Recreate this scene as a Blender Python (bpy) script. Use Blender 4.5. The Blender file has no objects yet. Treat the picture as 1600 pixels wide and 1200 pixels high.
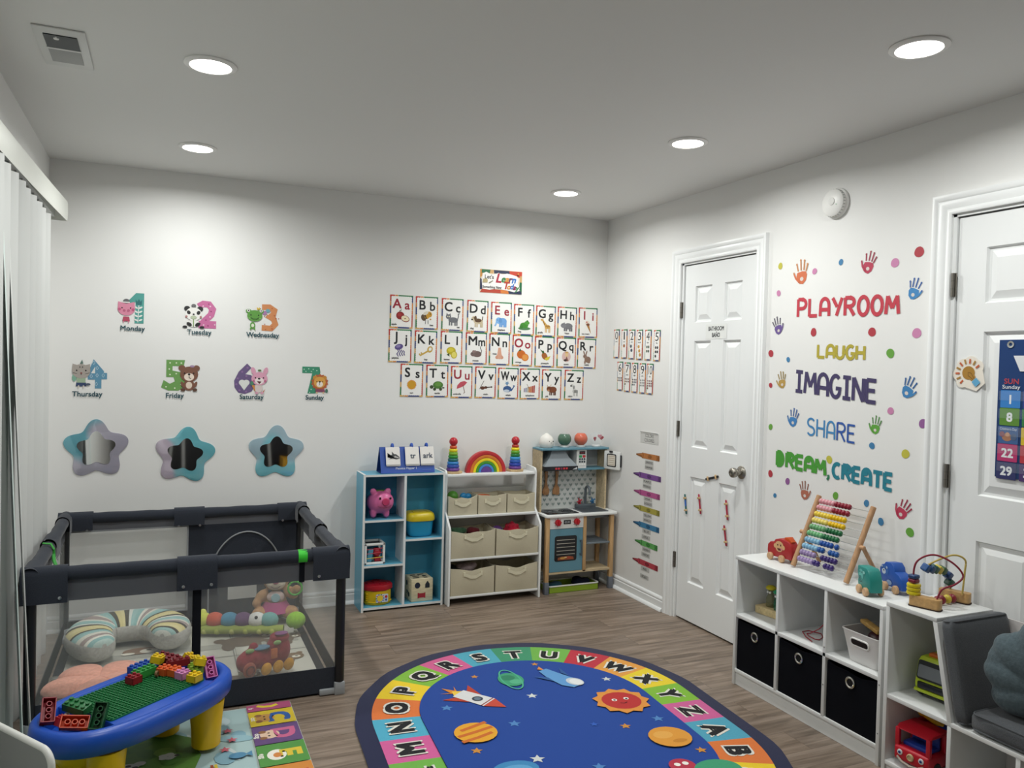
import bpy, bmesh, math, random
from mathutils import Vector, Matrix, Euler
random.seed(7)
SC = bpy.context.scene
COL = SC.collection
PI = math.pi

# ------------------------------------------------------------------ camera, world, exposure
YAW, PITCH, ROLL = 0.416, -0.0221, 0.0248
_cy, _sy, _cp, _sp = math.cos(YAW), math.sin(YAW), math.cos(PITCH), math.sin(PITCH)
_d = Vector((_sy * _cp, _cy * _cp, _sp)); _r0 = Vector((_cy, -_sy, 0)); _u0 = _r0.cross(_d)
_r = _r0 * math.cos(ROLL) + _u0 * math.sin(ROLL); _u = _u0 * math.cos(ROLL) - _r0 * math.sin(ROLL)
cam = bpy.data.cameras.new('camera'); cam.sensor_width = 36; cam.lens = 27.68; cam.clip_start = 0.05
co = bpy.data.objects.new('camera', cam); COL.objects.link(co)
co.matrix_world = Matrix(((_r.x, _u.x, -_d.x, -2.74), (_r.y, _u.y, -_d.y, -4.654), (_r.z, _u.z, -_d.z, 1.4357), (0, 0, 0, 1)))
SC.camera = co
w = bpy.data.worlds.new('night'); SC.world = w; w.use_nodes = True
w.node_tree.nodes['Background'].inputs[0].default_value = (0.02, 0.025, 0.035, 1)
w.node_tree.nodes['Background'].inputs[1].default_value = 0.3
SC.view_settings.view_transform = 'Standard'; SC.view_settings.look = 'None'
SC.view_settings.gamma = 1; SC.view_settings.use_curve_mapping = False
SC.view_settings.exposure = 0.0
LAMP_W = 9.9

# ------------------------------------------------------------------ materials
def lin(h):
    h = h.lstrip('#'); o = []
    for i in (0, 2, 4):
        c = int(h[i:i + 2], 16) / 255
        o.append(c / 12.92 if c <= .04045 else ((c + .055) / 1.055) ** 2.4)
    return (*o, 1)
_MC = {}
def base_mat(name, hexc, rough, metal=0, coat=0):
    m = bpy.data.materials.new(name); m.use_nodes = True
    b = m.node_tree.nodes['Principled BSDF']
    b.inputs['Base Color'].default_value = lin(hexc); b.inputs['Roughness'].default_value = rough
    b.inputs['Metallic'].default_value = metal; b.inputs['Coat Weight'].default_value = coat
    return m, m.node_tree, b
def P(hexc, rough=.5):                                   # print, paint, plastic
    k = ('P', hexc, rough)
    if k not in _MC: _MC[k] = base_mat('paint_' + hexc.lstrip('#'), hexc, rough)[0]
    return _MC[k]
def metal(hexc, rough=.3):
    k = ('M', hexc, rough)
    if k not in _MC: _MC[k] = base_mat('metal_' + hexc, hexc, rough, 1)[0]
    return _MC[k]
def _noise(nt, scale, detail=3, stretch=None):
    tc = nt.nodes.new('ShaderNodeTexCoord'); n = nt.nodes.new('ShaderNodeTexNoise')
    n.inputs['Scale'].default_value = scale; n.inputs['Detail'].default_value = detail
    if stretch:
        mp = nt.nodes.new('ShaderNodeMapping'); mp.inputs['Scale'].default_value = stretch
        nt.links.new(tc.outputs['Object'], mp.inputs['Vector']); nt.links.new(mp.outputs[0], n.inputs['Vector'])
    else: nt.links.new(tc.outputs['Object'], n.inputs['Vector'])
    return n
def _vary(nt, b, hexc, n, lo, hi):
    r = nt.nodes.new('ShaderNodeValToRGB'); c = lin(hexc)
    r.color_ramp.elements[0].color = (c[0] * lo, c[1] * lo, c[2] * lo, 1); r.color_ramp.elements[1].color = (min(1, c[0] * hi), min(1, c[1] * hi), min(1, c[2] * hi), 1)
    r.color_ramp.elements[0].position = .3; r.color_ramp.elements[1].position = .7
    nt.links.new(n.outputs['Fac'], r.inputs[0]); nt.links.new(r.outputs[0], b.inputs['Base Color'])
def _bump(nt, b, n, s, d=.002):
    bp = nt.nodes.new('ShaderNodeBump'); bp.inputs['Strength'].default_value = s; bp.inputs['Distance'].default_value = d
    nt.links.new(n.outputs['Fac'], bp.inputs['Height']); nt.links.new(bp.outputs[0], b.inputs['Normal'])
def wood(hexc, stretch=(3, 40, 40), rough=.5):
    k = ('W', hexc, stretch)
    if k not in _MC:
        m, nt, b = base_mat('wood_' + hexc, hexc, rough); n = _noise(nt, 2.5, 4, stretch); _vary(nt, b, hexc, n, .8, 1.12); _MC[k] = m
    return _MC[k]
def fabric(hexc, scale=350, s=.5, rough=.95, lo=.85, hi=1.1):
    k = ('F', hexc, scale)
    if k not in _MC:
        m, nt, b = base_mat('fabric_' + hexc, hexc, rough); n = _noise(nt, scale, 2); _vary(nt, b, hexc, n, lo, hi); _bump(nt, b, n, s); b.inputs['Specular IOR Level'].default_value = .15
        b.inputs['Sheen Weight'].default_value = .15 if sum(lin(hexc)[:3]) > .1 else 0; _MC[k] = m
    return _MC[k]
def plush(hexc):
    return fabric(hexc, 90, .8)
def see_through(name, hexc, alpha, rough=.8):            # netting, clear plastic
    k = ('N', name)
    if k not in _MC:
        m = bpy.data.materials.new(name); m.use_nodes = True; nt = m.node_tree; b = nt.nodes['Principled BSDF']
        b.inputs['Base Color'].default_value = lin(hexc); b.inputs['Roughness'].default_value = rough; b.inputs['Alpha'].default_value = alpha
        _MC[k] = m
    return _MC[k]
def glass(name, hexc='ffffff'):
    k = ('G', name)
    if k not in _MC:
        m, nt, b = base_mat(name, hexc, .02); b.inputs['Transmission Weight'].default_value = 1; b.inputs['IOR'].default_value = 1.2; _MC[k] = m
    return _MC[k]
def emit(name, hexc, s):
    m = bpy.data.materials.new(name); m.use_nodes = True; b = m.node_tree.nodes['Principled BSDF']
    b.inputs['Emission Color'].default_value = lin(hexc); b.inputs['Emission Strength'].default_value = s
    return m
def wall_paint(name, hexc):
    m, nt, b = base_mat(name, hexc, .6); n = _noise(nt, 60, 3); _bump(nt, b, n, .08, .001); return m
def plank_floor():
    m, nt, b = base_mat('vinyl_planks', '8a7a6c', .42); L = nt.links; N = nt.nodes.new
    tc = N('ShaderNodeTexCoord')
    br = N('ShaderNodeTexBrick'); br.inputs['Scale'].default_value = 1; br.inputs['Brick Width'].default_value = 1.22; br.inputs['Row Height'].default_value = .15
    br.inputs['Mortar Size'].default_value = .0012; br.inputs['Mortar Smooth'].default_value = .3; br.offset = .37; br.inputs['Bias'].default_value = 0
    br.inputs['Color1'].default_value = (.0, .0, .0, 1); br.inputs['Color2'].default_value = (1, 1, 1, 1); br.inputs['Mortar'].default_value = (.3, .3, .3, 1)
    L.new(tc.outputs['Object'], br.inputs['Vector'])
    sep = N('ShaderNodeMixRGB'); sep.blend_type = 'ADD'; sep.inputs[0].default_value = 1      # each plank its own piece of grain
    mul = N('ShaderNodeVectorMath'); mul.operation = 'SCALE'; mul.inputs['Scale'].default_value = 7
    L.new(br.outputs['Color'], mul.inputs[0]); L.new(tc.outputs['Object'], sep.inputs[1]); L.new(mul.outputs[0], sep.inputs[2])
    mp = N('ShaderNodeMapping'); mp.inputs['Scale'].default_value = (1.3, 15, 1); L.new(sep.outputs[0], mp.inputs['Vector'])
    n1 = N('ShaderNodeTexNoise'); n1.inputs['Scale'].default_value = 2.2; n1.inputs['Detail'].default_value = 5; n1.inputs['Distortion'].default_value = .8; L.new(mp.outputs[0], n1.inputs['Vector'])
    mp2 = N('ShaderNodeMapping'); mp2.inputs['Scale'].default_value = (4, 90, 1); L.new(sep.outputs[0], mp2.inputs['Vector'])
    n2 = N('ShaderNodeTexNoise'); n2.inputs['Scale'].default_value = 2; n2.inputs['Detail'].default_value = 3; L.new(mp2.outputs[0], n2.inputs['Vector'])
    mix = N('ShaderNodeMath'); mix.operation = 'MULTIPLY_ADD'; mix.inputs[1].default_value = .26; L.new(n2.outputs['Fac'], mix.inputs[0]); L.new(n1.outputs['Fac'], mix.inputs[2])
    rp = N('ShaderNodeValToRGB'); cr = rp.color_ramp
    cr.elements[0].position = .38; cr.elements[0].color = lin('5a4e43'); cr.elements[1].position = .95; cr.elements[1].color = lin('a1917f')
    e = cr.elements.new(.62); e.color = lin('7f7062'); e = cr.elements.new(.78); e.color = lin('908174')
    L.new(mix.outputs[0], rp.inputs[0])
    br2 = N('ShaderNodeTexBrick')
    for i in ('Scale', 'Brick Width', 'Row Height', 'Mortar Size', 'Mortar Smooth'): br2.inputs[i].default_value = br.inputs[i].default_value
    br2.offset = .37; br2.inputs['Color1'].default_value = (.86, .86, .87, 1); br2.inputs['Color2'].default_value = (1.08, 1.06, 1.04, 1); br2.inputs['Mortar'].default_value = (.5, .48, .46, 1)
    L.new(tc.outputs['Object'], br2.inputs['Vector'])
    mm = N('ShaderNodeMixRGB'); mm.blend_type = 'MULTIPLY'; mm.inputs[0].default_value = 1; L.new(rp.outputs[0], mm.inputs[1]); L.new(br2.outputs['Color'], mm.inputs[2])
    L.new(mm.outputs[0], b.inputs['Base Color']); _bump(nt, b, n2, .15, .001)
    return m

# ------------------------------------------------------------------ mesh builder
class MB:
    def __init__(s, mat=None): s.bm = bmesh.new(); s.mats = []; s.k = 0; s.dm = mat; s.eps = .00015
    def mi(s, m):
        m = m or s.dm
        if isinstance(m, str): m = P(m)
        if m not in s.mats: s.mats.append(m)
        return s.mats.index(m)
    def _in(s, t, m, M=None):
        if M is not None: t.transform(M)
        i = s.mi(m)
        for f in t.faces: f.material_index = i
        me = bpy.data.meshes.new('t'); t.to_mesh(me); t.free(); s.bm.from_mesh(me); bpy.data.meshes.remove(me)
        return s
    def box(s, c, d, m=None, bev=0, rot=(0, 0, 0), seg=2):
        t = bmesh.new(); bmesh.ops.create_cube(t, size=1); bmesh.ops.scale(t, vec=d, verts=t.verts)
        if bev: bmesh.ops.bevel(t, geom=t.edges[:], offset=bev, segments=seg, profile=.5, affect='EDGES')
        return s._in(t, m, Matrix.Translation(c) @ Euler(rot).to_matrix().to_4x4())
    def bb(s, x0, x1, y0, y1, z0, z1, m=None, bev=0, seg=2):
        return s.box(((x0 + x1) / 2, (y0 + y1) / 2, (z0 + z1) / 2), (abs(x1 - x0), abs(y1 - y0), abs(z1 - z0)), m, bev, seg=seg)
    def lathe(s, prof, m=None, n=28, M=None):
        t = bmesh.new(); rings = []
        for r, z in prof:
            rings.append([t.verts.new((0, 0, z))] if r < 1e-6 else [t.verts.new((r * math.cos(2 * PI * i / n), r * math.sin(2 * PI * i / n), z)) for i in range(n)])
        for a, b in zip(rings, rings[1:]):
            for i in range(n):
                j = (i + 1) % n
                if len(a) == 1 and len(b) == 1: continue
                f = [a[0], b[j], b[i]] if len(a) == 1 else [a[i], a[j], b[0]] if len(b) == 1 else [a[i], a[j], b[j], b[i]]
                t.faces.new(f)
        bmesh.ops.recalc_face_normals(t, faces=t.faces[:])
        return s._in(t, m, M)
    def cyl(s, p0, p1, r, m=None, n=20, r1=None, bev=0):
        p0, p1 = Vector(p0), Vector(p1); h = (p1 - p0).length; r1 = r if r1 is None else r1
        M = Matrix.Translation(p0) @ (p1 - p0).to_track_quat('Z', 'Y').to_matrix().to_4x4()
        pr = [(0, 0), (r - bev, 0), (r, bev), (r1, h - bev), (r1 - bev, h), (0, h)] if bev else [(0, 0), (r, 0), (r1, h), (0, h)]
        return s.lathe(pr, m, n, M)
    def ball(s, c, r, m=None, rot=(0, 0, 0), n=24, e=1.0):
        r = (r, r, r) if not hasattr(r, '__len__') else r
        t = bmesh.new(); bmesh.ops.create_uvsphere(t, u_segments=n, v_segments=max(8, n // 2), radius=1)
        if e != 1:
            for v in t.verts: v.co = Vector([math.copysign(abs(q) ** e, q) for q in v.co])
        bmesh.ops.scale(t, vec=r, verts=t.verts)
        return s._in(t, m, Matrix.Translation(c) @ Euler(rot).to_matrix().to_4x4())
    def tube(s, pts, r, m=None, n=10, closed=False, sx=1, up=(0, 0, 1), mats=None):
        pts = [Vector(p) for p in pts]; N = len(pts); t = bmesh.new(); rings = []; up = Vector(up)
        for i, p in enumerate(pts):
            a = pts[(i - 1) % N] if closed or i else p; b = pts[(i + 1) % N] if closed or i < N - 1 else p
            d = (b - a).normalized(); x = d.cross(up)
            if x.length < 1e-4: x = d.cross(Vector((1, 0, .01)))
            x.normalize(); y = x.cross(d); rr = r[i] if hasattr(r, '__len__') else r
            rings.append([t.verts.new(p + x * (math.cos(2 * PI * k / n) * rr * sx) + y * (math.sin(2 * PI * k / n) * rr)) for k in range(n)])
        for i in range(N if closed else N - 1):
            a, b = rings[i], rings[(i + 1) % N]
            for k in range(n): t.faces.new([a[k], a[(k + 1) % n], b[(k + 1) % n], b[k]])
        if not closed: t.faces.new(rings[0][::-1]); t.faces.new(rings[-1])
        bmesh.ops.recalc_face_normals(t, faces=t.faces[:])
        return s._in(t, m)
    def prism(s, pts, h, m=None, M=None, bev=0, seg=2):      # polygon in XY pushed along Z
        t = bmesh.new(); a = [t.verts.new((x, y, 0)) for x, y in pts]; f = t.faces.new(a)
        e = bmesh.ops.extrude_face_region(t, geom=[f]); vs = [v for v in e['geom'] if isinstance(v, bmesh.types.BMVert)]
        bmesh.ops.translate(t, vec=(0, 0, h), verts=vs); bmesh.ops.recalc_face_normals(t, faces=t.faces[:])
        if bev:
            ed = [q for q in t.edges if abs(q.verts[0].co.z - q.verts[1].co.z) < 1e-7]
            bmesh.ops.bevel(t, geom=ed, offset=bev, segments=seg, profile=.5, affect='EDGES')
        return s._in(t, m, M)
    def faces(s, polys, m=None, M=None):
        t = bmesh.new()
        for p in polys: t.faces.new([t.verts.new(v) for v in p])
        return s._in(t, m, M)
    # flat art, each call a hair above the one before
    def _z(s): s.k += 1; return .0006 + s.k * s.eps
    def poly(s, pts, m): z = s._z(); return s.faces([[(x, y, z) for x, y in pts]], m)
    def ell(s, cx, cy, rx, ry, m, rot=0, n=20):
        c, q = math.cos(rot), math.sin(rot)
        return s.poly([(cx + rx * math.cos(2 * PI * i / n) * c - ry * math.sin(2 * PI * i / n) * q, cy + rx * math.cos(2 * PI * i / n) * q + ry * math.sin(2 * PI * i / n) * c) for i in range(n)], m)
    def rect(s, x0, y0, x1, y1, m): return s.poly([(x0, y0), (x1, y0), (x1, y1), (x0, y1)], m)
    def star(s, cx, cy, r, m, inner=.45, n=5, rot=0):
        return s.poly([(cx + (r if i % 2 == 0 else r * inner) * math.sin(PI * i / n + rot), cy + (r if i % 2 == 0 else r * inner) * math.cos(PI * i / n + rot)) for i in range(2 * n)], m)
    def rib(s, pts, w, m, closed=False):
        z = s._z(); s.faces([[(x, y, z + i * 2e-5) for x, y in q] for i, q in enumerate(ribbon(pts, w, closed))], m); return s
    def text(s, txt, cx, cy, h, m, w=None, bold=0, rot=0, shear=0):      # centred, h = height of a capital
        vs, fs, (x0, x1, y0, y1) = text_geo(txt, 0)
        k = h / .729; kx = k if w is None else w / max(1e-6, (x1 - x0)); z = s._z(); c, q = math.cos(rot), math.sin(rot); o = []
        B = abs(bold) * h
        for n, (dx, dy) in enumerate(((-B, -B), (B, -B), (B, B), (-B, B)) if bold > 0 else ((0, 0),)):
            for f in fs:
                p = []
                for i in f:
                    y = (vs[i][1] - .3645) * k + dy; x = (vs[i][0] - (x0 + x1) / 2) * kx + shear * y + dx
                    p.append((cx + x * c - y * q, cy + x * q + y * c, z + n * 2e-5))
                o.append(p)
        return s.faces(o, m)
    def ops(s, L, u=.01, ox=0, oy=0):                      # little drawings from a list
        for o in L:
            if o[0] == 'e': s.ell(ox + o[1] * u, oy + o[2] * u, o[3] * u, o[4] * u, o[5], o[6] if len(o) > 6 else 0)
            elif o[0] == 'p': s.poly([(ox + x * u, oy + y * u) for x, y in o[1]], o[2])
            elif o[0] == 'r': s.rib([(ox + x * u, oy + y * u) for x, y in o[1]], o[2] * u, o[3])
            elif o[0] == 's': s.star(ox + o[1] * u, oy + o[2] * u, o[3] * u, o[4], o[5] if len(o) > 5 else .45, o[6] if len(o) > 6 else 5)
        return s
    def build(s, name, parent=None, world=False, ang=40, M=None):
        me = bpy.data.meshes.new(name)
        bmesh.ops.remove_doubles(s.bm, verts=s.bm.verts[:], dist=1e-6)
        if world and parent is not None: s.bm.transform(parent.matrix_basis.inverted())
        s.bm.to_mesh(me); s.bm.free()
        for m in s.mats: me.materials.append(m)
        for p in me.polygons: p.use_smooth = True
        me.set_sharp_from_angle(angle=math.radians(ang))
        o = bpy.data.objects.new(name, me); COL.objects.link(o)
        if parent is not None: o.parent = parent
        if M is not None: o.matrix_basis = M
        return o
def ribbon(pts, w, closed=False):
    n = len(pts); L = []
    for i, (x, y) in enumerate(pts):
        a = pts[(i - 1) % n] if closed or i else None; b = pts[(i + 1) % n] if closed or i < n - 1 else None
        ds = []
        if a: ds.append(Vector((x - a[0], y - a[1])).normalized())
        if b: ds.append(Vector((b[0] - x, b[1] - y)).normalized())
        if len(ds) == 2 and (ds[0] + ds[1]).length > .2:
            t = (ds[0] + ds[1]).normalized(); k = 1 / max(.8, t.dot(ds[0]))
        else: t = ds[0]; k = 1
        nx, ny = -t.y * w / 2 * k, t.x * w / 2 * k
        L.append(((x + nx, y + ny), (x - nx, y - ny)))
    return [[L[i][0], L[i][1], L[(i + 1) % n][1], L[(i + 1) % n][0]] for i in range(n if closed else n - 1)]
_TG = {}
def text_geo(txt, bold):
    k = (txt, bold)
    if k not in _TG:
        cu = bpy.data.curves.new('t', 'FONT'); cu.body = txt; cu.size = 1; cu.offset = bold; cu.resolution_u = 3
        ob = bpy.data.objects.new('t', cu); me = bpy.data.meshes.new_from_object(ob)
        vs = [(v.co.x, v.co.y) for v in me.vertices]; fs = [list(p.vertices) for p in me.polygons]
        xs = [v[0] for v in vs] or [0]; ys = [v[1] for v in vs] or [0]
        _TG[k] = (vs, fs, (min(xs), max(xs), min(ys), max(ys)))
        bpy.data.objects.remove(ob); bpy.data.curves.remove(cu); bpy.data.meshes.remove(me)
    return _TG[k]

# ------------------------------------------------------------------ things
def tag(o, label, cat, group=None):
    o['label'] = label; o['category'] = cat
    if group: o['group'] = group
    return o
def thing(name, label, cat, loc=(0, 0, 0), rz=0, group=None, rot=None):
    o = bpy.data.objects.new(name, None); COL.objects.link(o); o.empty_display_size = .05
    o.matrix_basis = Matrix.Translation(loc) @ Euler(rot if rot else (0, 0, rz)).to_matrix().to_4x4()
    return tag(o, label, cat, group)
def struct(mb, name, parent=None, **k):
    o = mb.build(name, parent, **k)
    if parent is None: o['kind'] = 'structure'
    return o
def copy_tree(o, parent=None):
    c = o.copy(); COL.objects.link(c)
    if parent is not None: c.parent = parent
    for ch in [q for q in bpy.data.objects if q.parent == o]: copy_tree(ch, c)
    return c
def on_back(x, z, y=-.0005, rz=0):                         # frame on the back wall, art faces the room
    return Matrix(((1, 0, 0, x), (0, 0, -1, y), (0, 1, 0, z), (0, 0, 0, 1))) @ Matrix.Rotation(rz, 4, 'Z')
def on_right(u, z, x=-.0005, rz=0):                        # u metres out from the back corner along the right wall
    return Matrix(((0, 0, -1, x), (-1, 0, 0, -u), (0, 1, 0, z), (0, 0, 0, 1))) @ Matrix.Rotation(rz, 4, 'Z')
YZ = Matrix(((0, 0, 1, 0), (1, 0, 0, 0), (0, 1, 0, 0), (0, 0, 0, 1)))     # prism drawn in (y,z), pushed along x
XZ = Matrix(((1, 0, 0, 0), (0, 0, -1, 0), (0, 1, 0, 0), (0, 0, 0, 1)))    # prism drawn in (x,z), pushed along -y
def T(x, y, z): return Matrix.Translation((x, y, z))
def arc(cx, cy, rx, ry, a0, a1, n=12):
    return [(cx + rx * math.cos(math.radians(a0 + (a1 - a0) * i / n)), cy + ry * math.sin(math.radians(a0 + (a1 - a0) * i / n))) for i in range(n + 1)]
def rrect(x0, y0, x1, y1, r, n=5):
    return arc(x1 - r, y1 - r, r, r, 0, 90, n) + arc(x0 + r, y1 - r, r, r, 90, 180, n) + arc(x0 + r, y0 + r, r, r, 180, 270, n) + arc(x1 - r, y0 + r, r, r, 270, 360, n)

# ------------------------------------------------------------------ the room
W, H, D = 3.29, 2.44, 5.6
wallm = wall_paint('wall_paint', 'e8e8e6'); ceilm = wall_paint('ceiling_paint', 'e2e2e0'); trimm = P('eceeee', .35); doorm = wall_paint('door_paint', 'eaecec')
struct(MB(plank_floor()).bb(-W - .15, .15, -D - .15, .15, -.1, 0), 'floor')
struct(MB(ceilm).bb(-W - .15, .15, -D - .15, .15, H, H + .1), 'ceiling')
struct(MB(wallm).bb(-W - .15, .15, 0, .15, 0, H), 'wall_back')
struct(MB(wall_paint('darkened_wall_paint', '77756f')).bb(-W - .15, .15, -D - .15, -D, 0, H), 'wall_front')  # unseen wall behind the camera, colour darkened to cut light bounce
o1, o2 = (.858, 1.492), (2.573, 3.38)                      # door openings, metres out from the corner
mb = MB(wallm)
for a, b, z0, z1 in ((0, o1[0], 0, H), (o1[0], o1[1], 2.055, H), (o1[1], o2[0], 0, H), (o2[0], o2[1], 2.055, H), (o2[1], D, 0, H)): mb.bb(0, .12, -b, -a, z0, z1)
struct(mb, 'wall_right')
mb = MB(wallm)
for a, b, z0, z1 in ((0, .42, 0, H), (.42, 2.3, 2.05, H), (2.3, D, 0, H)): mb.bb(-W - .12, -W, -b, -a, z0, z1)
struct(mb, 'wall_left')

def sweep(mb, path, prof, mat):                            # prof: (offset outwards, height off the wall) along a path of (u, z)
    t = bmesh.new(); n = len(path); rings = []
    for i, (x, y) in enumerate(path):
        ds = []
        if i: ds.append(Vector((x - path[i - 1][0], y - path[i - 1][1])).normalized())
        if i < n - 1: ds.append(Vector((path[i + 1][0] - x, path[i + 1][1] - y)).normalized())
        tt = (ds[0] + ds[-1]).normalized(); k = 1 / max(.3, tt.dot(ds[0])); nx, ny = -tt.y * k, tt.x * k
        rings.append([t.verts.new((x + nx * a, y + ny * a, h)) for a, h in prof])
    for a, b in zip(rings, rings[1:]):
        for i in range(len(prof) - 1): t.faces.new([a[i], a[i + 1], b[i + 1], b[i]])
    t.faces.new(rings[0]); t.faces.new(rings[-1][::-1])
    bmesh.ops.recalc_face_normals(t, faces=t.faces[:]); mb._in(t, mat)
CAS = [(0, 0), (0, .010), (.004, .013), (.016, .013), (.02, .010), (.026, .012), (.045, .017), (.052, .014), (.058, .019), (.07, .022), (.076, .020), (.078, 0)]
def casing(a, b, top):
    mb = MB(trimm); sweep(mb, [(a, 0), (a, top), (b, top), (b, 0)], CAS, trimm); return mb
struct(casing(.857, 1.493, 2.056), 'trim_1', M=on_right(0, 0))
struct(casing(2.572, 3.381, 2.056), 'trim_2', M=on_right(0, 0))
def jamb(a, b):
    mb = MB(trimm); mb.bb(.001, .119, -a - .014, -a, 0, 2.055).bb(.001, .119, -b, -b + .014, 0, 2.055).bb(.001, .119, -b, -a, 2.045, 2.055)
    return mb.bb(.052, .07, -b + .014, -a - .014, 2.03, 2.045).bb(.052, .07, -a - .026, -a - .014, 0, 2.045).bb(.052, .07, -b + .014, -b + .026, 0, 2.045)
struct(jamb(*o1), 'trim_3'); struct(jamb(*o2), 'trim_4')

def door_slab(u0, u1, cols, rows, name):                   # u0,u1 out from the corner; panels at cols x rows
    mb = MB(doorm); x0, x1 = .012, .047; z0, z1 = .01, 2.04
    us = [u0] + [v for c in cols for v in c] + [u1]; zs = [z0] + [v for r in rows for v in r] + [z1]
    f = lambda a, b, c, d: [(0 + x0, -a, c), (x0, -b, c), (x0, -b, d), (x0, -a, d)]
    q = []
    for i in range(len(us) - 1):
        for j in range(len(zs) - 1):
            a, b, c, d = us[i], us[i + 1], zs[j], zs[j + 1]
            if i % 2 and j % 2:
                R = lambda e, h: [(x0 + h, -a - e, c + e), (x0 + h, -b + e, c + e), (x0 + h, -b + e, d - e), (x0 + h, -a - e, d - e)]
                lv = [R(0, 0), R(.006, .011), R(.012, .012), R(.042, .001)]
                for A, B in zip(lv, lv[1:]):
                    for k in range(4): q.append([A[k], A[(k + 1) % 4], B[(k + 1) % 4], B[k]])
                q.append(lv[-1])
            else: q.append(f(a, b, c, d))
    mb.faces(q); mb.bb(x0 + .011, x1, -u1, -u0, z0, z1)
    for A, B in (((u0, u0 + .004), (z0, z1)), ((u1 - .004, u1), (z0, z1)), ((u0, u1), (z0, z0 + .004)), ((u0, u1), (z1 - .004, z1))):
        mb.bb(x0 + .0005, x1, -A[1], -A[0], B[0], B[1])
    return struct(mb, name, ang=20)
RO = [(.228, .835), (1.003, 1.607), (1.712, 1.917)]
d1 = door_slab(.8754, 1.4748, [(.972, 1.119), (1.226, 1.368)], RO, 'door_1')
d2 = door_slab(2.591, 3.353, [(2.702, 2.917), (3.027, 3.242)], RO, 'door_2')
nick = metal('8f8b84', .35)
def hinge(par, u, z):
    mb = MB(nick).cyl((-.004, -u, z), (-.004, -u, z + .09), .0065, n=12)
    for k in (.03, .06): mb.cyl((-.004, -u, z + k - .0006), (-.004, -u, z + k + .0006), .0070, P('4a4743'), n=12)
    mb.bb(-.001, .001, -u - .013, -u + .013, z, z + .09); mb.build('hinge', par)
for z in (.292, 1.055, 1.742): hinge(d1, .862, z)
for z in (.3, 1.015, 1.742): hinge(d2, 2.582, z)
kn = MB(metal('a19c93', .28)); K = T(.012, -1.405, .915) @ Matrix.Rotation(-PI / 2, 4, 'Y')
kn.lathe([(0, 0), (.034, 0), (.034, .004), (.028, .009), (.014, .013), (.0125, .03), (.016, .034), (.024, .042), (.0265, .052), (.025, .062), (.019, .068), (.012, .069), (.0115, .066), (0, .066)], M=K)
kn = kn.build('knob', d1); MB(P('3a3835')).box((.012 - .0665, -1.405, .915), (.002, .002, .009)).build('keyhole', kn)
MB(metal('55524d', .4)).bb(.0115, .03, -1.4752, -1.4735, .885, .945).build('latch_plate', d1)

BASE = [(0, 0), (0, .014), (.055, .014), (.060, .009), (.066, .012), (.076, .010), (.082, .004), (.084, 0)]
SHOE = [(0, .014), (0, .030), (.006, .029), (.012, .025), (.017, .019), (.018, .014)]
mb = MB(trimm); 
for a, b in ((0, .778), (1.572, 2.493), (3.46, D)): sweep(mb, [(b, .0005), (a, .0005)], [(-p, h) for p, h in BASE], trimm)
for a, b in ((.016, .772), (1.576, 2.49)): sweep(mb, [(b, .0005), (a, .0005)], [(-p, h) for p, h in SHOE], trimm)
struct(mb, 'baseboard_right', M=on_right(0, 0))
mb = MB(trimm)
sweep(mb, [(-.0005, .0005), (-W, .0005)], [(-p, h) for p, h in BASE], trimm); sweep(mb, [(-.02, .0005), (-W, .0005)], [(-p, h) for p, h in SHOE], trimm)
struct(mb, 'baseboard_back', M=on_back(0, 0))
mb = MB(trimm); mb.bb(-W, -W + .014, -.42, -.016, 0, .084, bev=.003); mb.bb(-W, -W + .014, -D, -2.3, 0, .084, bev=.003); struct(mb, 'baseboard_left')
# sliding glass door behind the blinds
mb = MB(P('dfe2e2', .4))
for a, b in ((.42, .48), (1.33, 1.39), (2.24, 2.3)): mb.bb(-W - .1, -W - .02, -b, -a, 0, 2.05, bev=.004)
mb.bb(-W - .1, -W - .02, -2.3, -.42, 1.99, 2.05, bev=.004).bb(-W - .1, -W - .02, -2.3, -.42, 0, .07, bev=.004)
wn = struct(mb, 'window_1'); MB(glass('door_glass')).bb(-W - .065, -W - .058, -2.24, -.48, .07, 1.99).build('pane', wn)

# ------------------------------------------------------------------ ceiling lights, vent, smoke detector
lens = emit('lit_diffuser', 'fffaf0', 14.0)
LN = [(-.65, -.62, 'recessed ceiling light above the play kitchen corner'), (-.65, -1.77, 'recessed ceiling light in front of the bathroom door, second from the back on the right'),
      (-.65, -2.93, 'bright recessed ceiling light nearest the camera on the right, above the painted words'), (-2.61, -.6, 'recessed ceiling light above the grey playpen, near the back wall'),
      (-2.61, -1.75, 'bright recessed ceiling light beside the air vent'), (-2.61, -2.93, None)]
for x, y, lb in LN:
    t = thing('recessed_light', lb or 'recessed ceiling light outside the view', 'light', (x, y, H), group='recessed ceiling lights')
    MB(P('f2f2f0', .4)).lathe([(.066, -.0005), (.086, -.0005), (.086, -.004), (.080, -.008), (.068, -.009), (.066, -.006), (.066, -.0005)], n=40).build('trim_ring', t)
    MB(lens).lathe([(0, -.001), (.066, -.001), (.066, -.0055), (0, -.0065)], n=40).build('diffuser', t)
    la = bpy.data.lights.new('lamp', 'AREA'); la.shape = 'DISK'; la.size = .125; la.energy = LAMP_W; la.color = (.985, 1, .972); la.spread = math.radians(166)
    lo = bpy.data.objects.new('lamp', la); COL.objects.link(lo); lo.parent = t; lo.location = (0, 0, -.012)
t = thing('air_vent', 'white square air vent with dark louvres and a round pull tab in the ceiling', 'vent', (-3.053, -1.68, H))
mb = MB(P('d9dad8', .4)); mb.bb(-.073, .073, -.175, .175, -.006, -.0005, bev=.002); mb.build('frame', t)
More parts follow.
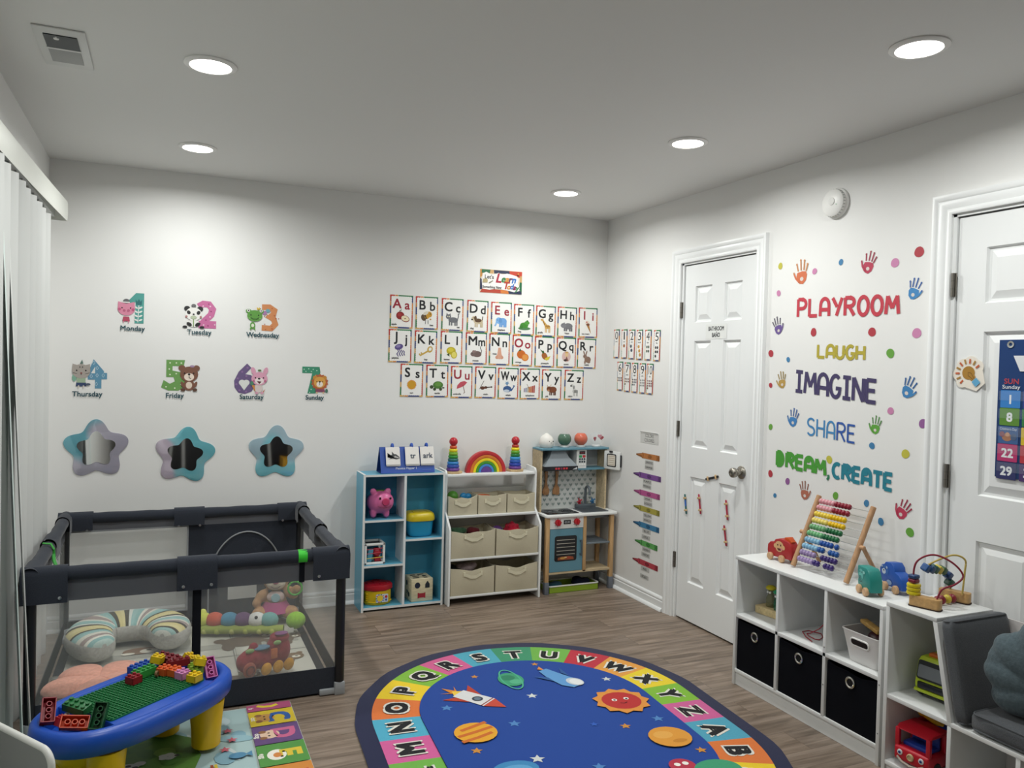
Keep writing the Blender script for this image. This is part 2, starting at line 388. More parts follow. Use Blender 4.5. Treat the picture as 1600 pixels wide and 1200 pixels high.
mb = MB(P('33363a')).bb(-.047, .047, -.125, -.015, -.0072, -.006)
for i in range(13): mb.box((0, -.12 + i * .0085, -.009), (.094, .0035, .003), P('8b8e90'), rot=(.5, 0, 0))
mb.build('louvre_grille', t)
mb = MB(P('a5a6a5', .6)).bb(-.047, .047, -.004, .125, -.0085, -.006, bev=.001); mb.bb(-.049, .049, -.015, -.004, -.011, -.006, P('d9dad8', .4)); mb.build('filter_panel', t)
MB(P('e4e4e2')).cyl((-.012, -.105, -.013), (-.012, -.105, -.010), .008).box((-.012, -.112, -.011), (.005, .014, .003)).build('pull_tab', t)
t = thing('smoke_detector', 'round white smoke detector on the wall above the painted words', 'smoke detector', (0, -2.0, 2.2))
t.matrix_basis = on_right(2.0, 2.2)
mb = MB(P('efefec', .4)); mb.lathe([(0, .001), (.068, .001), (.068, .012), (.062, .016), (.060, .030), (.050, .038), (0, .040)], n=40); mb.build('body', t)
mb = MB(P('b9bab8'))
for i in range(28):
    a = 2 * PI * i / 28; mb.box((.0612 * math.cos(a), .0612 * math.sin(a), .022), (.002, .004, .010), rot=(0, 0, a))
mb.build('vent_slots', t)
MB(P('e6e6e3')).lathe([(0, .0395), (.017, .0395), (.017, .042), (.015, .043), (0, .0435)], M=T(.004, .004, 0)).build('test_button', t)
mb = MB(P('3fae5a')); mb.cyl((.03, -.012, .0375), (.03, -.012, .040), .002); mb.build('indicator', t)

# ------------------------------------------------------------------ vertical blinds over the sliding door
t = thing('vertical_blind', 'white vertical slat blind with a curved valance over the sliding door', 'blinds', (-W, -1.2, 0))
vp = [(-3.275, -.14), (-3.195, -.14), (-3.21, -.5), (-3.229, -1.02), (-3.245, -1.58), (-3.25, -2.4)]
mb = MB(P('e9ebe4', .35)); tt = bmesh.new(); rr = []
for x, y in vp: rr.append([tt.verts.new((x + a, y, z)) for a, z in ((0, 2.205), (.003, 2.195), (.004, 2.15), (.003, 2.115), (0, 2.107))])
for a, b in zip(rr, rr[1:]):
    for k in range(4): tt.faces.new([a[k], a[k + 1], b[k + 1], b[k]])
g = bmesh.ops.solidify(tt, geom=tt.faces[:], thickness=.003); bmesh.ops.recalc_face_normals(tt, faces=tt.faces[:]); mb._in(tt, None)
mb.build('valance', t, world=True)
MB(P('c8cac8')).bb(-3.285, -3.245, -2.35, -.16, 2.12, 2.16).build('head_rail', t, world=True)
def slat(y, ang, sway, x=-3.259, m='cfd1cf', par=None):
    mb = MB(P(m, .4)); tt = bmesh.new(); rows = []
    for z in (.04, .7, 1.4, 2.09):
        row = []
        for k in range(7):
            s = (k / 6 - .5) * .089; c = .006 * (1 - (2 * k / 6 - 1) ** 2)
            dx = sway * (1 - (z / 2.1)) 
            row.append(tt.verts.new((x + dx + c * math.cos(ang) - s * math.sin(ang), y + s * math.cos(ang) + c * math.sin(ang), z)))
        rows.append(row)
    for a, b in zip(rows, rows[1:]):
        for k in range(6): tt.faces.new([a[k], a[k + 1], b[k + 1], b[k]])
    bmesh.ops.solidify(tt, geom=tt.faces[:], thickness=.0012); mb._in(tt, None)
    mb.bb(x - .004, x + .004, y - .008, y + .008, 2.085, 2.125, P('b8bbb9'))
    return mb.build('slat', par or t, world=True)
for i in range(12):
    y = -.47 - i * .146; slat(y, -.70 + .08 * math.sin(i * 2.1) if y > -1.7 else .02, 0)
CARD = {'A': (-1.43, 1.752),
 'B': (-1.269, 1.752),
 'C': (-1.102, 1.75),
 'D': (-0.934, 1.748),
 'E': (-0.771, 1.746),
 'F': (-0.611, 1.741),
 'G': (-0.454, 1.739),
 'H': (-0.296, 1.74),
 'I': (-0.137, 1.743),
 'J': (-1.434, 1.545),
 'K': (-1.271, 1.543),
 'L': (-1.104, 1.546),
 'M': (-0.938, 1.545),
 'N': (-0.779, 1.544),
 'O': (-0.617, 1.541),
 'P': (-0.457, 1.538),
 'Q': (-0.296, 1.537),
 'R': (-0.142, 1.536),
 'S': (-1.356, 1.337),
 'T': (-1.192, 1.335),
 'U': (-1.031, 1.331),
 'V': (-0.87, 1.331),
 'W': (-0.712, 1.327),
 'X': (-0.558, 1.326),
 'Y': (-0.399, 1.323),
 'Z': (-0.232, 1.323)}

DAY = {1: [(-2.971, 1.777), (-2.844, 1.616), (-2.897, 1.59)],
 2: [(-2.648, 1.756), (-2.482, 1.604), (-2.568, 1.583)],
 3: [(-2.325, 1.759), (-2.148, 1.599), (-2.234, 1.581)],
 4: [(-3.177, 1.42), (-3.018, 1.267), (-3.106, 1.239)],
 5: [(-2.756, 1.427), (-2.567, 1.26), (-2.686, 1.235)],
 6: [(-2.383, 1.416), (-2.2, 1.248), (-2.288, 1.23)],
 7: [(-2.011, 1.406), (-1.859, 1.251), (-1.938, 1.229)]}
STAR = [(-3.061, 0.956, 0.302), (-2.631, 0.914, 0.3), (-2.149, 0.918, 0.302)]
DOT = [('yellow', 1.655, 1.958, 0.015), ('pink', 1.878, 1.91, 0.014), ('blue', 2.032, 1.935, 0.013), ('pink', 2.316, 1.901, 0.019),
 ('red', 2.428, 1.932, 0.021), ('pink', 1.649, 1.826, 0.014), ('red', 1.884, 1.629, 0.018), ('red', 2.213, 1.62, 0.019), ('pink', 2.43, 1.609, 0.02),
 ('red', 1.609, 1.532, 0.017), ('blue', 1.728, 1.502, 0.012), ('green', 2.309, 1.529, 0.019), ('red', 1.614, 1.375, 0.012),
 ('pink', 2.32, 1.292, 0.015), ('purple', 2.473, 1.251, 0.018), ('green', 1.623, 1.17, 0.014), ('blue', 2.233, 1.139, 0.014),
 ('yellow', 2.003, 1.053, 0.017), ('yellow', 2.398, 1.123, 0.018), ('red', 1.632, 0.94, 0.016), ('purple', 1.75, 0.919, 0.015),
 ('blue', 1.668, 0.838, 0.011), ('green', 2.046, 0.897, 0.016), ('blue', 2.215, 0.892, 0.014), ('blue', 2.291, 0.828, 0.015),
 ('green', 2.432, 0.812, 0.018)]
HAND = [('orange', 1.8, 1.911, 0.12), ('red', 2.187, 1.913, 0.098), ('blue', 2.411, 1.784, 0.09), ('purple', 1.65, 1.664, 0.091),
 ('tan', 1.692, 1.401, 0.085), ('blue2', 2.401, 1.389, 0.094), ('blue3', 1.777, 1.223, 0.092), ('green', 2.25, 1.225, 0.08),
 ('brown', 1.86, 0.889, 0.09), ('red2', 2.398, 0.894, 0.092)]
WORD = {'CREATE': [(2.025, 0.969), (2.34, 0.954), (2.029, 1.05), (2.339, 1.043)],
 'DREAM': [(1.675, 0.978), (1.982, 0.97), (1.677, 1.065), (1.978, 1.056)],
 'IMAGINE': [(1.783, 1.342), (2.245, 1.309), (1.784, 1.459), (2.247, 1.426)],
 'LAUGH': [(1.915, 1.505), (2.179, 1.495), (1.912, 1.578), (2.179, 1.568)],
 'PLAYROOM': [(1.782, 1.696), (2.342, 1.683), (1.769, 1.796), (2.335, 1.773)],
 'SHARE': [(1.865, 1.15), (2.141, 1.134), (1.87, 1.237), (2.144, 1.224)]}
COMMA = (2.001, 0.979)
CRAYON = {'BLUE': [(0.414, 0.47), (0.701, 0.47)],
 'GREEN': [(0.438, 0.357), (0.689, 0.359)],
 'ORANGE': [(0.427, 0.903), (0.684, 0.901)],
 'PINK': [(0.411, 0.668), (0.699, 0.671)],
 'PURPLE': [(0.401, 0.779), (0.705, 0.777)],
 'RED': [(0.418, 0.236), (0.699, 0.238)],
 'YELLOW': [(0.412, 0.572), (0.701, 0.571)]}
CLABEL = {'BLUE': [(0.566, 0.437), (0.561, 0.4)],
 'GREEN': [(0.57, 0.324), (0.563, 0.291)],
 'ORANGE': [(0.574, 0.865), (0.574, 0.835)],
 'PINK': [(0.572, 0.638), (0.575, 0.609)],
 'PURPLE': [(0.559, 0.745), (0.557, 0.715)],
 'RED': [(0.561, 0.202), (0.556, 0.153)],
 'YELLOW': [(0.572, 0.536), (0.57, 0.506)]}
COLORS_SIGN = [(0.467, 1.048), (0.663, 1.05), (0.663, 0.984), (0.483, 0.981)]
NUM = {0: (0.155, 1.604, 0.075, 0.192),
 1: (0.251, 1.601, 0.081, 0.192),
 2: (0.342, 1.597, 0.072, 0.194),
 3: (0.432, 1.593, 0.078, 0.193),
 4: (0.527, 1.59, 0.078, 0.193),
 5: (0.623, 1.585, 0.07, 0.193),
 6: (0.209, 1.391, 0.073, 0.19),
 7: (0.298, 1.386, 0.074, 0.19),
 8: (0.386, 1.384, 0.068, 0.195),
 9: (0.476, 1.382, 0.066, 0.193),
 10: (0.558, 1.38, 0.07, 0.196)}
BATH_SIGN = [(1.072, 1.696), (1.257, 1.612)]
STICK = [[(1.117, 0.839), (1.228, 0.87)], [(0.933, 0.728), (0.952, 0.615)], [(1.061, 0.748), (1.083, 0.639)], [(1.294, 0.754), (1.313, 0.648)],
 [(1.285, 0.617), (1.309, 0.509)]]

# ------------------------------------------------------------------ alphabet cards on the back wall
RD, DK = '9c1f33', '17181c'
def card_border(mb, w, h, r=.006, cols=('c5392f', 'd98a3a', '2b3f7c', '1f7a45', 'b8342e', 'dcae62')):
    x, y = w / 2, h / 2; a, o, n, g, q, s = cols
    mb.poly(rrect(-x, -y, x, y, r), 'ece7dc')
    e = .0105
    for k, (c, y0, y1) in enumerate(((a, .6, 1), (o, .35, .6), (n, -.1, .35), (s, -.4, -.1), (g, -.95, -.4))): mb.rect(-x + .0015, y * y0 - (.0015 if y1 < 1 else 0), -x + e, y * y1 - .0015, c)
    for k, (c, y0, y1) in enumerate(((n, .55, 1), (o, .1, .55), ('d0702f', -.15, .1), (q, -.95, -.15))): mb.rect(x - e, y * y0, x - .0015, y * y1 - .0015, c)
    for c, x0, x1 in ((a, -1, -.55), (o, -.55, -.3), (g, -.3, 1)): mb.rect(x * x0 + .0015, y - e, x * x1 - .0015, y - .0015, c)
    for c, x0, x1 in ((s, -1, -.6), (o, -.6, -.3), (n, -.3, .7), (s, .7, 1)): mb.rect(x * x0 + .0015, -y + .0015, x * x1 - .0015, -y + e, c)
    pts = []; i = .0112
    for (ax, ay), (bx, by) in (((-x + i, -y + i), (x - i, -y + i)), ((x - i, -y + i), (x - i, y - i)), ((x - i, y - i), (-x + i, y - i)), ((-x + i, y - i), (-x + i, -y + i))):
        L = math.hypot(bx - ax, by - ay); nn = max(4, int(L / .012)); tx, ty = (bx - ax) / L, (by - ay) / L
        for k in range(nn * 4):
            f = k / (nn * 4); d = .0034 * abs(math.sin(PI * nn * f)); pts.append((ax + tx * L * f + ty * d, ay + ty * L * f - tx * d))
    mb.poly(pts, 'f0efec')
G9, BR, TN, OR_, YL, GR = '6d6f75', '6b3f25', 'c99a5b', 'd97a1f', 'd8b31e', '3f7a2c'
def legs(xs, y0, y1, w, c): return [('r', [(x, y0), (x, y1)], w, c) for x in xs]
PIC = {
 'A': ('apple', (-3.9, -3.6), [('e', -.6, .6, 2.1, 2, '8f1d20'), ('e', -.9, 1, 1, .9, 'a93030'), ('r', [(-.8, 2.3), (-1, 3.2)], .25, BR), ('p', [(-.9, 2.7), (.1, 4.1), (-.2, 2.9)], '3d6b2a'), ('e', 2, -.9, 2.2, 1.6, '8f1d20', -.3), ('e', 1.9, -.8, 2, 1.35, 'ece0bd', -.3), ('e', 1.9, -.8, .4, .25, '6b4a2a')]),
 'B': ('bee', (2.6, -3.4), [('e', -1.7, .2, 1.3, 1.7, '5b4630', .3), ('e', 0, .8, 1.2, 1.3, 'c9952a'), ('e', 1.2, 1.8, 1.5, 1.5, 'c9952a'), ('e', -.6, 2.4, 1.5, .8, 'd9d3c4', .5), ('r', [(-1, 1.5), (-.2, -.5)], .5, DK), ('r', [(-.6, -1), (-.8, -3)], .25, DK), ('r', [(.6, -1), (.7, -3)], .25, DK), ('e', 1.9, -.6, .4, .4, 'c9952a'), ('e', 1.7, 2.1, .25, .3, DK)]),
 'C': ('cat', (3.4, -3.6), [('e', .4, -.2, 2.6, 1.4, G9), ('e', -2.2, 1.4, 1.4, 1.2, G9), ('p', [(-3.4, 2), (-3.2, 3.4), (-2.4, 2.4)], G9), ('p', [(-2, 2.4), (-1.2, 3.2), (-1, 1.9)], G9), ('r', [(2.7, .2), (3.2, 1.6), (3.1, 3), (3.8, 3.2)], .5, G9)] + legs((-1.6, -.4, 1.4, 2.4), -.8, -3, .7, G9) + [('e', -2.6, 1.5, .25, .3, 'e8e4c8'), ('e', -1.8, 1.5, .25, .3, 'e8e4c8')]),
 'D': ('dog', (-3.2, -3.6), [('e', .4, -.1, 2.6, 1.4, 'cdbd9d'), ('e', .2, .4, 2, 1, '5a4028'), ('e', -1.9, 1.3, 1.5, 1.2, 'cdbd9d'), ('e', -1.2, 1.4, .7, 1.3, '5a4028'), ('e', -3.1, .7, .5, .4, DK), ('r', [(2.6, .6), (2.8, 2.6)], .45, '5a4028')] + legs((-1.2, -.2, 1.8, 2.6), -.8, -3.1, .7, 'cdbd9d') + [('e', -2.1, 1.6, .25, .25, DK)]),
 'E': ('elephant', (0, -3.6), [('e', .8, .6, 2.3, 1.9, '6fa3dc'), ('e', -1.5, 1, 1.7, 1.7, '7db1e6'), ('e', -.6, 1, 1, 1.5, '5f93cc'), ('r', [(-2.6, .8), (-3.1, -1), (-3.7, -1.9)], .8, '7db1e6')] + legs((-.8, .2, 1.6, 2.5), 0, -2.3, .9, '6fa3dc') + [('e', -2.2, 1.3, .2, .2, DK)]),
 'F': ('frog', (-2.8, -3.6), [('e', .2, -2.1, 3.6, .9, '4f7f56'), ('e', .1, -.4, 2.4, 1.5, '3f8a2c'), ('e', 1.7, .9, 1.5, 1, '4f9a38'), ('e', 1.9, 1.8, .6, .6, '4f9a38'), ('e', 2, 1.9, .25, .3, DK), ('e', -1.6, -1.2, 1, 1, '377a26'), ('r', [(1.6, -.6), (2, -1.9)], .6, '4f9a38')]),
 'G': ('giraffe', (-3.4, -3.5), [('p', [(-.6, -.3), (-2.3, 3), (-1.6, 3.2), (1, .3)], 'cfa352'), ('e', -2.2, 3.1, 1, .6, 'cfa352', -.4), ('e', 1.1, -.5, 1.7, 1.1, 'cfa352')] + legs((-.2, .5, 1.9, 2.5), -1, -3.6, .45, 'cfa352') + [('e', x, y, .35, .35, '8d5b26') for x, y in ((-1.5, 2), (-.9, 1), (.2, -.1), (1.1, -.4), (1.9, -.2))] + [('r', [(-1.9, 3.5), (-1.8, 4.3)], .25, '8d5b26')]),
 'H': ('hippo', (0, -3.4), [('e', .7, .3, 2.7, 1.7, '77777c'), ('e', -2.2, .6, 1.7, 1.3, '7f7f85'), ('e', -1.8, 1.9, .4, .4, '77777c')] + legs((-1.5, -.4, 1.7, 2.8), -.6, -2.4, 1, '6f6f74') + [('e', -2.7, 1.1, .2, .2, DK)]),
 'I': ('ice cream', (-1.6, -3.5), [('p', [(-1, 1.1), (.6, 1.6), (1.9, -3.6)], 'b5813f'), ('e', -.4, 2.2, 1.4, 1.4, 'e8dccb'), ('e', -.1, 1.5, 1.1, .7, '7d4a33'), ('e', -.9, 2.8, .5, .4, 'c97070')]),
 'J': ('jellyfish', (-2.6, -3.4), [('e', -.6, 2, 2.2, 1.4, '574a86', .3), ('e', -.9, 2.3, 1.2, .7, '8a7fb2', .3)] + [('r', [(-1.4 + i, 1.2 - i * .3), (-.8 + i, -.4), (-1.6 + i * 1.2, -1.5), (-.8 + i * 1.1, -2.8 + .2 * i)], .45, '574a86') for i in range(4)]),
 'K': ('key', (.2, -3.6), [('e', 2.2, 1.4, 1.4, 1.7, 'c8a64e', -.5), ('e', 2.3, 1.5, .7, .9, 'f0efec', -.5), ('r', [(1.3, .6), (-3, -1.9)], .8, 'c8a64e'), ('r', [(-1.9, -1.2), (-2.5, -.2)], .6, 'c8a64e'), ('r', [(-2.9, -1.8), (-3.4, -.9)], .6, 'c8a64e')]),
 'L': ('lemon', (-2.6, -3.5), [('e', -.2, .8, 2.5, 2, 'bfae1f'), ('e', -.4, 1.2, 1.5, 1, 'd6c83a'), ('p', [(-2.6, -1.2), (-1, -2.2), (-1.2, -.4)], '43562a'), ('e', 1.4, -1.2, 1.7, 1.9, 'bfae1f'), ('e', 1.4, -1.2, 1.3, 1.5, 'e2d76a')]),
 'M': ('mouse', (-.4, -3.6), [('e', .4, -.4, 2.5, 1.6, '6f5c59'), ('e', -1.8, -.4, 1.4, 1.2, '75625f'), ('e', -1.6, .9, .7, .7, '8a7370'), ('e', -.7, 1, .6, .6, '8a7370'), ('r', [(2.6, -.2), (3, 1.4), (2.2, 2.6), (2.2, 3.6)], .3, '4f4341'), ('e', -2.3, -.2, .2, .2, DK)]),
 'N': ('nose', (-2.9, .2), [('p', [(-.7, 3.4), (.7, 3.4), (1.2, 0), (2, -1.4), (-2, -1.4), (-1.2, 0)], 'dba48b'), ('e', -1.3, -1.7, 1, .9, 'd39a80'), ('e', 1.3, -1.7, 1, .9, 'd39a80'), ('e', 0, -1.6, 1.1, 1, 'dba48b')]),
 'O': ('orange', (-2.4, -3.5), [('e', -.7, .5, 2.5, 2.3, 'c9681b'), ('p', [(-2.4, 2.2), (-1.2, 3.7), (-.8, 2.3)], '2f5a2a'), ('e', 1.6, -1, 2.1, 2, 'd6761e'), ('e', 1.6, -1, 1.6, 1.5, 'e39a4a')]),
 'P': ('pineapple', (.2, -3.5), [('e', 0, .2, 1.6, 2.1, 'a8622a', .6), ('p', [(-1, 1.4), (-2.8, 3.9), (-1.3, 3), (-.6, 3.2), (-.2, 2)], '35602f'), ('p', [(0, -1), (3.6, .4), (2.6, -1.6), (1, -2.2)], 'd8c83c')]),
 'Q': ('queen', (0, -3.6), [('e', 0, .4, 2.7, 2.9, 'd9b9b4'), ('e', .2, 1.3, 1.1, 1.2, 'e0c295'), ('p', [(-1, -2), (.2, .6), (1.4, -2)], '8a5a52'), ('e', -.6, -1.6, 1, .6, '3c3430'), ('p', [(-.6, 2.3), (-.7, 3.2), (0, 2.7), (.3, 3.3), (.6, 2.7), (1.1, 3.2), (1, 2.3)], 'd0a640')]),
 'R': ('rabbit', (.2, -3.6), [('e', .7, -.8, 2, 1.7, '8b6f5e'), ('e', -1, .9, 1.2, 1.1, '94796a'), ('e', -1.6, 2.7, .4, 1.4, '8b6f5e', .35), ('e', -.2, 2.8, .4, 1.4, '8b6f5e', -.3), ('e', -1, -2.3, .5, 1, '94796a'), ('e', 1.4, -2.2, 1, .6, '8b6f5e'), ('e', -1.4, 1.1, .2, .2, DK)]),
 'S': ('sun', (0, -3.6), [('s', 0, .3, 2.6, 'd98f1a', .82, 18), ('e', 0, .3, 2, 2, 'cf9a22')]),
 'T': ('turtle', (0, -3.5), [('e', .4, .5, 2.7, 1.9, '4a7a30'), ('e', .5, .9, 1.7, 1.1, '63933f'), ('e', -3, -.5, 1, .9, '3b4a2a'), ('e', -1.4, -1.6, .8, .8, '3b4a2a'), ('e', 1.8, -1.6, .8, .8, '3b4a2a'), ('e', 3.2, -.9, .7, .35, '3b4a2a')]),
 'U': ('umbrella', (-2.6, -3.5), [('p', [(-2.7, -1), (-2.4, .8), (-.8, 2.5), (1.4, 3.1), (3, 2.4), (1.6, .8), (-.3, -.2)], 'c4505f'), ('r', [(.7, 1), (1.7, -2.8), (1.1, -3.3)], .3, BR)]),
 'V': ('violin', (.2, -3.5), [('e', -1.6, -.4, 1.3, .9, '5c3220'), ('e', .2, -.1, .9, .7, '5c3220'), ('r', [(.5, -.1), (3.2, .2)], .5, '3a2418'), ('e', 3.4, .2, .5, .4, '3a2418'), ('r', [(-3.3, -1), (-.9, 3.4)], .25, '3a2418')]),
 'W': ('whale', (0, -3.5), [('e', -.5, -.5, 2.4, 1.7, '33598f'), ('p', [(1, -1.4), (3, .8), (2.7, 1.6), (3.9, 1.4), (3.4, .5), (2, -1.6)], '33598f'), ('e', -.9, -1.4, 1.7, .7, 'c3cfdd'), ('s', -.7, 2.6, 1.4, '6f97bd', .4, 7), ('r', [(-.7, 1), (-.7, 2.4)], .3, '6f97bd'), ('e', -1.7, -.3, .2, .2, DK)]),
 'X': ('xylophone', (0, -3.5), [('r', [(-3.2 + i * .95, -1.9 - .05 * i), (-3.1 + i * .95, .2 + .25 * i)], .75, c) for i, c in enumerate(('9a8fa8', '8f98b5', 'b3b0a0', 'c2772f', 'c06a2a', 'b4452c', 'a83a2c'))] + [('r', [(-1.8, 2.4), (-.6, .2)], .2, BR)]),
 'Y': ('yak', (-3, -3.6), [('e', .6, -.2, 2.5, 1.7, '7d4426'), ('e', -1.6, .2, 1.4, 1.4, '6f3a20'), ('r', [(-2.5, 1), (-2.7, 2.4)], .3, 'b99a6a'), ('r', [(-.8, 1.2), (-.3, 2.6)], .3, 'b99a6a')] + legs((-1, 0, 1.4, 2.2), -1.4, -3.2, .7, '5a2f1a') + [('e', -1.9, -.6, .7, .5, 'c08a64')]),
 'Z': ('zebra', (-2.4, -3.5), [('e', .7, -.9, 1.7, 1.1, 'd5d5d2'), ('p', [(-.4, -.6), (-.6, 2.4), (.4, 2.5), (1, -.2)], 'd5d5d2'), ('e', -1, 2.3, 1.1, .6, 'c9c9c6', -.4), ('e', -1.8, 2, .5, .4, DK)] + legs((-.2, .5, 1.6, 2.2), -1.4, -3.6, .4, 'b9b9b6') + [('r', [(.1 + .5 * i, -.2), (.2 + .5 * i, -1.7)], .25, '3a3a3a') for i in range(5)] + [('r', [(-.6, .4 + .6 * i), (.3, .6 + .6 * i)], .22, '3a3a3a') for i in range(3)])}
for i, (k, (x, z)) in enumerate(CARD.items()):
    word, wp, ops = PIC[k]; mb = MB(); card_border(mb, .146, .203)
    c = RD if k in 'AEIOU' else DK
    lo = k.lower(); up = k in 'WMGQ'
    mb.text(k, -.028 if k not in 'WM' else -.024, .058 if k == 'J' else .050, .058, c, bold=.028, w=.056 if k in 'WM' else None); mb.text(lo, .036, .044, .056, c, bold=.024, w=.044 if k in 'WM' else None)
    mb.ops(ops, .0122, 0, -.031); mb.text(word, wp[0] * .0115, wp[1] * .0125 - .031, .011, DK, bold=.03)
    o = mb.build('alphabet_card', M=on_back(x, z, rz=.008 * math.sin(i * 1.7)))
    tag(o, 'alphabet card with letters %s%s and %s %s picture' % (k, lo, 'an' if word[0] in 'aeiou' else 'a', word), 'alphabet card', 'alphabet cards on the back wall')
# the banner above them
mb = MB(); w, h = .293, .15
mb.poly(rrect(-w / 2, -h / 2, w / 2, h / 2, .006), 'e7d9bf')
for c, p in (('c98a35', [(-.145, .02), (-.145, .073), (-.125, .073), (-.13, .03)]), ('1f6b42', [(-.135, .073), (-.135, .05), (-.08, .05), (-.07, .073)]), ('cda46a', [(-.075, .073), (-.08, .05), (-.055, .05), (-.05, .073)]), ('28324f', [(-.052, .073), (-.05, .05), (.06, .055), (.06, .073)]),
             ('c7432f', [(.055, .073), (.06, .05), (.145, .03), (.145, .073)]), ('28324f', [(-.145, .02), (-.145, -.055), (-.13, -.055), (-.128, .0)]), ('b8412d', [(-.145, -.073), (-.13, -.05), (0, -.05), (0, -.073)]), ('d27a33', [(0, -.073), (-.005, -.05), (.045, -.052), (.06, -.073)]), ('28324f', [(.055, -.073), (.05, -.055), (.145, -.05), (.145, -.073)]), ('1f6b42', [(.145, -.06), (.125, -.04), (.13, .01), (.145, .03)]), ('cda46a', [(.13, .005), (.13, .045), (.145, .045), (.145, .005)])): mb.poly(p, c)
mb.poly([(-.128, -.05), (-.134, 0), (-.13, .045), (-.105, .058), (-.075, .045), (-.05, .045), (-.02, .056), (.01, .048), (.04, .056), (.075, .05), (.11, .042), (.12, .02), (.115, -.005), (.13, -.03), (.125, -.052), (.09, -.06), (.04, -.052), (-.03, -.045), (-.08, -.055)], 'f1efec')
mb.text("Let's", -.083, .028, .025, DK, bold=.03); mb.text('Something New', -.062, -.036, .0165, DK, bold=.035, w=.130)
for ch, c, x, y, s in (('L', 'b0273f', -.012, .025, .058), ('e', '2f7f45', .018, .021, .044), ('a', 'd08a2e', .044, .020, .044), ('r', '5b2a5c', .067, .020, .044), ('n', '2a6fc0', .091, .019, .044), ('T', 'b5382c', .036, -.020, .046), ('o', 'd08a2e', .056, -.027, .034), ('d', '2a6fc0', .076, -.025, .034), ('a', '8e2a50', .096, -.028, .034), ('y', '2f7f45', .114, -.032, .034)): mb.text(ch, x, y, s, c, bold=.05, shear=.25)
mb.poly([(-.13, -.012), (-.125, .012), (-.105, .016), (-.093, .008), (-.096, -.01)], 'b8a878'); mb.rib([(-.085, -.012), (-.058, .004)], .007, '7d7a68')
mb.ell(.117, .058, .006, .005, 'd99a3a'); mb.rect(.108, .045, .122, .05, '3b2a22')
tag(mb.build('banner', M=on_back(-.778, 1.975)), "printed banner reading Let's Learn Something New Today above the alphabet cards", 'sign')

# ------------------------------------------------------------------ day stickers: number, animal, name of the day
def numeral(mb, n, x0, y0, x1, y1, c, dots):
    S = lambda p: [(x0 + a * (x1 - x0), y0 + b * (y1 - y0)) for a, b in p]; wd = (x1 - x0) * .36
    if n == 1: mb.poly(S([(.42, 0), (.98, 0), (1, 1), (.5, 1), (0, .72), (.25, .58), (.48, .7)]), c)
    elif n == 2: mb.rib(S([(.05, .78), (.3, .88), (.6, .87), (.8, .7), (.72, .5), (.4, .28), (.22, .14)]), wd, c); mb.rect(*S([(.05, 0)])[0], *S([(1, .27)])[0], c)
    elif n == 3: mb.rib(S([(.1, .86), (.5, .87), (.76, .76), (.7, .6), (.45, .52), (.72, .46), (.82, .28), (.6, .12), (.1, .13)]), wd * .85, c)
    elif n == 4: mb.poly(S([(.35, 1), (1, .6), (1, .52), (.85, .52), (.85, 0), (.45, 0), (.45, .3), (0, .3), (0, .52)]), c); mb.poly(S([(.2, .52), (.45, .52), (.45, .75)]), 'dfe0dd'); mb.rect(*S([(.8, .32)])[0], *S([(1.2, .54)])[0], c)
    elif n == 5: mb.poly(S([(.2, 1), (.95, 1), (.9, .8), (.45, .8), (.45, .65), (.8, .6), (.98, .4), (.95, .15), (.7, 0), (.3, 0), (0, .1), (.1, .34), (.35, .22), (.55, .3), (.5, .44), (.2, .44)]), c)
    elif n == 6: mb.poly(S([(.58, 1), (.2, .72), (0, .42), (.02, .2), (.2, .02), (.5, -.02), (.8, .06), (.95, .25), (.95, .5), (.75, .62), (.5, .64), (.78, .86)]), c); mb.ell(*S([(.36, .36)])[0], .017, .016, 'dfe0dd'); mb.ell(*S([(.56, .36)])[0], .017, .016, 'dfe0dd'); mb.poly(S([(.22, .34), (.7, .34), (.46, .1)]), 'dfe0dd')
    elif n == 7: mb.poly(S([(0, 1), (.95, 1), (1, .8), (.75, 0), (.3, 0), (.55, .76), (0, .76)]), c)
    for a, b, dc, r in dots: mb.ell(*S([(a, b)])[0], r, r, dc, n=8)
def face(mb, x, y, rx, ry, c, ear, earc, muzzle=None, eye=DK):
    if ear == 'r':
        for s in (-1, 1): mb.ell(x + s * rx * .8, y + ry * .8, rx * .38, ry * .38, earc)
    elif ear == 'p':
        for s in (-1, 1): mb.poly([(x + s * rx * .95, y + ry * 1.05), (x + s * rx * .25, y + ry * .8), (x + s * rx, y + ry * .1)], earc)
    elif ear == 'l':
        for s in (-1, 1): mb.ell(x + s * rx * .75, y + ry * 1.15, rx * .28, ry * .6, earc, -s * .3)
    mb.ell(x, y, rx, ry, c)
    if muzzle: mb.ell(x, y - ry * .35, rx * .55, ry * .5, muzzle)
    for s in (-1, 1): mb.ell(x + s * rx * .5, y + ry * .12, rx * .09, rx * .1, eye, n=8)
    return mb
DAYS = [(1, 'Monday', '4f9c94', 'pink pig in a grey cap'), (2, 'Tuesday', 'c76e9e', 'panda'), (3, 'Wednesday', 'd08a5a', 'green frog with a crown'), (4, 'Thursday', '5f93b0', 'grey cat in shorts'), (5, 'Friday', '6f9f57', 'brown bear'), (6, 'Saturday', '6c5a85', 'pink rabbit'), (7, 'Sunday', '3f8f70', 'orange lion')]
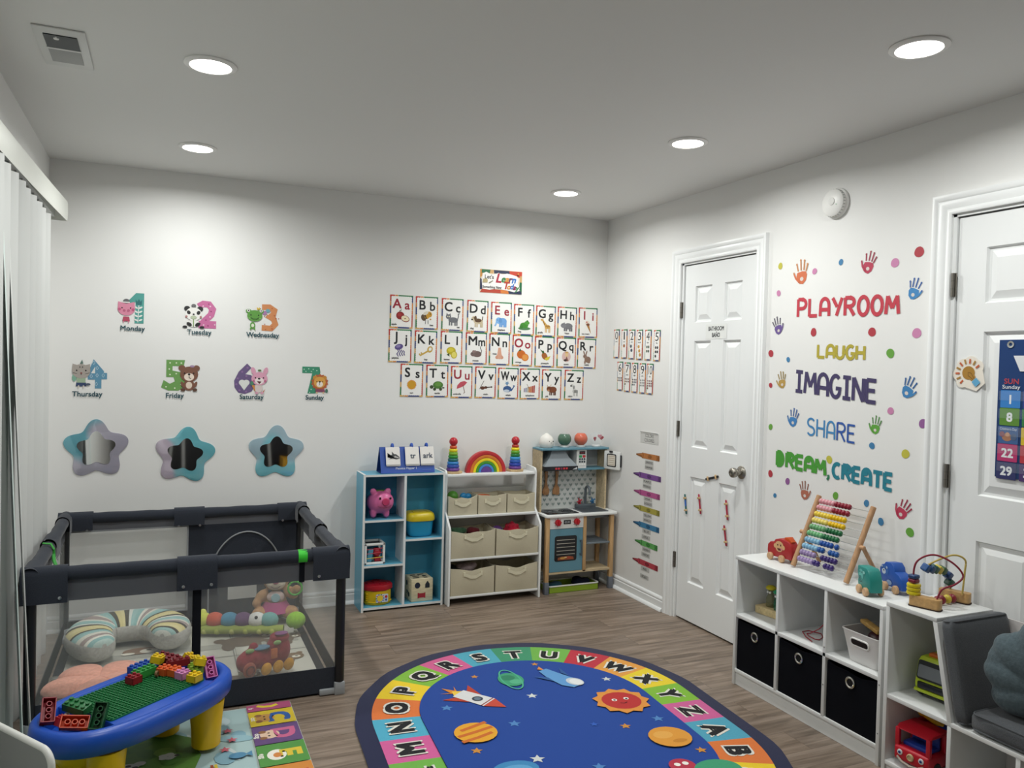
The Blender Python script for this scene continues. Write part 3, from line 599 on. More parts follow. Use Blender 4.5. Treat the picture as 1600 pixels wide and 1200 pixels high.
for n, day, c, an in DAYS:
    (xa, ya), (xb, yb), (xc, yc) = DAY[n]; cx, cy = (xa + xb) / 2, (ya + yb) / 2; w, h = xb - xa, ya - yb; mb = MB()
    L = lambda u, v: (-w / 2 + u * w, -h / 2 + v * h)
    rd = random.Random(n)
    if n == 1:
        numeral(mb, 1, *L(.38, 0), *L(1, 1), c, []); x, y = L(.8, .66)
        mb.poly([(x - .016, y + .022), (x - .008, y + .01), (x, y + .024), (x + .008, y + .01), (x + .016, y + .022), (x + .014, y - .008), (x - .014, y - .008)], '2f6f72'); mb.rib([(x, y - .01), (x - .004, y - .1)], .004, 'e6e8e4')
        for k in range(4):
            for s in (-1, 1): mb.ell(x - .002 + s * .011, y - .022 - k * .022, .010, .0045, 'e6e8e4', s * .5)
        p = L(.33, .4); face(mb, *L(.33, .47), .041, .036, 'd98aa4', 'p', 'd98aa4'); mb.poly([(p[0] - .014, p[1] - .03), (p[0] + .014, p[1] - .03), (p[0] + .018, p[1] - .055), (p[0] - .018, p[1] - .055)], 'b54a63')
        for s in (-1, 1): mb.ell(*L(.33 + s * .08, .41), .007, .007, 'b8607f'); mb.ell(*L(.33 + s * .26, .45), .008, .007, 'c05a80'); mb.rib([(p[0] + s * .012, p[1] - .055), (p[0] + s * .012, p[1] - .062)], .005, 'd98aa4')
        mb.ell(*L(.33, .72), .016, .012, '6a6a6c'); mb.rib([L(.2, .68), L(.46, .68)], .005, 'f0f0ee')
    elif n == 2:
        numeral(mb, 2, *L(.42, 0), *L(1, 1), c, [(rd.random() * .2 + a, b, '9a3f72' if k % 2 else 'efd3e2', .004) for k, (a, b) in enumerate(((.1, .8), (.4, .88), (.66, .8), (.7, .62), (.5, .42), (.3, .3), (.2, .12), (.5, .1), (.8, .14)))])
        mb.ell(*L(.3, .16), .032, .02, 'ecebe7'); face(mb, *L(.3, .5), .041, .036, 'efeeea', 'r', '2a2a2c')
        for s in (-1, 1): mb.ell(*L(.3 + s * .15, .55), .009, .011, '2a2a2c', -s * .5); mb.ell(*L(.3 + s * .13, .13), .015, .009, '232326', s * .6); mb.ell(*L(.3 + s * .22, .4), .006, .006, 'b07a7a'); mb.ell(*L(.3 + s * .26, .03), .012, .007, '232326')
        mb.ell(*L(.3, .49), .005, .004, '232326'); mb.ell(*L(.3, .38), .016, .009, 'b8c4a8'); mb.ell(*L(.3, .8), .012, .009, '6a6a6c'); mb.rib([L(.3, .32), L(.3, .05)], .005, '7d9c62')
    elif n == 3:
        numeral(mb, 3, *L(.42, 0), *L(1, 1), c, [(rd.random(), rd.random() * .9 + .05, 'b5532f', .003) for k in range(14)]); mb.ell(*L(.66, .74), .012, .011, '6fa8b4'); mb.ell(*L(.56, .66), .012, .012, 'a57aa8')
        mb.ell(*L(.2, .2), .014, .02, '5f9a45'); face(mb, *L(.26, .54), .041, .032, '5f9a45', 'r', '5f9a45'); mb.ell(*L(.2, .2), .008, .01, 'dfe6cf')
        for s in (-1, 1): mb.ell(*L(.26 + s * .19, .72), .008, .008, 'f2f2ee'); mb.ell(*L(.26 + s * .19, .72), .004, .004, DK); mb.ell(*L(.26 + s * .16, .45), .005, .004, '7fb565'); mb.rib([L(.2 + s * .05, .12), L(.2 + s * .07, .04)], .007, '5f9a45')
        mb.rib([L(.14, .48), L(.2, .43), L(.32, .43), L(.38, .48)], .003, '2c4a22'); mb.poly([L(.32, .76), L(.32, .86), L(.37, .8), L(.4, .86), L(.42, .76)], 'd6b53e')
    elif n == 4:
        numeral(mb, 4, *L(.45, 0), *L(.92, 1), c, []); 
        for a, b in ((.62, .88), (.72, .7), (.72, .45), (.9, .45), (.7, .15), (.55, .42)): q = L(a, b); mb.rib([(q[0], q[1] + .01), (q[0] + .006, q[1]), (q[0], q[1] - .01), (q[0] - .006, q[1])], .002, 'c5dbe6', True)
        q = L(.26, .3); mb.poly([(q[0] - .022, q[1] - .015), (q[0] + .022, q[1] - .015), (q[0] + .024, q[1] - .035), (q[0] - .024, q[1] - .035)], '35456b'); mb.rect(q[0] - .02, q[1] - .016, q[0] + .02, q[1] + .01, '9fb59a'); mb.ell(*L(.06, .36), .01, .02, '7fae98')
        face(mb, *L(.26, .58), .042, .037, 'a9a19a', 'p', 'a9a19a'); mb.poly([L(.22, .84), L(.28, .98), L(.32, .84)], '5f7a72'); mb.ell(*L(.26, .52), .005, .004, '8a4a4a'); mb.rib([L(.26, .5), L(.26, .46)], .003, DK)
        for s in (-1, 1): mb.rib([L(.26 + s * .12, .5), L(.26 + s * .24, .53)], .002, '4a4a4a'); mb.rib([L(.26 + s * .07, .1), L(.26 + s * .07, .01)], .006, 'cfc8bf'); mb.rib([L(.26 + s * .04, .75), L(.26 + s * .04, .7)], .004, '4a4a4a')
        mb.ell(*L(.46, .14), .012, .006, '4a566a')
    elif n == 5:
        numeral(mb, 5, *L(0, 0), *L(.66, 1), c, [(a, b, 'dfeacb', .0042) for a, b in ((.35, .9), (.6, .9), (.8, .9), (.32, .7), (.35, .52), (.6, .55), (.82, .42), (.8, .2), (.55, .08), (.2, .12))])
        mb.ell(*L(.74, .18), .028, .03, '7d5544'); mb.ell(*L(.74, .18), .016, .019, 'e2d3c2'); face(mb, *L(.74, .54), .046, .042, '7d5544', 'r', '7d5544', 'ecdccd')
        mb.ell(*L(.74, .54), .007, .005, DK); mb.rib([L(.74, .53), L(.74, .42), L(.79, .4)], .003, DK); mb.ell(*L(.82, .8), .012, .006, 'a58aa8')
        for s in (-1, 1): mb.ell(*L(.74 + s * .16, .03), .012, .009, '5f4436'); mb.ell(*L(.74 + s * .17, .2), .008, .018, '7d5544', -s * .4)
    elif n == 6:
        numeral(mb, 6, *L(0, 0), *L(.64, 1), c, [(a, b, '8f6fa0', .006) for a, b in ((.6, .86), (.36, .72), (.16, .5), (.1, .3), (.25, .1), (.55, .06), (.55, .58))])
        mb.ell(*L(.72, .18), .022, .026, 'd9cbc8'); face(mb, *L(.74, .5), .044, .037, 'dba0b8', 'l', 'dba0b8', 'efe2e2'); mb.ell(*L(.73, .5), .007, .005, DK); mb.poly([L(.66, .42), L(.8, .4), L(.74, .32)], '5a2a30'); mb.ell(*L(.74, .78), .01, .005, '5f7a4a')
        mb.poly([L(.5, .3), L(.6, .28), L(.62, .04)], 'cf8a4a'); mb.poly([L(.84, .06), L(.92, .16), L(.86, .02)], 'b86a4a'); mb.ell(*L(.52, .34), .009, .012, '4f8a6a')
        for s in (-1, 1): mb.ell(*L(.74 + s * .17, .42), .006, .006, 'c56a90'); mb.ell(*L(.74 + s * .08, .02), .009, .006, 'dba0b8')
    else:
        numeral(mb, 7, *L(0, 0), *L(.68, 1), c, [(a, b, 'bfe0cf', .0035) for a, b in ((.1, .9), (.35, .92), (.6, .9), (.2, .82), (.5, .82), (.8, .86), (.75, .68), (.62, .5), (.6, .3), (.5, .15), (.42, .04))])
        mb.star(*L(.66, .42), .05, 'b5603a', .86, 14); mb.poly([L(.52, .16), L(.84, .16), L(.86, .06), L(.5, .06)], '8a4a68'); face(mb, *L(.66, .42), .034, .033, 'd9a24e', 'r', 'c98a3a', 'f0e6da'); mb.ell(*L(.66, .44), .006, .004, DK); mb.rib([L(.66, .42), L(.66, .32)], .002, DK)
        for s in (-1, 1): mb.rib([L(.68 + s * .12, .06), L(.68 + s * .12, 0)], .008, 'd9b58a')
        mb.ell(*L(.92, .1), .008, .012, '4f7a68')
    mb.text(day, xc - cx, yc - cy, .027, '1f4a55', bold=.025)
    tag(mb.build('day_sticker', M=on_back(cx, cy)), 'wall sticker with number %d, %s and word %s' % (n, ('an ' if an[0] == 'o' else 'a ') + an, day), 'wall sticker', 'day of the week stickers')

# ------------------------------------------------------------------ star mirrors
def star_blob(r, rot, k=.17, n=100):
    return [(r * (1 + k * math.cos(5 * a)) / (1 + k) * math.sin(a + rot), r * (1 + k * math.cos(5 * a)) / (1 + k) * math.cos(a + rot)) for a in [2 * PI * i / n for i in range(n)]]
def iridescent(seed, a, b, c):
    m, nt, bs = base_mat('iridescent_film', a, .12, .25, .6); n = _noise(nt, 3.2, 1); n.noise_dimensions = '4D'; n.inputs['W'].default_value = seed
    r = nt.nodes.new('ShaderNodeValToRGB'); r.color_ramp.interpolation = 'EASE'; r.color_ramp.elements[0].color = lin(a); r.color_ramp.elements[1].color = lin(c); r.color_ramp.elements[0].position = .42; r.color_ramp.elements[1].position = .6
    e = r.color_ramp.elements.new(.52); e.color = lin(b); nt.links.new(n.outputs['Fac'], r.inputs[0]); nt.links.new(r.outputs[0], bs.inputs['Base Color']); return m
for i, ((x, z, w), rot, lb, cols) in enumerate(zip(STAR, (-.02, .12, .03), ('star-shaped wall mirror with a lilac film frame, leftmost below Thursday', 'star-shaped wall mirror with a turquoise and lilac frame, middle of the three', 'star-shaped wall mirror with a plain turquoise frame, rightmost below Saturday'),
                                       (('a9a6b6', 'b3b0bd', '6aa9b8'), ('6db6c2', '8cc0cb', 'c3b7c6'), ('6cbccb', '86c6d2', 'a9c3d0')))):
    t = thing('star_mirror', lb, 'mirror', (0, 0, 0), group='star mirrors in a row'); t.matrix_basis = on_back(x, z - .008, -.001, rz=-rot)
    MB(iridescent(i * 3.7 + 1.3, *cols)).prism(star_blob(.158, 0), .004, bev=.001).build('frame', t)
    MB(metal('f2f4f4', .03)).prism(star_blob(.094, 0), .002, M=T(0, 0, .0035)).build('mirror', t)

# ------------------------------------------------------------------ right wall: number cards, colours, words, hands, dots
for n, (u, z, w, h) in NUM.items():
    mb = MB(); card_border(mb, .073, .193, .005); s = str(n)
    mb.text(s, 0, .056, .055, DK, w=.014 if n == 1 else .036 if n < 10 else .046)
    mb.text('zero one two three four five six seven eight nine ten'.split()[n], 0, .016, .010, DK, bold=.02)
    c = ['', '9c5a24', '3a4a5c', 'c99a4a', '4a5a4a', '22262c', '2a2f38', '6a4a3a', '4a4f58', '8a8a8a', '7a4a4a'][n]
    col = 1 if n < 4 else 2 if n < 6 else 3
    for k in range(n):
        r, q = divmod(k, col); mb.ell((q - (min(col, n) - 1) / 2) * .019 + (.008 * (r % 3 - 1) if n in (2, 3) else 0), -.012 - r * (.026 if n < 6 else .016 if n < 10 else .015), .012 if n < 4 else .008 if n < 6 else .006, .011 if n < 4 else .009 if n < 6 else .006, c, n=9)
    tag(mb.build('number_card', M=on_right(u, z, rz=.012 * math.sin(n * 2.3))), 'narrow counting card with the number %d on the right wall' % n, 'number card', 'number cards by the corner')
t = thing('colors_sign', 'white paper sign reading COLORS COLORES above the crayon pictures', 'sign'); t.matrix_basis = on_right(.569, 1.016)
mb = MB(); mb.poly([(-.098, -.034), (.096, -.034), (.096, .033), (-.1, .033)], 'cfcfcc'); mb.text('COLORS', 0, .014, .021, '3a3a3a', w=.09); mb.text('COLORES', 0, -.014, .021, '3a3a3a', w=.105); mb.build('sheet', t)
mb = MB('dededb'); mb.faces([[(-.1, .030, .002), (.096, .030, .002), (.094, .036, .007), (-.098, .036, .007)]]); mb.build('curled_edge', t)
CRC = {'ORANGE': ('b8763e', '8a5526'), 'PURPLE': ('7d4f96', '4f2f66'), 'PINK': ('b8568f', '84386a'), 'YELLOW': ('aaa047', '74702a'), 'BLUE': ('3f7fa8', '1f4f74'), 'GREEN': ('5fa85a', '357038'), 'RED': ('b8404f', '7d2432')}
SPA = dict(ORANGE='NARANJA', PURPLE='MORADO', PINK='ROSADO', YELLOW='AMARILLO', BLUE='AZUL', GREEN='VERDE', RED='ROJO')
for k, ((u0, z0), (u1, z1)) in CRAYON.items():
    L = u1 - u0; c, dk = CRC[k]; mb = MB(); h = .0168
    mb.poly([(-L / 2, -.004), (-L / 2, .004), (-L / 2 + .07, h - .003), (-L / 2 + .07, -h + .003)], dk); mb.poly([(-L / 2 + .02, 0), (-L / 2 + .02, .003), (-L / 2 + .066, h - .006), (-L / 2 + .066, 0)], c)
    mb.poly(rrect(-L / 2 + .065, -h, L / 2, h, .003), c)
    for x in (-L / 2 + .075, L / 2 - .03): mb.rib([(x, -h), (x + .006, 0), (x, h)], .007, dk)
    mb.ell(.025, 0, .022, .0105, dk); mb.rect(L / 2 - .018, -h * .9, L / 2 - .004, h * .9, dk)
    mb.text(k, .025, 0, .008, c, bold=.01)
    tag(mb.build('crayon_picture', M=on_right((u0 + u1) / 2, (z0 + z1) / 2)), 'printed %s crayon picture on the right wall' % k.lower(), 'crayon picture', 'crayon pictures in a column')
    for i, ((u, z), wd) in enumerate(zip(CLABEL[k], (k, SPA[k]))):
        mb = MB(); mb.rect(-.046, -.0125, .046, .0125, 'bcbcb9'); mb.text(wd, 0, 0, .0125, '26262a', bold=.015, w=min(.074, .0135 * len(wd)))
        tag(mb.build('word_label', M=on_right(u, z, rz=.02 * math.sin(u * 90))), 'small grey label with the word %s below the %s crayon' % (wd, k.lower()), 'label', 'colour word labels')
# painted words
def gl(ch):
    A = arc
    return {'P': [[(0, 0), (0, 1)], [(0, .98), (.4, .98)] + A(.4, .72, .36, .26, 90, -90, 8) + [(0, .46)]], 'L': [[(0, 1), (0, 0)], [(0, .03), (.72, .03)]],
            'A': [[(0, 0), (.02, .6)] + A(.4, .64, .37, .34, 175, 5, 8) + [(.78, .6), (.8, 0)], [(.03, .36), (.77, .36)]], 'Y': [[(0, 1), (.4, .5)], [(.82, 1), (.36, 0)]],
            'R': [[(0, 0), (0, 1)], [(0, .98), (.4, .98)] + A(.4, .74, .36, .24, 90, -90, 8) + [(0, .5)], [(.34, .5), (.78, 0)]], 'O': [A(.42, .5, .4, .5, 0, 360, 22)],
            'M': [[(0, 0), (.12, 1)], [(.12, .98), (.48, .32)], [(.48, .32), (.84, .98)], [(.84, 1), (.96, 0)]], 'U': [[(0, 1), (0, .36)] + A(.38, .36, .38, .34, 180, 360, 10) + [(.76, .36), (.76, 1)]],
            'G': [A(.42, .5, .4, .48, 50, 320, 16) + [(.78, .42), (.45, .42)]], 'H': [[(0, 0), (0, 1)], [(.76, 0), (.76, 1)], [(0, .5), (.76, .5)]],
            'I': [[(.3, 0), (.3, 1)], [(0, .96), (.6, .96)], [(0, .04), (.6, .04)]], 'N': [[(0, 0), (.02, 1)], [(.04, .99), (.74, .01)], [(.74, 0), (.76, 1)]],
            'S': [A(.4, .74, .36, .24, 30, 270, 12) + A(.4, .25, .38, .25, 90, -150, 12)], 'E': [[(0, 0), (0, 1)], [(0, .96), (.68, .96)], [(0, .52), (.6, .52)], [(0, .04), (.68, .04)]],
            'D': [[(0, 0), (0, 1)], [(0, .97), (.25, .97)] + A(.25, .5, .42, .47, 90, -90, 12) + [(0, .03)]], 'C': [A(.46, .5, .42, .48, 55, 305, 16)], 'T': [[(.4, 0), (.4, .97)], [(-.02, .93), (.82, .93)]]}[ch]
ADV = dict(I=.6, M=.96, L=.72, E=.68)
WST = {'PLAYROOM': ('c23a4a', .17, .30), 'LAUGH': ('b3a538', .20, .24), 'IMAGINE': ('423a63', .15, .20), 'SHARE': ('2f66b3', .11, .26), 'DREAM': ('479a35', .215, .24), 'CREATE': ('217f92', .215, .24)}
WLB = dict(PLAYROOM='large red wall letters spelling PLAYROOM', LAUGH='mustard yellow wall letters spelling LAUGH', IMAGINE='dark purple wall letters spelling IMAGINE', SHARE='thin blue wall letters spelling SHARE', DREAM='thick green wall letters spelling DREAM with a comma', CREATE='thick teal wall letters spelling CREATE')
for wd, (bl, br_, tl, tr) in WORD.items():
    c, sw, gap = WST[wd]; tot = sum(ADV.get(q, .8) for q in wd) + gap * (len(wd) - 1); mb = MB(); cu, cz = (bl[0] + br_[0]) / 2, (bl[1] + tr[1]) / 2; x = 0
    ov = {'DREAM': .07, 'CREATE': .07}.get(wd, 0)
    for i, q in enumerate(wd):
        for st in gl(q):
            pts = []
            for a, b in st:
                f = (x + a) / tot; hh = tl[1] - bl[1] + (tr[1] - tl[1] - (br_[1] - bl[1])) * f; base = bl[1] + (br_[1] - bl[1]) * f
                pts.append((bl[0] + (br_[0] - bl[0]) * f - cu, base + hh * (sw * .5 + b * (1 - sw)) - cz))
            hh = tl[1] - bl[1]
            mb.rib(pts, sw * hh, c if wd != 'SHARE' else ('3f86bd' if i < 3 else '2c58a8'))
            mb.k -= .5
        if wd in ('DREAM', 'CREATE') and q in 'DRA':            # cut-out style letters with filled bowls
            f = (x + .3) / tot; u = bl[0] + (br_[0] - bl[0]) * f - cu; z = bl[1] + (br_[1] - bl[1]) * f + (tl[1] - bl[1]) * (.5 if q == 'D' else .72) - cz
            mb.ell(u, z, .014, .028 if q == 'D' else .012, c); mb.k -= 1
        x += ADV.get(q, .8) + gap
    if wd == 'DREAM': mb.rib([(COMMA[0] - cu, COMMA[1] - cz + .006), (COMMA[0] - cu + .002, COMMA[1] - cz - .006), (COMMA[0] - cu - .006, COMMA[1] - cz - .018)], .012, '2f7a58')
    tag(mb.build('wall_word', M=on_right(cu, cz)), WLB[wd], 'wall letters', 'painted words on the right wall')
HC = dict(orange=('d0704a', 'c98a5a', .05, 1, 'orange painted handprint above the word PLAYROOM, beside the bathroom door'), red=('b83a55', '9c2f48', -.25, 1, 'crimson painted handprint above the word PLAYROOM, high up'), blue=('3f86c0', '3a62a5', -.3, -1, 'blue painted handprint right of the word PLAYROOM'), purple=('6a5494', '4a4258', .25, -1, 'dark purple painted handprint left of the word LAUGH'),
          tan=('b8964e', 'a08a52', .15, 1, 'tan painted handprint left of the word IMAGINE'), blue2=('3a80b8', '2f609a', -.45, -1, 'blue painted handprint right of the word IMAGINE'), blue3=('3f80bd', '3a62a0', -.15, 1, 'blue painted handprint left of the word SHARE'), green=('5fa53f', '4f8a45', -.12, 1, 'green painted handprint right of the word SHARE'),
          brown=('b06a54', '94604e', .05, -1, 'brown painted handprint below the word DREAM'), red2=('bd3a56', '9c2f48', -.5, 1, 'red painted handprint below the word CREATE'))
for k, u, z, h in HAND:
    c, d, rot, s, lb = HC[k]; mb = MB(); mb.poly([(-.30 * s * h, -.13 * h), (-.26 * s * h, .02 * h), (0, .06 * h), (.2 * s * h, .03 * h), (.26 * s * h, -.1 * h), (.2 * s * h, -.32 * h), (.04 * s * h, -.45 * h), (-.14 * s * h, -.42 * h), (-.24 * s * h, -.3 * h)], c)
    mb.ell(-.02 * s * h, -.24 * h, .09 * h, .08 * h, 'd8cfc9')
    for x0, y0, x1, y1 in ((-.20, .08, -.27, .36), (-.05, .10, -.06, .5), (.1, .09, .14, .46), (.21, .04, .30, .30)):
        mb.rib([(x0 * s * h, y0 * h), ((x0 + x1) / 2 * s * h, (y0 + y1) / 2 * h), (x1 * s * h, y1 * h)], .065 * h, d); mb.ell(x1 * s * h, y1 * h, .045 * h, .045 * h, d, n=10)
    mb.rib([(-.15 * s * h, -.36 * h), (-.33 * s * h, -.18 * h), (-.42 * s * h, .02 * h)], .08 * h, c); mb.ell(-.42 * s * h, .02 * h, .045 * h, .05 * h, d, n=10)
    tag(mb.build('handprint', M=on_right(u, z, rz=rot)), lb, 'handprint', 'painted handprints')
DLB = ['yellow dot beside the top of the bathroom door trim', 'pink dot beside the orange handprint', 'small blue dot left of the high crimson handprint', 'pink dot right of the high crimson handprint', 'large red dot highest on the wall, below the smoke detector', 'small pink dot left of the word PLAYROOM', 'red dot below the letters LA of PLAYROOM', 'red dot above the right end of the word LAUGH', 'pink dot below the blue handprint, right of LAUGH', 'red dot beside the bathroom door trim, below the purple handprint', 'small blue dot left of LAUGH, above the tan handprint', 'green dot right of the word LAUGH', 'small red dot left of the tan handprint', 'pink dot below the right end of IMAGINE', 'purple dot beside the right door trim', 'green dot beside the bathroom door trim, left of SHARE', 'blue dot below the green handprint', 'yellow dot touching the top of the comma after DREAM', 'yellow dot above the right end of the word CREATE', 'red dot below the first letter of DREAM', 'purple dot left of the brown handprint, below DREAM', 'small blue dot above the cube shelf, left of the brown handprint', 'green dot above the abacus, below CREATE', 'blue dot directly below the middle of CREATE', 'blue dot behind the abacus, left of the red handprint', 'green dot lowest on the wall, below the red handprint']
DC = dict(yellow='c2bc45', pink='c983ad', blue='3f7fad', red='b03642', green='66a23e', purple='8f5a94')
for i, ((c, u, z, r), lb) in enumerate(zip(DOT, DLB)):
    rd = random.Random(i); mb = MB(); ph = rd.random() * 6
    mb.poly([(r * (1 + .06 * math.sin(2 * a + ph) + .04 * math.sin(3 * a + 2 * ph)) * math.cos(a), r * 1.05 * (1 + .05 * math.sin(2 * a + ph)) * math.sin(a)) for a in [2 * PI * k / 24 for k in range(24)]], DC[c])
    tag(mb.build('wall_dot', M=on_right(u, z)), lb, 'dot sticker', 'round dots around the painted words')
# on the bathroom door
mb = MB(); mb.rect(-.09, -.041, .09, .041, 'e6e8e6'); mb.text('BATHROOM', 0, .017, .024, '232326', w=.13, bold=.03); mb.text('BAÑO', 0, -.018, .024, '232326', w=.066, bold=.03)
tag(mb.build('bathroom_sign', M=on_right(1.165, 1.655, .0115)), 'white sign reading BATHROOM BAÑO on the six-panel door', 'sign')
for ((u0, z0), (u1, z1)), c, lb, rl in zip(STICK, ('1d1e22', '2a6a6a', 'b02b45', 'b02b45', 'a82a40'), ('black stick with wooden clips, level with the door knob', 'blue-green stick with wooden clips, furthest left on the door', 'red stick with wooden clips in the left lower door panel', 'red stick with wooden clips, upper of two in the right lower panel', 'red stick with wooden clips, lower of two in the right lower panel'), range(5)):
    L = math.hypot(u1 - u0, z1 - z0); a = math.atan2(z1 - z0, u1 - u0); off = .0025 if rl == 0 else .0025
    t = thing('craft_stick', lb, 'craft stick', group='clipped sticks on the bathroom door'); t.matrix_basis = on_right((u0 + u1) / 2, (z0 + z1) / 2, .0085, rz=a)
    mb = MB(P(c, .5)); mb.prism(rrect(-L / 2, -.006, L / 2, .006, .0058), .003, bev=.0008)
    if rl == 1: mb.bb(-L * .2, L * .1, -.0061, .0061, .0001, .0032, P('3f6fc0'))
    mb.build('stick', t)
    for s in (-1, 1): MB(wood('cfae80')).box((s * L * .3, 0, .004), (.011, .026, .006), bev=.002).build('clip', t)
# bulb cut-out and calendar on the second door
t = thing('bulb_cutout', 'light bulb paper cut-out on the edge of the right door', 'cut-out'); t.matrix_basis = on_right(2.657, 1.449, .009, rz=.75)
S_ = .74; out = [(.058 * (1 + .13 * abs(math.cos(3.5 * a))) * math.sin(a), .009 + .052 * (1 + .13 * abs(math.cos(3.5 * a))) * math.cos(a)) for a in [-2.3 + 4.6 * i / 60 for i in range(61)]]
mb = MB(P('e9e2d6')); mb.prism(out + [(.022, -.064), (-.022, -.064)], .002); mb.build('card', t)
mb = MB(); mb.k = 17
mb.poly(arc(0, .01, .034, .034, -60, 240, 20) + [(-.015, -.032), (.015, -.032)], 'a87b2c'); mb.rib([(-.004, -.03), (-.01, .0), (0, .012), (.01, 0), (.004, -.03)], .003, '6b4a1a')
for i in range(9):
    a = -1.75 + 3.5 * i / 8; mb.rib([(.047 * math.sin(a), .01 + .047 * math.cos(a)), (.07 * math.sin(a), .012 + .068 * math.cos(a))], .009, 'a8803a' if i % 2 else 'c2603a')
for y in (-.042, -.053, -.064): mb.poly(rrect(-.017, y - .006, .017, y + .005, .004), '5fa5cc')
mb.bm.transform(Matrix.Diagonal((S_, S_, 1, 1))); mb.build('bulb_picture', t)
t = thing('calendar_chart', 'navy fabric pocket calendar chart hanging on the right door', 'calendar'); t.matrix_basis = on_right(2.767, 1.083, .0105)
nv = fabric('1d3a6b', 500, .2)
MB(nv).bb(0, .585, 0, .492, 0, .004, bev=.001).build('backing', t)
MB(metal('c9cac8', .25)).lathe([(.006, .0045), (.013, .0045), (.0125, .0065), (.006, .006)], n=20, M=T(.042, .475, 0)).build('grommet', t)
mb = MB(); mb.k = 30; mb.text('SUN', .05, .345, .019, 'b0404f', bold=.03, w=.052); mb.text('Sunday', .05, .325, .014, 'd8dde6', bold=.02, w=.064); mb.text('MON', .135, .345, .019, 'b0404f', bold=.03, w=.052); mb.text('Monday', .135, .325, .014, 'd8dde6', bold=.02, w=.064); mb.build('day_name', t)
for r in range(5): MB(see_through('clear_pocket', 'dfe8f2', .05, .15)).bb(.008, .577, .022 + r * .0635, .055 + r * .0635, .007, .0074).build('pocket', t)
def date_card(cx, cy, c, txt, lb, extra=None):
    mb = MB(); mb.poly(rrect(-.036, -.031, .036, .031, .003), c)
    if txt: mb.text(txt, 0, 0, .032, 'e9ecef', bold=.04)
    if extra: extra(mb)
    tag(mb.build('date_card', M=on_right(2.767 + cx, 1.083 + cy, .0063)), lb, 'date card', 'date cards in the calendar pockets')
def hol(mb): mb.text("Children's Day", 0, .022, .009, 'dfe6ee', w=.062); mb.ell(-.004, -.008, .018, .014, 'a8765a'); mb.ell(-.022, .002, .010, .010, '8a5560'); mb.ell(.02, -.006, .011, .012, '4a5f80'); mb.ell(-.002, .002, .008, .008, 'c99a78')
for cx, cy, c, tx, lb, ex in ((.048, .281, '2f7fc9', '1', 'light blue date card 1', None), (.047, .218, '5a8a2f', '8', 'green date card 8', None), (.045, .153, '3a5f94', '', "blue picture date card reading Children's Day", hol), (.044, .09, 'b82f6a', '22', 'pink date card 22', None), (.042, .026, '2a2f63', '29', 'dark blue date card 29', None),
                             (.129, .281, '2a3f8a', '2', 'dark blue date card at the photo edge, top of the second column', None), (.128, .218, '2a7a3f', '9', 'green date card at the photo edge, second of its column', None), (.127, .153, 'd6b82a', '16', 'yellow date card at the photo edge', None), (.126, .09, 'b8323f', '23', 'red date card at the photo edge', None), (.125, .026, '4a2f6a', '30', 'purple date card at the photo edge', None)): date_card(cx, cy, c, tx, lb, ex)
t = thing('month_flap', 'white slanted month card at the top of the calendar chart', 'calendar card'); t.matrix_basis = on_right(2.767, 1.083, .006)
MB(P('dfe1e4')).prism([(.055, .435), (.2, .435), (.2, .38), (.08, .38)], .002, M=T(0, 0, .0005)).build('card', t)
mb = MB(); mb.k = 20; mb.text('7', .105, .418, .016, '3a3f4a'); mb.text('7', .115, .395, .016, '3a3f4a'); mb.build('figures', t)

# ------------------------------------------------------------------ blue cubby shelf
BLU, WHT = 'e4ebee', 'e9ebea'
tq = P('5aa6c2', .35); tq2 = P('3f93b3', .4); wl = P('e0e2e1', .4)
CX0, CX1, CY = -1.69, -1.197, -.212
t = thing('cubby_shelf', 'turquoise five-cube shelf with white edges beside the playpen', 'shelf', ((CX0 + CX1) / 2, CY / 2, 0))
def board(name, x0, x1, y0, y1, z0, z1, edge='y', m=tq, par=None):
    mb = MB(m); mb.bb(x0, x1, y0 + .002, y1, z0, z1); mb.bb(x0, x1, y0, y0 + .002, z0, z1, wl); return mb.build(name, par or t, world=True)
board('side_panel', CX0, CX0 + .013, CY, -.034, 0, .795); board('side_panel', CX1 - .013, CX1, CY, -.034, 0, .795)
mb = MB(tq); mb.bb(CX0 + .013, CX1 - .013, CY + .002, -.034, .782, .794).bb(CX0 + .013, CX1 - .013, CY, CY + .002, .782, .794, wl)
for x in (CX0, CX1 - .013): mb.bb(x, x + .013, CY, -.034, .7951, .7962, wl)
mb.build('top_panel', t, world=True)
board('bottom_panel', CX0 + .013, CX1 - .013, CY, -.034, .012, .025)
mb = MB(P('e3e8ea', .35)); mb.bb(-1.447, -1.434, CY, -.04, .025, .782); mb.build('divider', t, world=True)
for z in (.262, .524): board('cube_floor', CX0 + .013, -1.447, CY, -.04, z - .006, z + .006)
board('cube_floor', -1.434, CX1 - .013, CY, -.04, .396, .408)
MB(tq2).bb(CX0 + .013, CX1 - .013, -.040, -.034, .025, .782).build('back_panel', t, world=True)

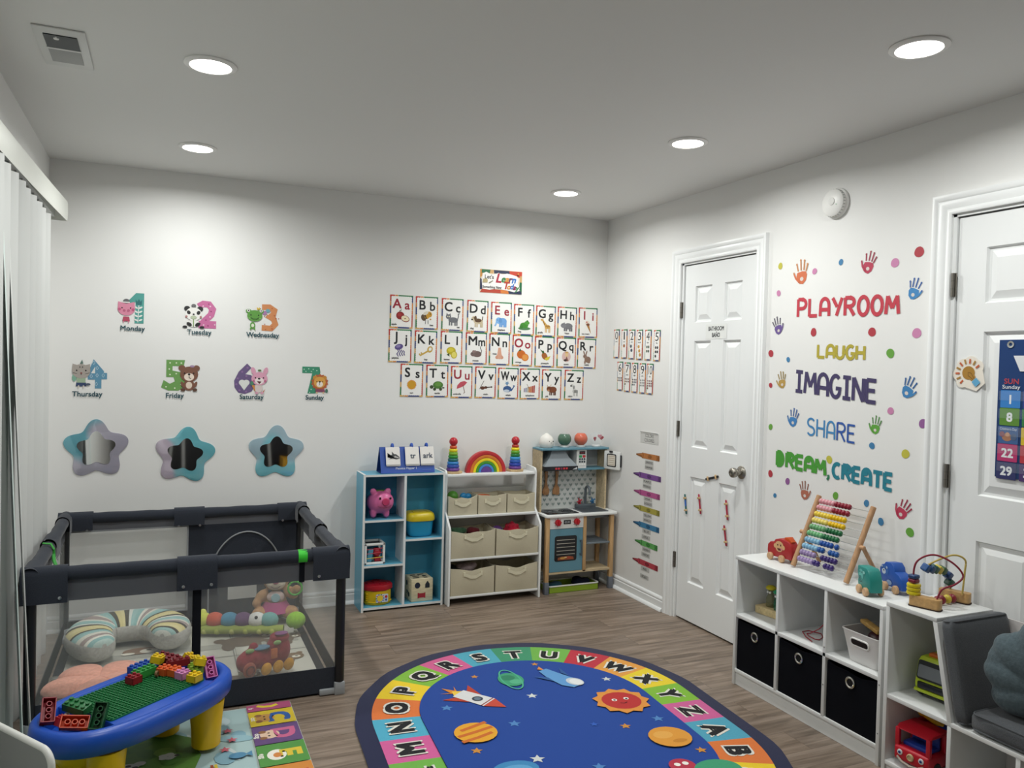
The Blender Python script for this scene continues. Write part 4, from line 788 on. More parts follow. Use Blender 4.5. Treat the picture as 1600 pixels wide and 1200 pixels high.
# ------------------------------------------------------------------ white toy organiser with fabric bins
OX0, OX1 = -1.183, -.572
t = thing('toy_organizer', 'white toy organiser with three rows of beige fabric bins', 'toy organiser', ((OX0 + OX1) / 2, -.13, 0))
side = [(-.034, 0), (-.262, 0), (-.262, .452), (-.255, .466), (-.180, .542), (-.172, .556)] + [(-.172, .775)] + [(y, z) for y, z in arc(-.147, .775, .025, .025, 180, 95, 5)] + [(-.034, .806)]
for x in (OX0, OX1 - .014): MB(wl).prism(side, .014, M=T(x, 0, 0) @ YZ, bev=.003).build('side_panel', t, world=True)
x0, x1 = OX0 + .014, OX1 - .014
MB(wl).bb(x0, x1, -.172, -.034, .758, .772, bev=.002).build('top_shelf', t, world=True)
MB(wl).bb(x0, x1, -.205, -.034, .512, .526, bev=.002).build('middle_shelf', t, world=True)
MB(P('c9cac6', .5)).bb(x0, x1, -.040, -.034, .60, .665).build('back_rail', t, world=True)
for z in (.272, .048):
    MB(wl).bb(x0, x1, -.256, -.236, z - .007, z + .007, bev=.003).build('bin_rail', t, world=True)
    MB(wl).bb(x0, x1, -.050, -.042, z + .03, z + .044, bev=.003).build('bin_rail', t, world=True)
MB(P('b9b6ac', .7)).bb(x0, x1, -.040, -.034, .05, .50).build('back_panel', t, world=True)

def fabric_bin(name, label, x0, x1, y0, y1, zb, zt, mat, group, cat='storage bin', bulge=.006, dip=.012, handle='strap', tilt=0, par=None, rimt=.003, seed=0, hz=.66):
    cx, cy = (x0 + x1) / 2, (y0 + y1) / 2; t = thing(name, label, cat, (cx, cy, zb), group=group, rot=(tilt, 0, 0)); w, d, h = (x1 - x0) / 2, (y1 - y0) / 2, zt - zb
    rd = random.Random(seed); ph = rd.random() * 6
    per = []; nx, ny = 10, 6
    for i in range(nx): per.append((-w + 2 * w * i / nx, -d, 0, -1))
    for i in range(ny): per.append((w, -d + 2 * d * i / ny, 1, 0))
    for i in range(nx): per.append((w - 2 * w * i / nx, d, 0, 1))
    for i in range(ny): per.append((-w, d - 2 * d * i / ny, -1, 0))
    tb = bmesh.new(); N = len(per)
    def ring(v, ins):
        o = []
        for x, y, ax, ay in per:
            s = math.sin(PI * max(.0, min(1, v))) * (1 - (x / w) ** 2 if ay else 1 - (y / d) ** 2)
            fx = x + ax * bulge * s * .6 - math.copysign(min(ins, abs(x)), x) ; fy = y + ay * bulge * s - math.copysign(min(ins, abs(y)), y)
            z = h * v
            if v > .45: z -= dip * (v - .45) / .55 * ((1 - (x / w) ** 2) * (1 + .35 * math.sin(ph + 5 * x / w)) if ay else .4 * (1 - (y / d) ** 2))
            o.append(tb.verts.new((fx, fy, z)))
        return o
    vs = [0, .08, .25, .5, .75, 1]; outer = [ring(v, 0) for v in vs]; inner = [ring(v, rimt) for v in (1, .6, .03)]
    R = outer + inner
    for a, b in zip(R, R[1:]):
        for i in range(N): tb.faces.new([a[i], a[(i + 1) % N], b[(i + 1) % N], b[i]])
    tb.faces.new(outer[0][::-1]); tb.faces.new(inner[-1])
    bmesh.ops.recalc_face_normals(tb, faces=tb.faces[:]); mb = MB(mat); mb._in(tb, mat); mb.build('body', t, ang=50)
    if handle == 'strap':
        L = min(.055, w * .5); z = h * hz; yy = -d - bulge - .002
        sg = [Vector((-L, yy, z + .008)), Vector((-L * .85, yy - .003, z + .004)), Vector((-L * .3, yy - .009, z - .008)), Vector((L * .3, yy - .009, z - .008)), Vector((L * .85, yy - .003, z + .004)), Vector((L, yy, z + .008))]
        mb = MB(P('d8d2b8', .9)); tb = bmesh.new(); a = [tb.verts.new(p + Vector((0, 0, .010))) for p in sg]; b = [tb.verts.new(p - Vector((0, 0, .010))) for p in sg]
        for i in range(5): tb.faces.new([a[i], b[i], b[i + 1], a[i + 1]])
        bmesh.ops.solidify(tb, geom=tb.faces[:], thickness=.002); mb._in(tb, None)
        for s in (-1, 1): mb.bb(s * L - .006, s * L + .006, yy - .001, yy + .006, z - .004, z + .02)
        mb.build('handle', t)
    elif handle == 'grommet':
        M = T(0, -d - bulge - .001, h * .80) @ Matrix.Rotation(PI / 2, 4, 'X')
        MB(metal('c9c7c0', .25)).lathe([(.014, 0), (.023, 0), (.0225, .004), (.018, .006), (.0145, .004), (.014, 0)], M=M, n=28).build('grommet', t)
        MB(P('050608', .9)).lathe([(0, .0008), (.0145, .0008), (.0145, 0), (0, 0)], M=M, n=24).build('hand_hole', t)
    return t
bei = fabric('c3bba3', 420, .25, lo=.93, hi=1.05); GB = 'beige fabric bins in the white organiser'
bw = (x1 - x0) / 3
for i, lb in enumerate(('beige fabric bin on the top row holding a green ball and blue toy', 'beige fabric bin in the middle of the top row', 'beige fabric bin at the right end of the top row')):
    fabric_bin('fabric_bin', lb, x0 + bw * i + .004, x0 + bw * (i + 1) - .004, -.186, -.050, .5265, .645, bei, GB, bulge=.004, dip=.008 if i else .018, seed=i, hz=.6)
bw = (x1 - x0) / 2
for i, (z, lb) in enumerate(((.280, 'large beige fabric bin on the left of the second row'), (.280, 'large beige fabric bin with red balls, right of the second row'), (.056, 'large beige fabric bin on the left of the bottom row'), (.056, 'large beige fabric bin on the right of the bottom row'))):
    k = i % 2; fabric_bin('fabric_bin', lb, x0 + bw * k + .005, x0 + bw * (k + 1) - .005, -.252, -.063, z, z + .165, bei, GB, bulge=.007, dip=.016 if i != 3 else .02, seed=i + 5, hz=.72)

# ------------------------------------------------------------------ play kitchen
KX0, KX1, KY = -.528, -.034, -.238
oak = wood('c6a071', (30, 30, 3)); ply = wood('cbb793', (4, 40, 40)); kb = P('5f8ea0', .4); kg = P('747e86', .45)
t = thing('play_kitchen', 'wooden play kitchen with blue oven door, sink and open microwave in the corner', 'play kitchen', ((KX0 + KX1) / 2, -.12, 0))
def kp(name, mb, par=None): return mb.build(name, par or t, world=True) if par is None else mb.build(name, par)
for x in (KX0, KX1 - .026):
    for y in (KY, -.060):
        lg = MB(oak).bb(x, x + .026, y, y + .028, .001, .487, bev=.002).build('leg', t, world=True)
        c = MB(P('6a707a', .5)).bb(x - .0015, x + .0275, y - .0015, y + .0295, 0, .078, bev=.001); c.bm.transform(t.matrix_basis.inverted()); c.build('leg_cap', lg)
MB(oak).bb(-.262, -.238, KY, KY + .024, .128, .487, bev=.002).build('centre_post', t, world=True)
MB(P('eceeec', .35)).prism(rrect(-.535, -.252, -.012, -.006, .02), .016, M=T(0, 0, .488), bev=.003).build('counter', t, world=True)
MB(ply).bb(KX0 + .026, KX1 - .026, KY, -.02, .126, .138).build('bottom_shelf', t, world=True)
MB(P('d8dcdc', .5)).bb(KX0 + .02, KX1 - .02, -.038, -.032, .138, .488).build('back_panel', t, world=True)
MB(ply).bb(-.262, -.252, KY + .024, -.022, .138, .488).build('oven_side', t, world=True)
mb = MB(kg)
for i in range(6): mb.bb(-.236, KX1 - .024, KY + .006 + i * .034, KY + .032 + i * .034, .300, .310, bev=.002)
mb.build('slatted_shelf', t, world=True)
pn = MB(P('e4e6e4', .4)).bb(-.502, -.262, KY + .002, KY + .012, .415, .487).build('control_panel', t, world=True)
for x in (-.447, -.312):
    k = MB(P('b81e2a', .3)); k.lathe([(0, 0), (.021, 0), (.021, .008), (.018, .016), (0, .017)], M=T(x, KY + .002, .455) @ Matrix.Rotation(PI / 2, 4, 'X')).box((x, KY - .018, .455), (.007, .008, .036), bev=.002); k = k.build('knob', t, world=True)
    mb = MB(P('b81e2a'))
    for a in range(8): mb.box((x + .0265 * math.cos(a * .785), KY + .0015, .455 + .0265 * math.sin(a * .785)), (.004, .001, .004))
    mb.build('dial_marks', t, world=True)
mb = MB(P('15171b', .2)).bb(-.405, -.355, KY, KY + .003, .442, .468); mb.build('clock_display', t, world=True)
mb = MB(); mb.text('00:00', 0, 0, .013, 'c9ccd2', w=.036); mb.bm.transform(on_back(-.38, .455, KY + .0003)); mb.build('clock_digits', t, world=True)
dr = MB(kb); A = (-.5, -.265, .14, .412)
dr.bb(A[0], A[1], KY + .001, KY + .012, A[2], .212).bb(A[0], A[1], KY + .001, KY + .012, .362, A[3]).bb(A[0], -.462, KY + .001, KY + .012, .212, .362).bb(-.312, A[1], KY + .001, KY + .012, .212, .362)
dr = dr.build('oven_door', t, world=True); iv = t.matrix_basis.inverted()
def sub(name, mb, par): mb.bm.transform(iv); return mb.build(name, par)
mb = MB(P('14161a', .15)); q = rrect(-.466, .206, -.308, .368, .014); mb.prism(q, .001, M=T(0, KY + .0008, 0) @ XZ); sub('oven_window', mb, dr)
mb = MB(P('b7b2a6', .4))
for i in range(5): mb.bb(-.452, -.322, KY - .0012, KY - .0002, .248 + i * .023, .2515 + i * .023)
sub('oven_rack_print', mb, dr)
mb = MB(); mb.poly([(-.056, -.012), (.06, -.012), (.056, .006), (.02, .012), (-.03, .010), (-.056, .004)], '8c4a2a'); mb.ell(-.02, 0, .02, .006, 'c99a4a'); mb.ell(.025, .001, .02, .006, 'a8452c'); mb.ell(.0, .004, .01, .004, 'd8c088'); mb.bm.transform(on_back(-.387, .226, KY - .0003)); sub('food_print', mb, dr)
mb = MB(P('4c5963', .4)); mb.bb(-.286, -.278, KY - .022, KY - .014, .235, .34, bev=.003); mb.bb(-.286, -.278, KY - .016, KY + .002, .24, .25).bb(-.286, -.278, KY - .016, KY + .002, .325, .335); sub('oven_handle', mb, dr)
# cooker top, sink, tap
mb = MB(P('1c1e22', .12)); mb.prism(rrect(-.512, -.222, -.286, -.055, .008), .004, M=T(0, 0, .504), bev=.001); hb = mb.build('hob', t, world=True)
mb = MB(P('3a3d42', .3))
for x in (-.455, -.342):
    for r in (.022, .036, .048): mb.lathe([(r, 0), (r + .0025, 0), (r + .0025, .0006), (r, .0006), (r, 0)], M=T(x, -.14, .508), n=32)
sub('burner_rings', mb, hb)
mb = MB(P('596168', .4)); bx = (-.256, -.06, -.215, -.07)
mb.prism(rrect(bx[0], bx[2], bx[1], bx[3], .012), .003, M=T(0, 0, .5042)); mb.build('sink', t, world=True)
mb = MB(P('3d444a', .45)).prism(rrect(bx[0] + .012, bx[2] + .012, bx[1] - .012, bx[3] - .012, .01), .001, M=T(0, 0, .5070)); mb.build('sink_bowl', t, world=True)
mb = MB(P('6d757b', .4)).bb(-.235, -.052, -.206, -.052, .462, .4875, bev=.006); mb.build('sink_underside', t, world=True)
tx = -.148
mb = MB(P('5c656c', .35)).bb(tx - .075, tx + .075, -.064, -.036, .504, .53, bev=.004); mb.tube([(tx, -.05, .53), (tx, -.05, .62)] + [(tx, -.05 - .0 - .028 * (1 - math.cos(a)), .62 + .03 * math.sin(a)) for a in [PI * i / 8 for i in range(1, 9)]] + [(tx, -.106, .595)], .0085, n=12, up=(1, 0, 0)); mb.build('tap', t, world=True)
for s, c in ((-1, 'b3263a'), (1, '2f6f9f')):
    mb = MB(P(c, .35)); p = Vector((tx + s * .05, -.052, .552)); mb.cyl(p - Vector((0, 0, .022)), p, .006)
    for a in (.4, .4 + PI / 2): mb.cyl(p + Vector((.02 * math.cos(a), -.008, .02 * math.sin(a))), p - Vector((.02 * math.cos(a), .008, .02 * math.sin(a))), .005, n=10)
    mb.cyl(p, p + Vector((0, -.014, 0)), .007); mb.build('tap_handle', t, world=True)
# upper part
MB(ply).bb(KX0 + .003, KX0 + .016, -.125, -.006, .504, .902).build('side_panel', t, world=True); MB(ply).bb(KX1 - .012, KX1, -.125, -.006, .504, .902).build('side_panel', t, world=True)
MB(kb).prism(rrect(KX0 - .002, -.14, KX1 + .008, -.006, .008), .013, M=T(0, 0, .902), bev=.002).build('top_board', t, world=True)
bs = MB(P('dde1df', .5)).bb(KX0 + .016, KX1 - .012, -.012, -.006, .504, .902).build('backsplash', t, world=True)
mb = MB()
for r in range(8):
    for c in range(11):
        x = -.5 + c * .043 + (.0215 if r % 2 else 0); z = .53 + r * .031
        if x < -.05: mb.poly([(x, z - .011), (x + .011, z), (x + .011, z + .010), (x + .003, z + .010), (x, z + .004), (x - .003, z + .010), (x - .011, z + .010), (x - .011, z)], 'a3b0ad' if (r + c) % 2 else '8b9a98'); mb.k -= 1
mb.bm.transform(on_back(0, 0, -.012)); sub('leaf_print', mb, bs)
MB(kb).bb(-.256, KX1 - .012, -.125, -.012, .768, .780).build('microwave_floor', t, world=True)
MB(P('e4e6e4', .4)).bb(-.262, -.254, -.125, -.012, .768, .902).build('microwave_side', t, world=True)
MB(P('b9bdbe', .5)).bb(-.19, KX1 - .012, -.018, -.012, .78, .902).build('microwave_back', t, world=True)
cp = MB(P('dfe2e1', .4)).bb(-.254, -.19, -.125, -.115, .78, .902).build('microwave_panel', t, world=True)
mb = MB(); mb.rect(-.022, .03, .022, .05, '16181c'); mb.text('00:00', 0, .04, .010, 'b3404a', w=.03)
for i, c in enumerate(('2f9a5f', 'c23a3f')): mb.poly(rrect(-.024 + i * .026, .008, -.002 + i * .026, .024, .003), c)
for r in range(3):
    for c in range(3): mb.poly(rrect(-.024 + c * .017, -.008 - r * .017, -.011 + c * .017, .004 - r * .017, .003), ('3a444c', '3a444c', 'f4f5f4')[r])
mb.bm.transform(on_back(-.222, .842, -.1253)); sub('keypad_print', mb, cp)
hd = MB(P('8a9399', .35)); tb = bmesh.new()
lo = [(-.508, -.150, .800), (-.268, -.150, .800), (-.268, -.014, .800), (-.508, -.014, .800)]; hi = [(-.432, -.10, .902), (-.338, -.10, .902), (-.338, -.014, .902), (-.432, -.014, .902)]
mid = [(a[0] + (b[0] - a[0]) * .72, a[1] + (b[1] - a[1]) * .72, .858) for a, b in zip(lo, hi)]
V = [[tb.verts.new(p) for p in q] for q in (lo, mid, hi)]
for a, b in zip(V, V[1:]):
    for i in range(4): tb.faces.new([a[i], a[(i + 1) % 4], b[(i + 1) % 4], b[i]])
tb.faces.new(V[0][::-1]); tb.faces.new(V[2]); hd._in(tb, None); hd = hd.build('hood', t, world=True)
mb = MB(P('1b1d22', .2)).bb(-.51, -.266, -.153, -.014, .772, .8, bev=.001); mb.build('hood_band', t, world=True)
mb = MB()
for i, c in enumerate(('c9323f', 'c9323f', '7a2a4a', 'c9323f', 'c9323f')): mb.rect(-.045 + i * .019, -.006, -.031 + i * .019, .006, c)
mb.poly([(.08, -.008), (.115, -.008), (.115, .008)], 'c3c7ca'); mb.bm.transform(on_back(-.388, .786, -.1533)); mb.build('hood_buttons', t, world=True)
# open microwave door, swung out along the right wall
dm = Matrix.Translation((KX1 - .016, -.128, .835)) @ Matrix.Rotation(math.radians(-72), 4, 'Z')
mb = MB(P('e1e3e1', .4)); mb.prism(rrect(0, -.06, .135, .06, .008), .010, bev=.0015); mb.bm.transform(dm @ XZ); md = mb.build('microwave_door', t, world=True)
mb = MB(P('1d1f23', .2)); mb.prism(rrect(.025, -.042, .105, .042, .01), .001); mb.prism(rrect(.033, -.035, .097, .035, .006), .0008, 'e3ddd0', M=T(0, 0, .0008))
for i in range(5): mb.bb(.036, .094, -.029 + i * .0135, -.026 + i * .0135, .0016, .0021, 'b09a80')
mb.bm.transform(dm @ T(0, -.0101, 0) @ XZ); sub('door_window', mb, md)
mb = MB(P('2a2c30', .4)).bb(.128, .142, -.006, .004, -.04, .04, bev=.003); mb.bm.transform(dm); sub('door_handle', mb, md)
mb = MB(P('2a2c30', .4)).bb(.05, .075, -.018, -.009, .052, .062); mb.bm.transform(dm); sub('door_catch', mb, md)
# hanging utensils
wd = wood('b5855a', (30, 30, 4))
for x, lb, sp in ((-.432, 'small wooden spoon hanging left on the play kitchen splashback', 0), (-.352, 'small wooden spatula hanging right of the spoon on the splashback', 1)):
    u = thing('wooden_spatula' if sp else 'wooden_spoon', lb, 'toy utensil', (x, -.0245, .752), rot=(0, .05 if sp else 0, 0))
    MB(metal('7f8488')).cyl((0, .0105, -.012), (0, -.006, -.012), .0035, n=10).build('hook', t).location = (x - (KX0 + KX1) / 2, -.0245 + .12, .752)
    mb = MB(wd)
    pr = [(-.011, 0), (.011, 0), (.010, -.03), (.007, -.07), (.011, -.095), (.023, -.12), (.025, -.14), (.015, -.156), (-.015, -.156), (-.025, -.14), (-.023, -.12), (-.011, -.095), (-.007, -.07), (-.010, -.03)] if not sp else [(-.012, 0), (.012, 0), (.009, -.05), (.008, -.09), (.024, -.11), (.027, -.15), (.018, -.158), (-.022, -.154), (-.024, -.13), (-.018, -.11), (-.008, -.09), (-.009, -.05)]
    mb.prism(pr[::-1], .008, M=T(0, .004, 0) @ XZ, bev=.002)
    if not sp: mb.ball((0, -.003, -.133), (.017, .004, .018))
    mb.build('handle_and_head', u)

# ------------------------------------------------------------------ white six-cube shelf on the right
SX, SY0, SY1, SH = -.323, -2.594, -1.779, .592
t = thing('cube_shelf', 'white six-cube shelf with three black fabric bins below', 'shelf', (-.17, -2.19, 0))
bx = -.034
def wbd(name, x0, x1, y0, y1, z0, z1, bev=.001): return MB(wl).bb(x0, x1, y0, y1, z0, z1, bev=bev).build(name, t, world=True)
wbd('top_panel', SX, bx, SY0, SY1, SH - .015, SH)
for y in (SY0, SY1 - .015): wbd('side_panel', SX, bx, y, y + .015, 0, SH - .015)
cw = (SY1 - SY0 - .06) / 3; DV = [SY1 - .015 - cw - .015, SY0 + .015 + cw]
for y in DV: wbd('divider', SX + .001, bx, y, y + .015, .072, SH - .015)
wbd('middle_shelf', SX + .001, bx, SY0 + .015, SY1 - .015, .313, .328); wbd('bottom_panel', SX + .001, bx, SY0 + .015, SY1 - .015, .06, .075)
wbd('plinth', SX + .008, SX + .02, SY0 + .015, SY1 - .015, .001, .06, 0); MB(P('e2e4e4', .4)).bb(bx, bx + .004, SY0, SY1, .02, SH).build('back_panel', t, world=True)
for y, z in ((SY0 + .007, .12), (SY0 + .007, .3), (DV[1] + .007, .2), (DV[1] + .007, .35)): MB(P('8f8f8c', .5)).cyl((SX - .0006, y, z), (SX + .002, y, z), .003, n=10).build('screw_cap', t, world=True)
blk = fabric('05070f', 600, .2, rough=.9)
nv = ['black fabric bin with a ring in the left lower cube, next to the bathroom door', 'black fabric bin with a ring in the middle lower cube', 'black fabric bin with a ring in the right lower cube, next to the bench']
for i, lb in enumerate(nv):
    yc = SY1 - .015 - cw / 2 - i * (cw + .015)
    b = fabric_bin('fabric_bin', lb, -cw / 2 + .006, cw / 2 - .006, -.14, .135, 0, .228, blk, 'black bins in the white cube shelf', bulge=.003, dip=.005 + .004 * i, handle='grommet', seed=20 + i)
    b.matrix_basis = T(SX + .145, yc, .0755) @ Matrix.Rotation(-PI / 2, 4, 'Z')

# ------------------------------------------------------------------ reading bench: shelf end, slanted back, seat
t = thing('reading_bench', 'white bench with shelf end and slanted grey back beside the cube shelf', 'bench', (-.17, -3.2, 0))
NY, NE = -2.606, -4.05
wbd('side_panel', SX, bx, NY - .015, NY, 0, .60); wbd('top_panel', SX, bx, -2.81, NY, .60, .615)
SL = [(-2.795, .600), (-2.812, .600), (-2.878, .283), (-2.861, .283)]
MB(wl).prism([(y, z) for y, z in SL], bx - SX, M=T(SX, 0, 0) @ YZ, bev=.001).build('slanted_back', t, world=True)
wbd('inner_shelf', SX + .001, bx, -2.875, NY - .015, .268, .283); wbd('seat_board', SX, bx, NE, -2.875, .268, .283)
for y in (-2.877, -3.11, -3.55, NE): wbd('divider', SX + .001, bx, y, y + .015, .04, .268)
wbd('bottom_panel', SX + .001, bx, NE, NY - .015, .025, .04); wbd('plinth', SX + .01, SX + .022, NE, NY - .015, .001, .025, 0)
MB(P('d9d4d2', .5)).bb(bx, bx + .004, NE, NY, .02, .60).build('back_panel', t, world=True)
wbd('far_side_panel', SX, bx, NE - .015, NE, 0, .60)
for y, z in ((-2.65, .572), (-2.905, .258)): MB(P('5d5f60', .5)).cyl((bx - .003, y, z), (bx - .0005, y, z), .008, n=14).build('cam_cap', t, world=True)
gf = fabric('55585c', 300, .35, lo=.86, hi=1.12)
def cushion(name, label, size, M, piping=True, mat=gf, e=.16):
    o = thing(name, label, 'cushion'); o.matrix_basis = M
    tb = bmesh.new(); bmesh.ops.create_cube(tb, size=1); bmesh.ops.subdivide_edges(tb, edges=tb.edges[:], cuts=11, use_grid_fill=True)
    for v in tb.verts:
        x, y, z = v.co * 2; k = (1 - abs(x) ** 6) * (1 - abs(y) ** 6) * .06 
        f = lambda q, a, b: math.copysign(abs(q), q)
        r = .10; X, Y, Z = x * size[0] / 2, y * size[1] / 2, z * size[2] / 2; rr = min(size) * .32
        cxx = [max(-size[i] / 2 + rr, min(size[i] / 2 - rr, (X, Y, Z)[i])) for i in range(3)]; d = Vector((X - cxx[0], Y - cxx[1], Z - cxx[2]))
        if d.length > 1e-6: d = d.normalized() * min(d.length, rr)
        v.co = Vector(cxx) + d; v.co.z += math.copysign(min(size) * k * .8, z) * abs(z)
    mb = MB(mat); mb._in(tb, mat); mb.build('cover', o, ang=80)
    if piping:
        h = size[2] / 2 - min(size) * .10
        for s in (-1, 1):
            pts = [(x, y, s * h) for x, y in rrect(-size[0] / 2 + .004, -size[1] / 2 + .004, size[0] / 2 - .004, size[1] / 2 - .004, .022)]
            MB(mat).tube(pts, .0028, n=6, closed=True).build('piping', o)
    return o
an = math.atan2(.066, .317)
cushion('seat_cushion', 'flat grey seat cushion on the reading bench', (.285, 1.06, .062), T(-.182, -3.470, .3205))
cushion('back_cushion', 'grey back cushion leaning on the slanted side of the bench', (.288, .052, .335), T(-.181, -2.8785, .455) @ Matrix.Rotation(-an, 4, 'X') @ T(0, 0, 0))

# ------------------------------------------------------------------ toys on the cubby shelf and organiser
def blob(parts, mat, vox=.006, smooth=6, extra=None):       # several shapes grown into one continuous soft surface
    mb = MB(mat)
    for p in parts: mb.ball(*p[:2], None, *(p[2:] if len(p) > 2 else ()))
    me = bpy.data.meshes.new('b'); mb.bm.to_mesh(me); mb.bm.free(); ob = bpy.data.objects.new('b', me); COL.objects.link(ob)
    m = ob.modifiers.new('r', 'REMESH'); m.mode = 'VOXEL'; m.voxel_size = vox; m.use_smooth_shade = True
    s = ob.modifiers.new('s', 'SMOOTH'); s.iterations = smooth; s.factor = .5
    dg = bpy.context.evaluated_depsgraph_get(); m2 = bpy.data.meshes.new_from_object(ob.evaluated_get(dg)); bpy.data.objects.remove(ob)
    out = MB(mat); out.mi(mat); out.bm.from_mesh(m2); bpy.data.meshes.remove(m2)
    return out
pk = P('d3689a', .35)
t = thing('piggy_bank', 'pink plastic pig standing in the top left cube', 'toy pig', (-1.572, -.128, .5385), rz=-.12)
blob([((0, 0, .083), (.076, .072, .068)), ((.018, -.030, .090), (.060, .055, .060))] + [((x, y, .024), (.019, .019, .03)) for x in (-.040, .036) for y in (-.030, .038)] + [((x, y, .012), (.018, .018, .014)) for x in (-.040, .036) for y in (-.030, .038)] +
     [((.0 + s * .042, -.028, .148), (.020, .012, .022), (0, s * .4, 0)) for s in (-1, 1)], pk, .005, 5).build('body', t)
MB(P('c03f68', .35)).lathe([(0, .0), (.021, 0), (.022, .012), (.018, .018), (0, .0195)], M=T(.024, -.075, .096) @ Matrix.Rotation(PI / 2, 4, 'X')).build('snout', t)
for s in (-1, 1): MB(P('2a1216', .2)).ball((.022 + s * .030, -.076, .116), (.0065, .004, .0075)).build('eye', t)
MB(P('7a2348')).tube([(-.020, -.079, .070), (-.004, -.0835, .064), (.02, -.085, .062), (.044, -.083, .067), (.058, -.075, .076)], .002, n=6).build('mouth', t)
MB(P('5a7a3a', .4)).prism(rrect(-.03, -.012, .03, .012, .01), .006, M=T(0, 0, .148)).build('coin_slot_cover', t)

t = thing('sensory_cube', 'white framed sensory cube with elastic cords and a red ball in the middle left cube', 'toy cube', (-1.61, -.13, .2685)); a = .061
mb = MB(P('e9e9e6', .4))
for x in (-1, 1):
    for y in (-1, 1): mb.box((x * (a - .007), y * (a - .007), .062), (.014, .014, .124), bev=.003); mb.box((x * (a - .007), 0, .007 if y < 0 else .117), (.014, .122, .014), bev=.003); mb.box((0, x * (a - .007), .007 if y < 0 else .117), (.122, .014, .014), bev=.003)
mb.build('frame', t); MB(P('15181c', .6)).bb(-.05, .05, -.046, .046, .108, .112).build('top_mesh', t)
MB(see_through('smoked_plastic', '20262c', .6, .3)).bb(-.056, -.054, -.05, .05, .012, .112).build('side_mesh', t)
MB(P('c02a3a', .35)).ball((.02, -.022, .066), .027).build('red_ball', t); MB(P('5fb0cf', .4)).box((-.024, -.03, .05), (.03, .03, .075), bev=.004, rot=(0, .15, 0)).build('blue_block', t); MB(P('b8283a', .4)).box((.022, -.03, .026), (.036, .03, .024), bev=.003).build('red_block', t)
for z, c in ((.036, 'c9b53a'), (.063, 'b23a4a'), (.088, 'b23a4a')): MB(P(c)).cyl((-.057, -.058, z), (.057, -.058, z + .006), .0022, n=8).build('cord', t)

t = thing('shape_sorter', 'yellow shape sorter bucket with a red lid in the bottom left cube', 'shape sorter', (-1.575, -.120, .0255))
oc = lambda r, k=.82: [(r * 1.0 * math.cos(q), r * k * math.sin(q)) for q in [PI / 8 + PI / 4 * i for i in range(8)]]
mb = MB(P('dfba12', .35)); mb.prism(oc(.082), .086, bev=.006); mb.prism(oc(.088), .008, M=T(0, 0, .012), bev=.003)
for z in (.030, .042, .054, .066): mb.bb(-.078, -.066, -.05, .02, z, z + .004)
mb.build('bucket', t); mb = MB(P('b5182a', .3)); mb.prism(oc(.091), .036, M=T(0, 0, .082), bev=.008)
for x, y in ((-.04, -.02), (.03, -.03), (0, .035)): mb.lathe([(.020, 0), (.026, 0), (.026, .004), (.020, .004), (.020, 0)], M=T(x, y, .117))
mb.build('lid', t)
mb = MB(); mb.k = 4; mb.poly(rrect(-.036, -.024, .036, .024, .006), 'c9d3e0'); mb.ell(-.012, 0, .018, .018, 'e6c83a')
for i in range(10): mb.ell(-.012 + .022 * math.cos(i * .63), .022 * math.sin(i * .63), .004, .004, ('3a5aa8', 'c8323a', '3f8a5a')[i % 3], n=8)
mb.ell(.024, .008, .008, .008, 'b8283a'); mb.ell(.024, -.010, .006, .006, '3a5aa8'); mb.bm.transform(T(.012, -.0735, .044) @ XZ.to_3x3().to_4x4()); mb.build('clock_sticker', t)

t = thing('lidded_bucket', 'blue tub with a yellow lid in the upper right cube', 'toy tub', (-1.325, -.118, .4085))
mb = MB(P('1f8fb8', .35)); tb = bmesh.new(); rr = []
sq = lambda r, k: [(r * math.copysign(abs(math.cos(q)) ** .55, math.cos(q)), k * r * math.copysign(abs(math.sin(q)) ** .55, math.sin(q))) for q in [2 * PI * i / 40 for i in range(40)]]
def loft(mat, levels, k=.85):
    tb = bmesh.new(); R = [[tb.verts.new((x, y, z)) for x, y in sq(r, k)] for r, z in levels]
    for p, q in zip(R, R[1:]):
        for i in range(40): tb.faces.new([p[i], p[(i + 1) % 40], q[(i + 1) % 40], q[i]])
    tb.faces.new(R[0][::-1]); tb.faces.new(R[-1]); m = MB(mat); m._in(tb, mat); return m
loft(P('1f8fb8', .35), [(.060, 0), (.068, .006), (.072, .02), (.078, .09), (.0785, .096)]).build('tub', t)
loft(P('cfb81c', .35), [(.080, .094), (.086, .096), (.088, .104), (.087, .120), (.082, .134), (.072, .142), (.066, .143)]).build('lid', t)
MB(P('bfa818', .35)).bb(-.045, .045, -.03, .03, .142, .1465, bev=.002).build('lid_panel', t)

t = thing('wooden_shape_cube', 'pale wooden cube with shape cut-outs in the bottom right cube', 'shape sorter', (-1.320, -.122, .0255), rz=.03)
MB(wood('d6cba9', (6, 6, 30))).box((0, 0, .067), (.134, .130, .134), bev=.0025).build('box', t)
mb = MB(); mb.k = 3; mb.ell(-.030, .030, .017, .018, '182238'); mb.poly([(.018, .012), (.046, .012), (.046, .034), (.032, .054), (.018, .034)], '1c2430'); mb.poly([(-.028, -.048), (-.016, -.044), (.008, -.044), (.020, -.048), (.020, -.014), (.008, -.018), (-.016, -.018), (-.028, -.014)], '9c2433')
mb.bm.transform(T(0, -.0652, .067) @ XZ.to_3x3().to_4x4()); mb.build('front_holes', t)
mb = MB(); mb.k = 3
for x, y, w, h in ((-.03, .03, .016, .009), (.02, .035, .020, .007), (-.02, 0, .022, .006), (.03, -.005, .012, .010), (-.03, -.035, .02, .006), (.028, -.04, .012, .008)): mb.poly(rrect(x - w, y - h, x + w, y + h, h * .6), '22201c')
mb.bm.transform(T(0, 0, .1342)); mb.build('top_holes', t)
